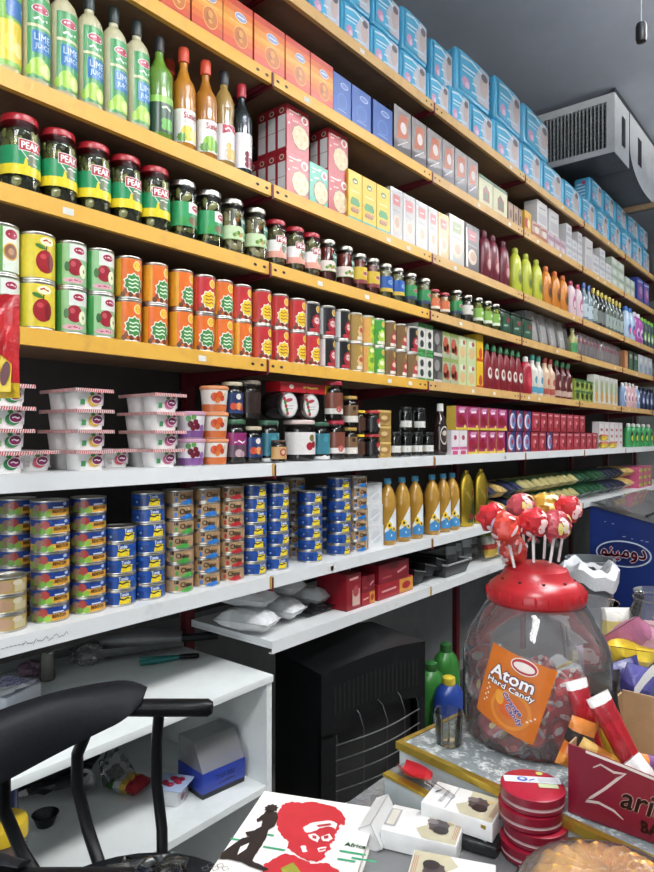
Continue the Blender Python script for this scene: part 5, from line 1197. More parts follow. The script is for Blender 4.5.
for i, (a, c) in enumerate(((594, 599), (599.5, 604), (604.5, 609), (609.5, 613.5), (614, 617.5))): put_box(PR['sach'], .1, a, c, X5, TOP[5], 'white and yellow packet standing upright, ' + ords(i) + ' of five', 'upright packets')
PR['car1'] = squeeze('shampoo_bottle', .21, .036, '#c8a0a4', '#d8d0cc', l_simple('#e2d6d4', '#a85a7c')); PR['car2'] = squeeze('shampoo_bottle', .2, .036, '#7a94b8', '#dcdcdc', l_simple('#d4dce4', '#4a6aa0')); PR['car3'] = squeeze('shampoo_bottle', .2, .04, '#232c4c', '#1c2034', l_simple('#5a6a94', '#c4c8d4'))
for i, (k, px) in enumerate((('car2', 622), ('car1', 625.5), ('car1', 629), ('car1', 632.5), ('car2', 636), ('car3', 640), ('car3', 644), ('car3', 648), ('car3', 651.5))): PR[k].put((X5b, row_y('ket', px, X5b, .0365 if k != 'car3' else .0405), TOP[5]), -.3, {'car1': 'pink shampoo bottle', 'car2': 'pale blue shampoo bottle', 'car3': 'navy shampoo bottle'}[k] + ', ' + ords(i) + ' along the shampoo row', 'shampoo bottles')

# ---- far end of the two white shelves
PR['flat'] = simple('wafer_box', .09, .05, .20, '#cfc8ca', [('r', -.35, .1, .35, .9, '#dcd6d6'), ('l', -.2, .2, .2, .2, '#b02c3c', .1), ('l', -.2, .45, .2, .45, '#b02c3c', .1), ('l', -.2, .7, .2, .7, '#b02c3c', .1)])
for i, (a, c) in enumerate(((599, 604), (604.5, 609), (609.5, 614), (614.5, 618.5), (619, 622.5))): put_box(PR['flat'], .09, a, c, XFJ - .06, TOP[6], 'upright white and red wafer box, ' + ords(i) + ' of five', 'wafer boxes')
PR['ypk'] = packet('cake_packet', .11, .05, .05, ['#d8c03c', '#c9a82c', '#c86a5c'], 'crinkle', 'packet')
for i, (px, z) in enumerate(((603, 0), (603, .055), (612, 0))): PR['ypk'].put((XFJ + .005, YX(px, XFJ), TOP[6] + z), 0, ('yellow cake packet lying before the wafer boxes', 'yellow cake packet on top of another', 'yellow cake packet farther along the white shelf')[i], 'cake packets')
PR['gsp'] = squeeze('cleaner_bottle', .2, .045, '#2f8a4a', '#d6d6d2', l_simple('#1c2422', '#d4c83c'))
for i, px in enumerate((628, 633, 638, 643, 648)): PR['gsp'].put((XFJ - .05, YX(px, XFJ - .05), TOP[6]), -.3, 'green cleaner bottle, ' + ords(i) + ' at the far end of the white shelf', 'cleaner bottles')
def lying(name, cols, lx=.30, r=.035, mat='crinkle', cat='packet', seed=0):
    M = Matrix.Rotation(R(90), 4, 'Y')
    return Proto(name, cat, B().pillow(r * 2.6, lx, r * 1.7, cols, mat, 10, Matrix.Translation((-lx / 2, 0, r + .007)) @ Matrix.Rotation(R(-90), 4, 'Y'), .25, seed))
PR['pasd'] = lying('pasta_packet', ['#232b4c', '#1c2038', '#b88a5c', '#2a3050'], seed=1); PR['pasg'] = lying('pasta_packet', ['#b0a468', '#2f6a44', '#8a8a4c', '#5c7a44', '#a8a060'], seed=2); PR['pask'] = lying('pasta_packet', ['#1c4a2c', '#24583a', '#1f5030'], seed=5); PR['pasn'] = lying('pasta_packet', ['#22263c', '#2c3048', '#1c2034'], seed=7); PR['past'] = lying('pasta_packet', ['#c9a860', '#b8964c', '#d2b878'], seed=8)
X7 = FX[7] - .02
seq = [('pasd', 497), ('past', 507), ('pasd', 516), ('pasd', 524), ('pasg', 531), ('pasg', 538), ('pasg', 544.5), ('pasg', 551), ('pasg', 557), ('pasg', 563), ('pasg', 568.5), ('pasg', 574), ('pasg', 579), ('pask', 586), ('pask', 592), ('pask', 597.5), ('pask', 602.5), ('pask', 607), ('pasn', 612), ('pasn', 617), ('pasn', 621.5), ('pasn', 626), ('past', 631), ('past', 635.5)]
DP = {'pasd': 'dark blue pasta packet', 'pasg': 'green and gold pasta packet', 'pask': 'dark green packet', 'pasn': 'navy packet', 'past': 'tan packet'}
for t in range(2):
    for i, (k, px) in enumerate(seq):
        PR[k].put((X7 - .01 - .015 * t + random.uniform(-.012, .012), YX(px + (1.5 if t == 1 else 0), X7) + random.uniform(-.004, .004), TOP[7] + t * .092 + .002), random.uniform(-.06, .06), f'{DP[k]} lying endwise, {ords(i)} along the {("lower", "upper")[t]} layer', 'packets lying on the far white shelf', (1, .92, 1.22))
PR['cand'] = simple('sweet_box', .12, .2, .06, '#c8547c', [('r', -.5, .3, .2, .7, '#d8c03c'), ('e', .2, .5, .2, .3, '#6aa04c')])
for t in range(3):
    for i, (a, c) in enumerate(((639, 643.5), (644, 648), (648.5, 652))): put_box(PR['cand'], .12, a, c, X7, TOP[7] + t * .0606, f'pink and yellow sweet box, {ords(i)} along the {("lower", "middle", "top")[t]} row', 'sweet boxes at the far end')

# ---- lowest shelf: sugar bags, red boxes, trays
PR['sug'] = lying('sugar_bag', ['#d6d8da', '#cfd2d4', '#dcdee0'], .20, .045, 'crinkle', 'sugar bag', 11)
X8 = FX[8] - .03
for i, (px, dz, dx, rz) in enumerate(((264, 0, .0, .3), (262, .066, .03, .25), (290, 0, .03, .2), (291, .066, .07, .25), (290, .130, .09, .2), (316, 0, .07, .2))):
    PR['sug'].put((X8 - dx, YX(px, X8 - dx - .05), TOP[8] + dz + .006), rz, 'white sugar bag, ' + ('under the front pair', 'on top of the front pair', 'beside the front pair', 'middle of the rear pile', 'topmost of the rear pile', 'nearer the red boxes')[i], 'white sugar bags on the lowest shelf', (1, .9, .8))
o = empty('wrapper_sheet', 'crumpled black and silver wrapper beside the sugar bags', 'wrapper', (X8 - .04, YX(322, X8), TOP[8] + .008))
o2 = obj('sheet', B().pillow(.16, .13, .02, ['#1c1d20', '#8a8d90', '#2a2b2e'], 'foil', 12, Matrix.Translation((-.07, .06, .012)) @ Matrix.Rotation(R(-90), 4, 'Y'), .8, 5), o)
def d_red(b, C, w, h): b.rect(C, -w / 2, 0, w / 2, h, '#8c1420', .0003, step=1); b.rect(C, -w * .1, h * .1, w * .42, h * .55, '#c9a89c', .0006, step=1); b.ell(C, w * .14, h * .5, w * .2, h * .16, '#a83a3c', .0009); b.line(C, [(-w * .3, h * .85), (w * .3, h * .87)], h * .06, '#d8a4a0', .0008)
PR['pud'] = mk_box('pudding_box', .09, .035, .135, '#8c1622', d_red)
for i in range(4): PR['pud'].put((X8 - .0 - .0, YX(330.5, X8) + i * .0, TOP[8]) if False else (X8 - i * .0362, YX(354, X8), TOP[8]), 0, ('red dessert box standing upright, front one', 'red dessert box, second from the front', 'red dessert box, third from the front', 'red dessert box at the rear of the four')[i], 'red dessert boxes')
PR['rbx'] = simple('tea_carton', .15, .12, .062, '#9c1824', [('r', .1, .05, .5, .95, '#c8862c'), ('e', .3, .5, .12, .25, '#a81c24'), ('l', -.4, .5, 0, .55, '#d8a4a0', .12)])
PR['rbt'] = simple('tea_carton', .15, .12, .075, '#7c1420', [('r', -.15, .65, .12, 1, '#5a0e16'), ('l', .1, .4, .4, .6, '#c98a8c', .12), ('l', -.4, .3, -.1, .3, '#a8444c', .1)])
line_up(8, X8, [('rbx', .15, 362, 375, 0, .8, 'low red carton next to the dessert boxes'), ('rbt', .15, 362, 375, .0505, .8, 'dark red carton on the low one'), ('rbx', .15, 378, 413, 0, 1, 'wide red and gold carton on the lowest shelf'), ('rbt', .15, 379, 409, .0626, 1, 'open dark red carton on top of the wide one')], 'red cartons on the lowest shelf')
def mk_pan():
    b = B(); t = .0015
    for (x0, y0, z0, x1, y1, z1) in ((-.30, -.055, 0, 0, .055, .002),):
        b.box((x0, y0, z0), (x1, y1, z1), mat='dark_metal')
    b.add([(0, -.055, 0), (0, .055, 0), (.012, .068, .05), (.012, -.068, .05), (-.3, -.055, 0), (-.3, .055, 0), (-.312, .068, .05), (-.312, -.068, .05)], [(0, 1, 2, 3), (5, 4, 7, 6), (1, 5, 6, 2), (4, 0, 3, 7)], mat='dark_metal')
    return Proto('baking_tray', 'tray', b, ('rim', B().tube([(.012, -.068, .05), (.012, .068, .05), (-.312, .068, .05), (-.312, -.068, .05), (.012, -.068, .05)], .003, mat='chrome', n=6)))
PR['pan'] = mk_pan()
for i, (px, rx) in enumerate(((419, 12), (429.5, 14), (440, 16))): PR['pan'].put((X8 - .01, YX(px, X8), TOP[8] + .02 + .012 * i), 0, 'dark metal tray tilted on the lowest shelf, ' + ords(i) + ' of three', 'tilted metal trays', (1, .66, 1), (R(-rx), 0, 0))
t = empty('plastic_tray', 'dark plastic tray with a pale rim beside the metal trays', 'tray', (X8, YX(456, X8), TOP[8] + .002))
obj('tray', B().box((-.3, -.1, 0), (0, .1, .003), '#2a2b2c', 'plastic').add([(0, -.1, 0), (0, .1, 0), (.02, .12, .06), (.02, -.12, .06), (-.3, -.1, 0), (-.3, .1, 0), (-.32, .12, .06), (-.32, -.12, .06)], [(0, 1, 2, 3), (5, 4, 7, 6), (1, 5, 6, 2), (4, 0, 3, 7)], '#333435', 'plastic'), t)
obj('rim', B().tube([(.02, -.12, .06), (.02, .12, .06), (-.32, .12, .06), (-.32, -.12, .06), (.02, -.12, .06)], .005, '#8a8c8c', 'plastic', 8), t)
PR['utn'] = packet('cutlery_packet', .09, .20, .035, ['#8f9396', '#5c5f62', '#a4a8aa'], 'film', 'packet', None, 3)
PR['utf'] = packet('cutlery_packet', .09, .19, .03, ['#55585a', '#8c9092', '#3c3e40'], 'foil', 'packet', None, 4)
for i, (k, px) in enumerate((('utf', 452), ('utf', 461), ('utf', 474), ('utf', 484))): PR[k].put((X8 - .05 - .02 * i, YX(px, X8 - .05), TOP[8] + .03), -.4, 'shiny grey packet standing in the lowest shelf, ' + ords(i) + ' of four', 'shiny grey packets', (1, .8, .68), (0, R(-10), -.4))
PR['snk'] = packet('snack_packet', .12, .16, .05, ['#c8a83c', '#a8382c', '#b8b4a8', '#7a8a3c'], 'foil', 'packet', None, 6)
for i, px in enumerate((494, 502, 509, 516)): PR['snk'].put((X8 - .02, YX(px, X8), TOP[8] + .02), -.5, 'bright snack packet leaning at the end of the lowest shelf, ' + ords(i) + ' of four', 'snack packets', (1, .62, .85), (0, R(-12), -.3))

# ================================================================== floor and far end
fz = empty('chest_freezer', 'dark blue chest freezer with an oval logo under the far white shelf', 'freezer', (0.012, 4.62, 0))
FW, FL, HB, HF = .78, 1.5, 1.02, .86
b = B()
b.add([(0, 0, .06), (FW, 0, .06), (FW, 0, HF), (.06, 0, HB), (0, 0, HB), (0, FL, .06), (FW, FL, .06), (FW, FL, HF), (.06, FL, HB), (0, FL, HB)],
      [(0, 1, 2, 3, 4), (9, 8, 7, 6, 5), (0, 5, 6, 1), (1, 6, 7, 2), (0, 4, 9, 5)], mat='freezer_blue')
obj('body', b, fz)
sl = Vector((FW - .06, 0, HF - HB)).normalized(); up_ = Vector((-sl.z, 0, sl.x))
b = B(); p0 = Vector((.06, 0, HB))
def slab(a0, a1, y0, y1, t0, t1, mat, col='#888888'):
    P = [p0 + sl * a + up_ * t + Vector((0, y, 0)) for a in (a0, a1) for y in (y0, y1) for t in (t0, t1)]
    return B().add(P, [(0, 1, 3, 2), (4, 6, 7, 5), (0, 4, 5, 1), (2, 3, 7, 6), (0, 2, 6, 4), (1, 5, 7, 3)], col, mat)
obj('lid_frame', slab(-.06, .75, -.012, .05, .0, .022, 'chrome'), fz)
obj('lid', slab(-.06, .75, .052, FL, .0, .02, 'grey_glass'), fz)
obj('lid_slat', slab(.28, .30, .05, FL, .021, .03, 'dark_metal'), fz)
C = flat((.215, 0, .725), (1, 0, 0), (0, 0, 1))
b = B().ell(C, 0, 0, .175, .088, '#c9d4e2', .002, n=40).ell(C, 0, 0, .165, .079, '#1c2a66', .003, n=40)
b.text(C, '\uFEEE\uFEE8\uFEF4\uFEE3\uFEED\uFEA9', 0.0, -.006, .088, '#e8e4ea', .004, w=.28, bold=.007); b.text(C, '\uFEEE\uFEE8\uFEF4\uFEE3\uFEED\uFEA9', 0.0, -.006, .088, '#c0304a', .005, w=.28, bold=.0032)
obj('logo', b, fz)
b = B()
for i, (x, z) in enumerate(((.1, .93), (.15, .92), (.22, .84), (.27, .83), (.33, .825), (.36, .82), (.30, .80))): b.ell(C, x - .215, z - .725, .006 + .003 * (i % 3), .003, '#b8c4d6', .001, 'matte', 8, .2)
obj('scuffs', b, fz)
obj('foot', B().box((.03, .03, 0), (.09, .09, .06), mat='black_enamel'), fz); obj('foot', B().box((FW - .09, .03, 0), (FW - .03, .09, .06), mat='black_enamel'), fz)
obj('foot', B().box((.03, FL - .09, 0), (.09, FL - .03, .06), mat='black_enamel'), fz); obj('foot', B().box((FW - .09, FL - .09, 0), (FW - .03, FL - .03, .06), mat='black_enamel'), fz)

def mk_bin(h):
    o = B(); pr = [(0, 0), (.10, 0), (.135, h), (.145, h), (.145, h - .02), (.139, h - .02)]; inn = [(.128, h - .002), (.098, .01), (0, .01)]
    o.shell([(0.001, 0), (.105, 0), (.135, h - .02), (.146, h - .02), (.146, h), (.130, h), (.10, .01), (.001, .01)], '#6d7377', 'bin_grey', 30); return o
bn = Proto('waste_bin', 'bin', mk_bin(.74))
P1 = PZ(588, 572, .74)
def at_floor(p): return Vector((p.x, p.y, 0))
bn.put(at_floor(P1), 0, 'grey plastic bin with a white bag hanging out, before the blue freezer')
PR['bin2'] = Proto('waste_bin', 'bin', mk_bin(.76)); PR['bin2'].put(at_floor(P1) + Vector((-.10, .36, 0)), 0, 'second grey bin standing behind the one with the white bag')
bg = empty('bin_bag', 'white plastic bag hanging in the grey bin', 'plastic bag', at_floor(P1) + Vector((0, 0, .745)))
b = B()
rr = random.Random(4)
vs, fs = [], []
for k in range(37):
    a = 2 * pi * k / 36; w = .022 * sin(3 * a) + .012 * sin(8 * a + 1)
    for r_, z in ((.09, -.06), (.10 + w * .3, .02 + w), (.128, .045 + w), (.158 + abs(w) * .4, .012 + w), (.160, -.06 + w)): vs.append((r_ * cos(a), r_ * sin(a), z))
for k in range(36):
    for j in range(4): fs.append((k * 5 + j, k * 5 + j + 1, (k + 1) * 5 + j + 1, (k + 1) * 5 + j))
b.add(vs, fs, '#d5d8dc', 'crinkle'); obj('bag', b, bg)
obj('rubbish', B().ball((0, 0, -.04), (.09, .09, .06), '#26292e', 'crinkle', 12, None, .5, 2), bg)
pk = empty('plastic_tub', 'pink plastic tub on the floor beside the grey bins', 'tub', at_floor(P1) + Vector((.36, -.1, 0)))
obj('bowl', B().shell([(.001, .0), (.13, .0), (.17, .50), (.185, .51), (.18, .515), (.16, .50), (.13, .012), (.001, .012)], '#c9929a', 'plastic', 30), pk)

# bleach bottles and a roll on the plinth behind the heater
pl = empty('plinth', 'low dark plinth under the lowest white shelf', 'plinth', (-.2, 3.0, 0)); obj('block', B().box((-.19, -.45, 0), (.19, .55, .12), mat='back_board', bev=.004), pl)
PR['blg'] = squeeze('bleach_bottle', .30, .075, '#2f7a2c', '#245f26', l_simple('#3f8a38', '#58a04c')); PR['blb'] = squeeze('bleach_bottle', .27, .078, '#1f3f94', '#d8c02c', l_simple('#2a52a8', '#1c3a86'))
yb = YX(440, -.16)
PR['blg'].put((-.16, YX(431, -.16), .121), -.5, 'green bleach bottle beside the heater'); PR['blg'].put((-.20, YX(446, -.20), .121), -.5, 'green bleach bottle behind the blue one', None, (1, 1, 1.1)); PR['blb'].put((-.04, YX(449, -.04), .121), -.5, 'blue bottle with yellow cap beside the heater')
rl = empty('paper_roll', 'pale blue wrapped roll standing next to the heater', 'roll', (.12, YX(428, .12), 0)); obj('roll', B().lathe([(0, 0), (.055, 0), (.06, .01), (.06, .32), (.05, .33), (0, .33)], '#7fb2c8', 'crinkle', 24), rl)
b = B(); C = cyl(.061); b.rect(C, -.08, .22, .08, .29, '#d6e2e8', .001); b.ell(C, -.03, .14, .02, .03, '#2a7a9a', .001); obj('label', b, rl)

# things in and on the white low unit
def on_desk(px, py): return PZ(px, py, DZ + .001)
sc_ = empty('metal_scoop', 'grey metal scoop lying on the white unit under the tuna shelf', 'scoop', on_desk(112, 656), TH + .32)
sc_.rotation_euler.x = R(38); sc_.location.z += .022
sc_.scale = (1.3, 1.3, 1.3)
b = B(); vs, fs = [], []
for k in range(13):
    t = k / 12; x = -.02 + .20 * t; r = .037 * (1 - .45 * t ** 2)
    for j in range(13):
        a = R(-20 + 230 * j / 12); vs.append((x + (.03 * (1 - abs(j - 6) / 6) - .03) * (1 - t), r * cos(a), .037 - (.037 - r) * .9 - r * sin(a) * (1 if sin(a) > 0 else .8) + .0))
for k in range(12):
    for j in range(12): fs.append((k * 13 + j, k * 13 + j + 1, (k + 1) * 13 + j + 1, (k + 1) * 13 + j))
b.add(vs, fs, mat='scoop_metal'); obj('bowl', b, sc_)
obj('handle', B().tube([(.176, 0, .022), (.20, 0, .022), (.27, 0, .022)], .011, mat='dark_metal', n=10), sc_)
pr_ = empty('pliers', 'teal handled pliers lying in front of the scoop', 'pliers', on_desk(168, 660), TH + .2)
pr_.scale = (1.2, 1.2, 1.2)
obj('handle', B().tube([(-.075, .0, .008), (-.04, -.004, .008), (.0, -.002, .008), (.03, .004, .008)], [.007, .008, .007, .005], '#14706c', 'plastic', 8), pr_)
obj('handle', B().tube([(-.07, -.028, .008), (-.035, -.022, .008), (.0, -.012, .008), (.03, .0, .008)], [.007, .008, .007, .005], '#14706c', 'plastic', 8), pr_)
obj('jaws', B().rbox((.03, -.008, .003), (.085, .012, .014), .004, '#2c2e30', 'metal', 4), pr_)
gb = empty('glass_jar', 'slim clear glass jar standing on the white unit', 'glass jar', on_desk(48, 679)); obj('glass', B().shell([(.001, 0), (.021, 0), (.0225, .006), (.0225, .10), (.021, .105)], '#ffffff', 'clear_plastic', 20), gb); obj('contents', B().lathe([(0, .003), (.019, .003), (.019, .085), (0, .085)], '#6a685a', 'liquid', 16), gb)
tb = empty('plastic_bag', 'crumpled clear bag lying behind the glass jar', 'plastic bag', on_desk(88, 664)); obj('bag', B().ball((0, 0, .032), (.05, .05, .03), '#9a9ea0', 'film', 14, None, .6, 8), tb)
tp = empty('tissue_pack', 'white pack with violet patterned top at the near end of the unit', 'tissue pack', PZ(10, 703, DZ + .001), R(20)); obj('pack', B().rbox((-.07, -.07, 0), (.06, .06, .05), .012, '#cfd3dc', 'crinkle', 6), tp)
b = B(); rr = random.Random(9); C = flat((-.005, -.005, .0515), (1, 0, 0), (0, 1, 0))
b.rect(C, -.058, -.058, .058, .058, '#c4c6e4', .0, step=1)
for k in range(110): b.ell(C, rr.uniform(-.054, .054), rr.uniform(-.054, .054), .004, .0026, rr.choice(['#4a48b8', '#6a66cc', '#3c3aa0']), .0006, 'gloss', 6, 0, rr.uniform(0, 3))
obj('pattern', b, tp)
ws = empty('paper_sheet', 'loose white curled paper on the patterned pack', 'paper', PZ(2, 694, DZ + .06), R(30))
vs = [(.07 * (i / 6 - .5) * 2, .05 * (j / 6 - .5) * 2, .03 * (i / 6) ** 2 + .01 * sin(j)) for i in range(7) for j in range(7)]
obj('sheet', B().add(vs, [(i * 7 + j, i * 7 + j + 1, i * 7 + j + 8, i * 7 + j + 7) for i in range(6) for j in range(6)], '#c9cdd2', 'matte'), ws)
pc = empty('cloth', 'dusty pink cloth lying beside the patterned pack', 'cloth', on_desk(31, 675)); obj('cloth', B().ball((0, 0, .02), (.045, .035, .02), '#7a5f70', 'matte', 14, None, .7, 3), pc)
def on_low(px, py): return PZ(px, py, LZ + .001)
yg = empty('yogurt_cup', 'opened yoghurt cup with dark berries before the blue case', 'yogurt', on_low(174, 800), R(25))
b = B(); vs = []
for z, k in ((0, .82), (.052, 1.0)):
    for q in range(24):
        a = 2 * pi * q / 24; rr_ = (abs(cos(a)) ** 5 + abs(sin(a)) ** 5) ** (-.2); vs.append((.036 * k * rr_ * cos(a), .036 * k * rr_ * sin(a), z))
b.add(vs, [(i, (i + 1) % 24, 24 + (i + 1) % 24, 24 + i) for i in range(24)] + [tuple(range(23, -1, -1)), tuple(range(24, 48))], '#cfd2d4', 'plastic'); obj('cup', b, yg)
obj('rim', B().rbox((-.047, -.047, .0525), (.047, .047, .0555), .0015, '#9fb0d4', 'plastic', 6), yg)
b = B(); rr = random.Random(2)
for k in range(9): b.ball((rr.uniform(-.026, .02), rr.uniform(-.026, .02), .058), (.011, .009, .005), rr.choice(['#7a1430', '#961c3c', '#5c1026']), 'gloss', 8, Matrix.Rotation(k, 3, 'Z'))
obj('berry_print', b, yg)
b = B(); C = flat((.0345, 0, .026), (0, 1, 0), (.004, 0, .05)); b.ell(C, -.012, 0, .012, .010, '#7a1c50', .002); b.rect(C, .012, -.018, .022, .010, '#8c8f92', .002); obj('label', b, yg)
tc = empty('tool_case', 'blue case with a sloping clear lid on the inner shelf of the unit', 'case', on_low(245, 780) , R(-6))
W_, D_ = .155, .13
obj('base', B().box((-D_, -W_, .0), (0, 0, .014), '#15181c', 'plastic').box((-D_ - .002, -W_ - .002, .0145), (.002, .002, .075), '#20389c', 'gloss', .003), tc)
b = B().add([(0, -W_, .0755), (0, 0, .0755), (-.05, 0, .155), (-.05, -W_, .155), (-D_, 0, .0755), (-D_, -W_, .0755), (-D_, 0, .155), (-D_, -W_, .155)], [(0, 1, 2, 3), (1, 4, 6, 2), (5, 0, 3, 7), (3, 2, 6, 7), (4, 5, 7, 6)], '#888888', 'grey_glass'); obj('lid', b, tc)
obj('inside', B().rbox((-.11, -.14, .077), (-.05, -.015, .13), .01, '#22262c', 'plastic', 4), tc)
b = B(); C = front(.0026); b.text(C, 'TNF 300', -.075, .05, .016, '#10152c', .0006, w=.07); b.line(C, [(-.10, .030), (-.04, .033)], .003, '#16204c', .0006); obj('marking', b, tc)
cp_ = empty('snack_wrapper', 'red yellow and green snack wrapper on the inner shelf', 'wrapper', on_low(131, 790), R(20)); obj('wrapper', B().pillow(.09, .11, .035, ['#b02430', '#a81c2c', '#d8b03c', '#c9ccd0', '#3f8a3c'], 'foil', 10, Matrix.Translation((0, 0, .024)) @ Matrix.Rotation(R(-90), 4, 'Y'), .4, 2), cp_)
bw = empty('metal_bowl', 'small dark metal bowl on the inner shelf', 'bowl', on_low(46, 824)); obj('bowl', B().shell([(.001, .0), (.022, .0), (.034, .03), (.036, .031), (.032, .028), (.021, .003), (.001, .003)], '#3a3c3f', 'dark_metal', 24), bw)
bb = empty('dark_bag', 'heap of black plastic bag on the inner shelf', 'plastic bag', on_low(58, 790)); obj('bag', B().ball((-.02, 0, .052), (.08, .11, .04), '#121418', 'crinkle', 18, None, .6, 12), bb)
wb = empty('steel_cup', 'shiny steel cup lying behind the chair on the inner shelf', 'cup', on_low(84, 786), R(60)); obj('cup', B().lathe([(0, 0), (.026, 0), (.034, .06), (.0355, .062), (.033, .06), (.025, .004), (0, .004)], '#b4b7ba', 'metal', 22, M=Matrix.Translation((0, 0, .0355)) @ Matrix.Rotation(R(80), 4, 'X')), wb)
gp = empty('clear_bag', 'crumpled clear bag with odds and ends at the back of the inner shelf', 'plastic bag', on_low(116, 786)); obj('bag', B().ball((0, 0, .055), (.055, .045, .045), '#9a9ea0', 'film', 14, None, .6, 5), gp); obj('contents', B().ball((0, 0, .04), (.03, .026, .022), '#34373a', 'plastic', 10, None, .5, 7), gp)
yj = empty('spice_jar', 'clear jar of brown powder with a yellow lid at the near end', 'jar', PZ(2, 905, LZ + .001)); jr = .052
yj.location = (-.035, YX(3, -.035), LZ + .001)
obj('glass', B().shell([(.001, 0), (jr, 0), (jr, .17), (jr * .94, .185), (jr * .94, .195)], '#ffffff', 'clear_plastic', 28), yj); obj('contents', B().lathe([(0, .003), (jr * .94, .003), (jr * .94, .145), (jr * .4, .155), (0, .152)], '#8a5a3a', 'matte', 24), yj)
obj('lid', B().lathe([(jr * .95, .186), (jr * 1.02, .188), (jr * 1.02, .216), (jr * .97, .222), (0, .222)], '#c9a81c', 'plastic', 30), yj)
br_ = empty('foil_roll', 'dark blue roll standing behind the yellow lidded jar', 'roll', (-.16, YX(10, -.16), LZ + .001)); obj('roll', B().lathe([(0, 0), (.02, 0), (.02, .24), (0, .24)], '#24306e', 'crinkle', 18), br_)

# ================================================================== the glass counter and what lies on it
ZK = 1.02
ct = empty('glass_counter', 'glass topped shop counter with grey body and stepped gold trimmed end', 'counter', (.918, -.7, 0))
obj('body', B().box((.03, .03, 0), (1.2, 2.12, .95), '#6f7879', 'matte'), ct)
obj('glass_top', B().box((0, 0, ZK - .010), (1.25, 2.15, ZK), '#888888', 'counter_glass', .001), ct)
obj('top_frame', B().box((.02, .02, .952), (1.23, 2.13, ZK - .0105), '#8b9596', 'matte'), ct)
ZA, ZB = 1.07, 1.054
A0 = PZ(398, 741, ZA); A1 = PZ(500, 788, ZA); ad = (A1 - A0).normalized(); aang = math.atan2(ad.y, ad.x)
ta = empty('display_case', 'flat glass topped display case with gold trim under the candy jar', 'display case', (A0.x, A0.y, ZK + .0005), aang)
hA = ZA - ZK - .0005
obj('case', B().box((.002, .002, 0), (.80, .52, hA - .008), '#c3c9c9', 'gloss'), ta)
obj('glass_lid', B().box((.006, .008, hA - .0078), (.80, .52, hA), '#888888', 'painted_glitter'), ta)
obj('gold_trim', B().box((-.002, -.002, hA - .009), (.80, .0075, hA + .001), mat='gold_trim'), ta); obj('gold_trim', B().box((-.002, .008, hA - .009), (.0055, .52, hA + .001), mat='gold_trim'), ta)
B0 = PZ(383, 772, ZB); hB = ZB - ZK - .0005
tb_ = empty('display_step', 'narrow grey step with gold trimmed edge before the display case', 'display step', (B0.x, B0.y, ZK + .0005), aang)
obj('step', B().box((.002, .002, 0), (.16, .045, hB - .004), '#aeb7b8', 'gloss'), tb_)
obj('gold_trim', B().box((0, 0, hB - .0038), (.16, .012, hB), mat='gold_trim'), tb_); obj('glass_lid', B().box((0, .0122, hB - .0038), (.16, .045, hB - .0005), '#888888', 'grey_glass'), tb_)
rs = empty('red_scoop', 'small red plastic scoop lying on the gold trimmed step', 'scoop', PZ(418, 779, ZB + .001), aang - .1)
b = B(); vs, fs = [], []
for k in range(11):
    t = k / 10; w = .014 * sin(pi * min(1, .12 + .88 * t) * .62 + .35)
    for j in range(9): a = pi + pi * j / 8; vs.append((-.03 + .05 * t, w * cos(a) * (1 if t < .95 else .7), .013 + .012 * sin(a) * (.4 + .6 * sin(pi * min(1, t + .2)))))
for k in range(10):
    for j in range(8): fs.append((k * 9 + j, k * 9 + j + 1, (k + 1) * 9 + j + 1, (k + 1) * 9 + j))
b.add(vs, fs, '#b81c28', 'gloss'); obj('bowl', b, rs); obj('handle', B().tube([(.015, 0, .006), (.04, 0, .006), (.062, 0, .005)], .0035, '#c9cccc', 'clear_plastic', 8), rs)

# book
zb = ZK + .019
K0 = PZ(265, 790, zb); K1 = PZ(379, 807, zb); ku = (K1 - K0).normalized(); BW = (K1 - K0).length; kv = Vector((ku.y, -ku.x, 0)); BL = BW * 1.42
bk = empty('book', 'white covered book with a red stencil portrait lying on the counter', 'book', (K0.x, K0.y, ZK + .0005), math.atan2(ku.y, ku.x))
obj('cover', B().box((0, -BL, .0165), (BW, 0, .0185), '#e6e2df', 'gloss').box((0, -BL, 0), (BW, 0, .002), '#e6e2df', 'gloss').box((0, -BL, .002), (.002, 0, .0165), '#e6e2df', 'gloss'), bk)
obj('pages', B().box((.0025, -BL + .003, .0022), (BW - .003, -.003, .0163), '#d9d4c6', 'matte'), bk)
def bp(px, py):
    w = PZ(px, py, zb) - K0; return (w.dot(ku), w.dot(-kv))
C = flat((0, 0, .0186), (1, 0, 0), (0, 1, 0)); b = B()
def rough(pts, amp=.0011, n=5, seed=0):
    out = []; rq = random.Random(seed + len(pts))
    for (x0_, y0_), (x1_, y1_) in zip(pts, pts[1:] + pts[:1]):
        for k in range(n): out.append((x0_ + (x1_ - x0_) * k / n + rq.uniform(-amp, amp), y0_ + (y1_ - y0_) * k / n + rq.uniform(-amp, amp)))
    return out
RED_ = '#bf2430'
b.poly(C, rough([bp(*q) for q in ((283, 804), (291, 801), (302, 802), (312, 801), (324, 803), (335, 806), (343, 812), (346, 818), (345, 825), (341, 823), (339, 828), (336, 834), (335, 840), (331, 843), (331, 849), (326, 852), (325, 857), (318, 861), (309, 860), (301, 857), (296, 852), (288, 848), (289, 841), (283, 836), (279, 828), (276, 820), (279, 811))]), RED_, .0004)
b.poly(C, rough([bp(*q) for q in ((262, 874), (265, 864), (274, 858), (286, 853), (298, 856), (312, 863), (327, 862), (339, 869), (346, 880), (330, 900), (270, 900))]), RED_, .0005)
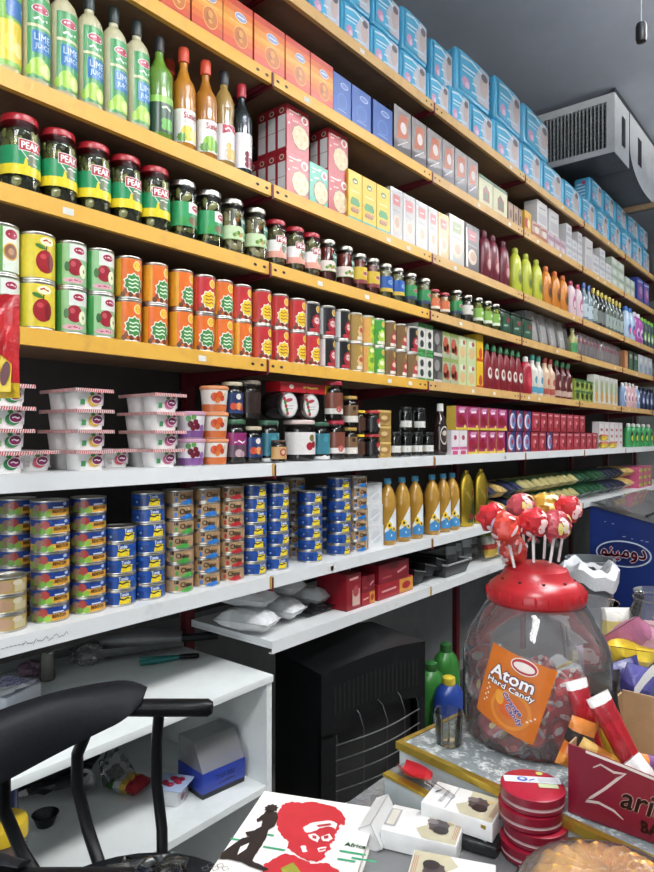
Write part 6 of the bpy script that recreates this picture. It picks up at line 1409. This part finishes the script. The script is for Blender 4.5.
for q in ([(303, 827), (310, 823), (320, 821), (331, 820), (338, 823), (336, 829), (330, 826), (320, 828), (312, 832), (306, 832)], [(309, 834), (316, 833), (320, 837), (318, 842), (311, 839)], [(322, 836), (330, 833), (333, 838), (329, 841), (323, 841)], [(301, 846), (306, 845), (308, 851), (303, 852)], [(318, 848), (327, 846), (326, 850), (319, 852)]):
    b.poly(C, rough([bp(*k) for k in q], .0007, 3, 5), '#e9e3df', .0008)
for q in ([(317, 825), (331, 823), (332, 825), (319, 827)], [(313, 835), (317, 836), (317, 839), (313, 838)], [(324, 836), (329, 835), (329, 838), (325, 839)], [(320, 849), (326, 848), (325, 849.5), (320, 850.5)]): b.poly(C, [bp(*k) for k in q], '#b32430', .0011)
b.poly(C, [bp(*q) for q in ((281, 868), (294, 862), (303, 874), (288, 882))], '#8a8a2c', .0009)
s0, t0 = bp(272, 808); b.ell(C, s0, t0, .0080, .0085, '#1d1c1e', .0010, jag=.14, n=18)
b.poly(C, rough([bp(*q) for q in ((267, 810), (277, 812), (279, 817), (275, 826), (270, 829), (262, 833), (253, 837), (248, 836), (246, 832), (255, 830), (262, 826), (263, 820), (258, 822), (257, 819), (264, 814))], .0004, 3), '#1d1c1e', .0010)
b.poly(C, rough([bp(*q) for q in ((252, 836), (270, 828), (267, 837), (262, 846), (256, 855), (253, 861), (262, 865), (270, 869), (264, 871), (250, 866), (242, 862), (228, 859), (220, 859), (222, 853), (233, 845), (243, 838))], .0004, 3), '#1d1c1e', .0011)
b.poly(C, [bp(*q) for q in ((241, 847), (250, 843), (247, 849), (238, 855))], '#e6e2df', .0013)
for k in range(5): s0, t0 = bp(206 + 5 * k, 868 - (k % 2) * 3); b.line(C, [(s0 - .004, t0), (s0, t0 + .004), (s0 + .004, t0), (s0, t0 - .004), (s0 - .004, t0)], .0007, '#5c5a5c', .0006)
an = 0
for (x, y, w) in ((231, 838, .016), (268, 834, .008), (264, 846, .026), (340, 850, .030), (352, 857, .028), (338, 858, .020)): s0, t0 = bp(x, y); b.rect(C, s0, t0 - .0016, s0 + w, t0 + .0016, '#2f9a6c', .0006, step=1)
s0, t0 = bp(356, 845); b.text(C, 'Africa', s0, t0, .007, '#2f9a6c', .0008, bold=.0003)
obj('print', b, bk)

# cigarette packs
def mk_cig(L=.088, W=.056, H=.022, dark=False):
    body = B().box((-L / 2, -W / 2, 0), (L / 2, W / 2, H), '#dcdcdb', 'gloss', .0012)
    l = B(); C = flat((0, 0, H + .0003), (1, 0, 0), (0, 1, 0))
    l.rect(C, .004, -W * .48, L * .485, W * .48, '#b5ae92', .0002, step=1); l.poly(C, [(.004, -W * .48), (-.006, -W * .2), (.010, W * .1), (.002, W * .48), (.02, W * .48), (.02, -W * .48)], '#b5ae92', .0003)
    l.ell(C, .018, .002, .012, .014, '#4c4244', .0006, jag=.08); l.ell(C, .022, -.006, .009, .008, '#2f282a', .0009); l.ell(C, .010, .008, .007, .005, '#6f6668', .0009); l.ell(C, .030, .012, .003, .003, '#c9a860', .0009)
    for k in range(3): l.line(C, [(.037 + .002 * k, -.018), (.037 + .002 * k, .018)], .0007, '#a86a54', .0006)
    return body, l
cb, cl = mk_cig()
def cig(px, py, z, ang, label, opened=False, name=None):
    p = PZ(px, py, z + .022); p.z = z
    o = empty('cigarette_pack', label, 'cigarette pack', p, ang, 'cigarette packs on the counter')
    obj('carton', cb.mesh('carton'), o); obj('label', cl.mesh('label'), o)
    if name:
        n = B(); C = flat((0, 0, .0226), (1, 0, 0), (0, 1, 0)); n.text(C, name, -.024, -.002, .0062, '#8a8d94', .0004, w=.030, rot=R(90)); n.line(C, [(-.036, .0), (-.034, .006), (-.031, .01)], .0025, '#55606c', .0004); n.line(C, [(-.014, -.027), (-.014, .027)], .0008, '#8c8e92', .0004); obj('lettering', n, o)
    if opened:
        f = B(); M = Matrix.Translation((-.047, 0, .016)) @ Matrix.Rotation(R(-118), 4, 'Y') @ Matrix.Scale(1.25, 4)
        f.box((-.012, -.028, 0), (.012, .028, .0012), '#d6d6d5', 'gloss', 0, M); f.box((-.012, -.028, 0), (-.0108, .028, .026), '#e0e0df', 'gloss', 0, M); f.box((.0108, -.028, 0), (.012, .028, .014), '#d6d6d5', 'gloss', 0, M)
        f.add([M @ Vector(q) for q in ((-.012, -.028, 0), (.012, -.028, 0), (.012, -.028, .014), (-.012, -.028, .026), (-.012, .028, 0), (.012, .028, 0), (.012, .028, .014), (-.012, .028, .026))], [(0, 1, 2, 3), (7, 6, 5, 4)], '#d9d9d8', 'gloss')
        obj('flip_lid', f, o)
        n = B(); C = flat((0, 0, .0226), (1, 0, 0), (0, 1, 0)); n.rect(C, -.0435, -.018, -.030, .018, '#9a9c9c', .0003, step=1); n.rect(C, -.041, -.016, -.032, .016, '#c9c4b8', .0005, step=1); obj('foil', n, o)
    return o
cig(424, 823, ZK + .001, TH - R(22), 'opened white cigarette pack with its lid flipped up beside the book', True)
dk = empty('black_packet', 'thin black packet lying under the closed cigarette pack', 'packet', PZ(466, 822, ZK + .016) - Vector((0, 0, .0152)), TH - R(30)); obj('packet', B().rbox((-.045, -.028, 0), (.045, .028, .015), .004, '#1d1e20', 'crinkle', 6), dk)
cig(464, 800, ZK + .0165, TH - R(31), 'closed white cigarette pack lying on a black packet', False, 'Winston')
cig(452, 872, ZK + .001, TH + R(163), 'white cigarette pack at the near edge of the glass')

# red tins
def mk_tin2():
    r, h = .0355, .0195
    b = B().lathe([(r - .003, 0), (r, .002), (r, .006), (r - .0015, .007), (r - .0015, .0085), (r + .0005, .0095), (r + .0005, h - .0012), (r - .002, h), (0, h)], ['#7c1228', '#7c1228', '#b89a9c', '#b89a9c', '#7c0f26', '#7c0f26', '#9c122c', '#a5142e'], 'gloss', 36)
    return b
PR['tape'] = Proto('round_tin', 'tin', mk_tin2())
pt = PZ(525, 861, ZK + .001)
for j in range(4):
    o = PR['tape'].put((pt.x + (.0, .003, -.002, .0)[j], pt.y + .022 + (.0, .002, .0, .001)[j], ZK + .001 + j * .0198), 0, 'round red tin, ' + ('lowest of the pile', 'second from the bottom of the pile', 'third from the bottom of the pile', 'topmost of the pile, with a price sticker')[j] + ' on the counter', 'pile of round red tins')
b = B(); C = flat((0, 0, .0197), (cos(TH - .12), sin(TH - .12), 0), (-sin(TH - .12), cos(TH - .12), 0)); b.rect(C, -.031, .002, .033, .016, '#cfd6e2', .0003, step=1); b.ell(C, -.010, .009, .006, .005, '#2a4fb0', .0006); b.ell(C, -.010, .009, .003, .0025, '#cfd6e2', .0009); b.line(C, [(-.003, .006), (.004, .010)], .002, '#2a4fb0', .0006); b.rect(C, .008, .004, .03, .014, '#b4b8bc', .0006, step=1); b.rect(C, .006, -.008, .028, .001, '#b9c69a', .0004, step=1); b.ell(C, .012, .024, .004, .004, '#a8b45c', .0004)
obj('price_sticker', b, o)

# candy jar
jd = PD(536, 700, .955); jx = Vector((jd.x, jd.y, ZA + .002)); JR = .104
jang = math.atan2(CAM.y - jx.y, CAM.x - jx.x)
jar = empty('candy_jar', 'big clear plastic jar with red lid and orange candy label on the display case', 'candy jar', jx, jang)
prof = [(.001, .0), (JR * .90, 0), (JR * .98, .008), (JR, .022), (JR, .114), (JR * .975, .128), (JR * .90, .145), (JR * .70, .181), (.0665, .189), (.0655, .197), (.0655, .207)]
obj('body', B().shell(prof, '#ffffff', 'clear_plastic', 40), jar)
b = B(); n = 48
rings = [(.0675, .190), (.0700, .194), (.0690, .206), (.0655, .214), (.056, .221), (.048, .227), (.044, .237), (.026, .245), (0, .247)]
b.lathe(rings, ['#98121a', '#a8161e', '#a8161e', '#b21c24', '#b4222a', '#b01e26', '#b4222a', '#b01e26'], 'gloss', 48)
for k in range(24):
    a = 2 * pi * k / 24; b.ball((.0692 * cos(a), .0692 * sin(a), .203), (.0022, .0022, .007), '#b8161e', 'gloss', 6)
obj('lid', b, jar)
b = B()
for k in range(10):
    a = 2 * pi * k / 10 + .2; z = .2242; q = Vector((.052 * cos(a), .052 * sin(a), z)); b.ball(q, (.0028, .0028, .0018), '#4a080c', 'matte', 8)
obj('lid_holes', b, jar)
C0 = cyl(JR + .0008); ca, sa = cos(-.30), sin(-.30)
def C(s, t, e): return C0(-.030 + s * ca - t * sa, .088 + s * sa + t * ca, e)
lb = B(); CW, CHh = .088, .104
for i in range(8):
    for j in range(6):
        s0, s1 = -CW / 2 + CW * i / 8, -CW / 2 + CW * (i + 1) / 8; t0, t1 = -CHh / 2 + CHh * j / 6, -CHh / 2 + CHh * (j + 1) / 6
        lb.add([C(s0, t0, .001), C(s1, t0, .001), C(s1, t1, .001), C(s0, t1, .001)], [(0, 1, 2, 3)], '#cf6a1c', 'gloss')
lb.ell(C, .004, .041, .018, .011, '#e4ddd6', .0016); lb.ell(C, .004, .041, .0165, .0096, '#b3242c', .0019); lb.ell(C, .004, .0405, .014, .006, '#e6dcd6', .0022)
lb.text(C, 'Atom', -.006, .020, .017, '#2c2858', .0022, w=.058, bold=.0018); lb.text(C, 'Atom', -.006, .020, .017, '#f2f0f0', .0028, w=.058, bold=.0006)
lb.text(C, 'Hard Candy', -.004, .004, .0095, '#2c2858', .0022, w=.064, bold=.0014); lb.text(C, 'Hard Candy', -.004, .004, .0095, '#f0eeee', .0028, w=.064, bold=.0003)
lb.ell(C, .004, -.022, .028, .026, '#d98228', .0016, n=28); lb.ell(C, .004, -.022, .023, .021, '#cc6a20', .0019, n=28); lb.ell(C, .002, -.020, .014, .013, '#d4581c', .0022); lb.ell(C, -.014, -.012, .006, .010, '#e0962c', .0022, rot=.4)
lb.text(C, 'Orange', .004, -.013, .009, '#e9dce4', .0026, w=.034, rot=-.55, bold=.0010); lb.text(C, 'Orange', .004, -.013, .009, '#3a2c7c', .0031, w=.034, rot=-.55, bold=.0003)
lb.text(C, 'Candy', .010, -.026, .009, '#e9dce4', .0026, w=.030, rot=-.55, bold=.0010); lb.text(C, 'Candy', .010, -.026, .009, '#3a2c7c', .0031, w=.030, rot=-.55, bold=.0003)
for k in range(7): lb.ell(C, -.034 + .003 * (k % 2), -.004 - .006 * k * .7, .0013, .0013, '#ece0d2', .0016); lb.ell(C, .024 + .004 * (k % 4), -.030 + .004 * (k % 4), .0012 + .0003 * (k % 3), .0012, '#ece0d2', .0017)
obj('candy_label', lb, jar)
def mk_lolly(c1, c2, seed, L=.075):
    h = B(); q = .0205
    h.ball((0, 0, 0), (q, q, q * .95), c1, 'crinkle', 18, None, .38, seed); rr = random.Random(seed)
    w = B()  # pale patches painted for wrapper print and highlights on the crumples
    for k in range(9):
        a = rr.uniform(0, 6.28); e_ = rr.uniform(-.7, .9); M = Matrix.Rotation(a, 4, 'Z') @ Matrix.Rotation(-e_, 4, 'Y')
        CC = (lambda M_: (lambda s, t, e: M_ @ Vector((q * (1.02 - .5 * ((s / q) ** 2 + (t / q) ** 2)) + e + .0012, s, t))))(M); w.ell(CC, 0, 0, rr.uniform(.005, .010), rr.uniform(.002, .005), rr.choice([c2, '#d8c4c4', '#b0a8c8', c2]), .0004, 'crinkle', 12, .06, rr.uniform(0, 3))
    for k in range(5):
        a = 2 * pi * k / 5 + seed; w.add([(0, 0, -q * .8), (.010 * cos(a), .010 * sin(a), -q * 1.5), (.010 * cos(a + .9), .010 * sin(a + .9), -q * 1.35)], [(0, 1, 2)], c1, 'film')
    s = B().tube([(0, 0, -q * .9), (0, 0, -L)], .0021, '#dcd8d6', 'plastic', 8)
    return Proto('lollipop', 'lollipop', h, ('stick', s), ('wrapper_print_glints', w))
PR['lr'] = mk_lolly('#c41f28', '#e8c4c0', 1); PR['lo'] = mk_lolly('#d2382a', '#e88a5c', 2); PR['lm'] = mk_lolly('#b8404a', '#d8c46a', 3); PR['ly'] = mk_lolly('#c8962c', '#e4d8b0', 4)
lol = [('lo', 506, 527, .925, 'lollipop with red wrapper at the front of the lid, next to the gold shelf bottles'), ('lr', 533, 521, .93, 'red lollipop standing in the middle of the lid'), ('lm', 556, 524, .93, 'pink and gold lollipop, the front one at the freezer side'), ('lr', 567, 508, .975, 'red lollipop highest at the freezer side of the lid'),
       ('ly', 547, 505, .99, 'yellow wrapped lollipop at the back of the lid'), ('lm', 521, 506, .985, 'pale topped lollipop at the back of the lid'), ('lr', 492, 516, .965, 'red lollipop at the shelf side of the lid'), ('lo', 513, 549, .965, 'low red lollipop between the sticks')]
for k, px, py, d, l in lol:
    p = PD(px, py, d); base = Vector((jx.x, jx.y, jx.z + .232)) + (Vector((p.x - jx.x, p.y - jx.y, 0)) * .72)
    base.z = jx.z + .250 - ((Vector((base.x - jx.x, base.y - jx.y, 0)).length / .06) ** 2) * .017 + .001
    v = p - base; q = Vector((0, 0, 1)).rotation_difference(v.normalized())
    PR[k].put(p, 0, l, 'lollipops standing in the jar lid', (1, 1, 1), q.to_euler()); 
    last = [o for o in COL.objects if o.get('label') == l][0]
    for c in last.children:
        if c.name.startswith('stick'): c.scale = (1, 1, v.length / .075)
rr = random.Random(21); placed = []
ly_ = 0
for t_ in range(400):
    if len(placed) >= 20: break
    a, r_ = rr.uniform(0, 6.28), .080 * math.sqrt(rr.random()); z = rr.choice((.024, .024, .060, .064)) ; q = Vector((r_ * cos(a), r_ * sin(a), z))
    if all((q - w).length > .038 for w in placed) and r_ + .0215 < JR - .003: placed.append(q)
for i, q in enumerate(placed):
    dirv = Vector((rr.uniform(-1, 1), rr.uniform(-1, 1), rr.uniform(-.2, .7))); 
    if q.x * dirv.x + q.y * dirv.y > -.002: dirv.x, dirv.y = -q.x * 6 + rr.uniform(-.4, .4), -q.y * 6 + rr.uniform(-.4, .4)
    o = PR[('lr', 'lr', 'lo', 'lm')[i % 4]].put(jx + q, 0, 'wrapped red lollipop lying inside the clear candy jar', 'lollipops inside the candy jar', None, Vector((0, 0, -1)).rotation_difference(dirv.normalized()).to_euler())

# snack box
XZ, YZ = PZ(558, 808, ZA).x + .012, PZ(558, 808, ZA).y
zx = empty('snack_carton', 'open maroon carton of snack bars in front of the candy jar', 'carton', (XZ, YZ, ZA + .0015), -.02)
Wz, Dz, Hz = .30, .20, .078
obj('front_panel', B().add([(0, 0, 0), (Wz, 0, 0), (Wz, 0, .058), (.16, 0, .062), (.09, 0, .070), (.03, 0, Hz - .002), (0, 0, Hz), (0, .002, 0), (Wz, .002, 0), (Wz, .002, .058), (.16, .002, .062), (.09, .002, .070), (.03, .002, Hz - .002), (0, .002, Hz)],
    [(0, 1, 2, 3, 4, 5, 6), (13, 12, 11, 10, 9, 8, 7), (2, 9, 10, 3), (3, 10, 11, 4), (4, 11, 12, 5), (5, 12, 13, 6)], '#7a1029', 'gloss'), zx)
obj('side_panel', B().box((0, .0022, 0), (.002, Dz, Hz), '#8a6248', 'cardboard'), zx); obj('side_panel', B().box((Wz - .002, .0022, 0), (Wz, Dz, Hz), '#8a6248', 'cardboard'), zx)
obj('rear_panel', B().box((.0022, Dz - .002, 0), (Wz - .0022, Dz, Hz + .004), mat='cardboard'), zx); obj('bottom_panel', B().box((.0022, .0022, 0), (Wz - .0022, Dz - .0022, .002), mat='cardboard'), zx)
b = B(); C = flat((0, -.0004, 0), (1, 0, 0), (0, 0, 1))
b.line(C, [(.028, .060), (.036, .066), (.050, .062), (.062, .064), (.054, .056), (.040, .040), (.026, .026), (.020, .020), (.034, .023), (.050, .020), (.060, .014)], [.0012, .002, .0028, .0036, .003, .0028, .0028, .0036, .003, .0028, .001], '#c4b2ae', .0003)
b.text(C, 'arin', .082, .038, .022, '#b89a8c', .0003, w=.046, bold=.0012, shear=.25); b.text(C, 'arin', .082, .038, .022, '#3a1a18', .0008, w=.046, bold=.0006, shear=.25); b.text(C, 'BAGE', .096, .014, .012, '#3a1216', .0003, w=.036, bold=.0007)
b.line(C, [(.02, .0755), (.06, .072), (.11, .066), (.18, .060), (.29, .057)], .003, '#d6cfc6', .0004); obj('lettering', b, zx)
def bar(px, py, d, ang, cols, L, Wd, label, name='snack_bar', mat='crinkle', group=None, seed=0, th=.018, cat='snack bar', lean=.0):
    p = PD(px, py, d); o = empty(name, label, cat, p, TH - pi / 2, group)
    o.rotation_euler = (ang, lean, TH - pi / 2)
    obj('wrapper', B().pillow(Wd, L, th, cols, mat, 12, None, .25, seed, .1), o); return o
RW = ['#d8d4d2', '#c9c4c4', '#b01a28', '#a81826', '#b01a28', '#b51c2a', '#a31624', '#e0dcda']
def bars():
    g = 'wrapped bars standing in the maroon carton'
    o = bar(588, 728, .80, R(14), RW, .125, .027, 'red snack bar with white ends leaning next to the candy jar', group=g, seed=1)
    o = bar(622, 742, .765, R(27), RW, .128, .028, 'red snack bar with white torn top leaning in the middle of the carton', group=g, seed=2)
    bar(612, 738, .83, R(10), ['#1c1a1c', '#201c1e', '#c9a82c', '#1c1a1c', '#161416'], .12, .034, 'black snack bar behind the red ones in the carton', group=g, seed=3)
    bar(577, 742, .775, R(-20), ['#d8862c', '#c8641c', '#2a2426', '#c9742c'], .06, .034, 'small orange and black wrapped sweet at the corner of the carton', 'wrapped_sweet', group=g, seed=4, cat='sweet')
    bar(598, 758, .765, R(60), ['#dca43c', '#c87a24', '#e0b45c'], .055, .03, 'small yellow orange wrapper lying behind the torn carton edge', 'wrapped_sweet', group=g, seed=5, cat='sweet')
    bar(645, 768, .80, R(80), ['#d8a83c', '#7a4a8a', '#d87a2c', '#e0c05c'], .09, .04, 'orange yellow and purple wrapper at the back of the carton', 'snack_packet', group=g, seed=6, cat='sweet')
    bar(644, 787, .735, R(40), ['#d4d0cc', '#c8c4c2', '#dcd8d6'], .07, .045, 'white puffy wrapper behind the torn carton front', 'snack_packet', group=g, seed=7, th=.036, cat='sweet')
bars()
# packets heaped behind the carton
g = 'packets heaped behind the carton'
def heap(px, py, d, ang, cols, L, Wd, th, label, seed, lean=.3): return bar(px, py, d, ang, cols, L, Wd, label, 'snack_packet', 'crinkle', g, seed, th, 'packet', lean)
heap(622, 684, 1.02, R(20), ['#2c2a6c', '#38347c', '#2a2864', '#332f74'], .085, .07, .04, 'dark purple packet next to the red bars', 41, .2)
heap(640, 690, .985, R(-15), ['#4a4690', '#3c3880', '#54509a'], .08, .07, .04, 'lighter purple packet with a white strip on it', 42, .2)
heap(634, 700, 1.05, R(85), ['#c88aa0', '#d49cb0', '#b87890'], .10, .08, .04, 'pink packet lying at the bottom of the heap', 43, .1)
heap(625, 655, 1.06, R(70), ['#d8b41c', '#e2c02c', '#c8a418', '#dcb824'], .10, .06, .04, 'bright yellow packet on top of the heap', 44, .9)
heap(640, 640, 1.08, R(50), ['#c87a98', '#d89ab4', '#b86a8a'], .11, .07, .04, 'pink packet at the top of the heap beside the clear jar', 45, .6)
heap(603, 668, 1.09, R(15), ['#b8a8c0', '#a898b4', '#c4b8cc'], .10, .07, .03, 'pale lilac clear packet beside the candy jar', 46, .1)
heap(606, 690, .93, R(8), ['#1c1a1c', '#c9a42c', '#1c1a1c', '#241f1c'], .06, .045, .02, 'black and gold packet behind the red bars', 47, .1)
st = empty('white_ribbon', 'curled white plastic strip lying on the purple packets', 'ribbon', PD(645, 682, .95), TH - pi / 2)
b = B(); P = [Vector((.01, -.02 + .04 * sin(t * .35), -.02 + .045 * sin(t * .5 + .2))) for t in range(8)]
vs = [p + Vector((0, .0, dz)) for p in P for dz in (-.008, .008)]; b.add(vs, [(2 * i, 2 * i + 1, 2 * i + 3, 2 * i + 2) for i in range(7)], '#dcdcda', 'gloss').add([v + Vector((.0015, 0, 0)) for v in vs], [(2 * i, 2 * i + 1, 2 * i + 3, 2 * i + 2) for i in range(7)], '#dcdcda', 'gloss'); obj('strip', b, st)
cj = PD(661, 640, 1.17)
cjar = empty('clear_jar', 'open clear plastic jar standing behind the heap of packets', 'jar', (cj.x, cj.y, ZA + .002)); rj = .052
obj('body', B().shell([(.001, 0), (rj * .95, 0), (rj, .006), (rj, .115), (rj * .86, .130), (rj * .86, .150), (rj * .89, .152)], '#ffffff', 'clear_plastic', 30), cjar); obj('thread', B().tube([(rj * .875 * cos(k * pi / 12), rj * .875 * sin(k * pi / 12), .140) for k in range(25)], .0018, '#ffffff', 'clear_plastic', 6, False), cjar)
obj('contents', B().ball((0, 0, .026), (.042, .042, .02), '#3c3a40', 'crinkle', 14, None, .4, 3).ball((.012, -.02, .048), (.02, .018, .012), '#a8705c', 'crinkle', 10, None, .4, 5), cjar)
cc = PD(588, 640, 1.27); cu = empty('clear_tub', 'clear plastic tub standing behind the candy jar', 'tub', (cc.x, cc.y, ZA + .002)); obj('tub', B().shell([(.001, 0), (.045, 0), (.055, .11), (.057, .111)], '#ffffff', 'clear_plastic', 28), cu)
cn = PD(616, 640, 1.22); cx_ = empty('pale_packet', 'pale yellow white packet standing between the tub and the clear jar', 'packet', (cn.x, cn.y, ZA + .058), TH - pi / 2); obj('wrapper', B().pillow(.055, .11, .03, ['#c9c6b4', '#d2d0c8', '#c8b86a', '#d6d4cc'], 'crinkle', 10, None, .3, 9), cx_)
gl_ = PZ(449, 742, ZA + .001); gt = empty('glass_tumbler', 'small ridged glass tumbler on the display case beside the candy jar', 'glass', gl_); b = B(); b.shell([(.001, .001), (.017, .001), (.020, .045), (.018, .045), (.015, .006), (.001, .006)], '#ffffff', 'clear_glass', 24)
for k in range(12): a = 2 * pi * k / 12; b.tube([(.0175 * cos(a), .0175 * sin(a), .004), (.0202 * cos(a), .0202 * sin(a), .04)], .0012, '#ffffff', 'clear_glass', 5)
obj('glass', b, gt)

# ribbed round loaf
lf = PZ(615, 886, ZK + .045) + Vector((.004, -.030, 0)); loaf = empty('round_loaf', 'golden brown ribbed round loaf in clear wrap at the near corner of the counter', 'loaf', (lf.x, lf.y, ZK + .003))
vs, fs, cc_ = [], [], []; RL, NR, NA = .080, 26, 96; PAL = ['#a8641e', '#c07a2a', '#d29a44', '#b87026', '#dcb05c']
for j in range(NR + 1):
    r_ = RL * j / NR
    for i in range(NA):
        a = 2 * pi * i / NA; e = max(0, 1 - (j / NR) ** 5); w = (.0026 * sin(a * 18 + r_ * 160) + .0008 * sin(r_ * 420)) * (j > 1)
        vs.append((r_ * cos(a), r_ * sin(a), .010 + .062 * e ** .5 + w + .003 * noise.noise(Vector((r_ * 40 * cos(a), r_ * 40 * sin(a), 1)))))
for j in range(NR):
    for i in range(NA):
        fs.append((j * NA + i, (j + 1) * NA + i, (j + 1) * NA + (i + 1) % NA, j * NA + (i + 1) % NA))
b = B().add(vs, fs, [('#b87a2a', '#cc9238', '#d6a248', '#dcae58')[int((sin(2 * pi * (k % NA) / NA * 18 + (k // NA) * .08 * 6) + 1) * 1.45 )] for k in range(len(fs))], 'gloss'); b.lathe([(0, 0), (RL * .9, 0), (RL, .010)], '#a8641e', 'crust', 48); obj('loaf', b, loaf)
obj('wrap', B().ball((0, 0, .038), (RL + .009, RL + .009, .0405), '#ffffff', 'film', 30, None, .05, 3), loaf)
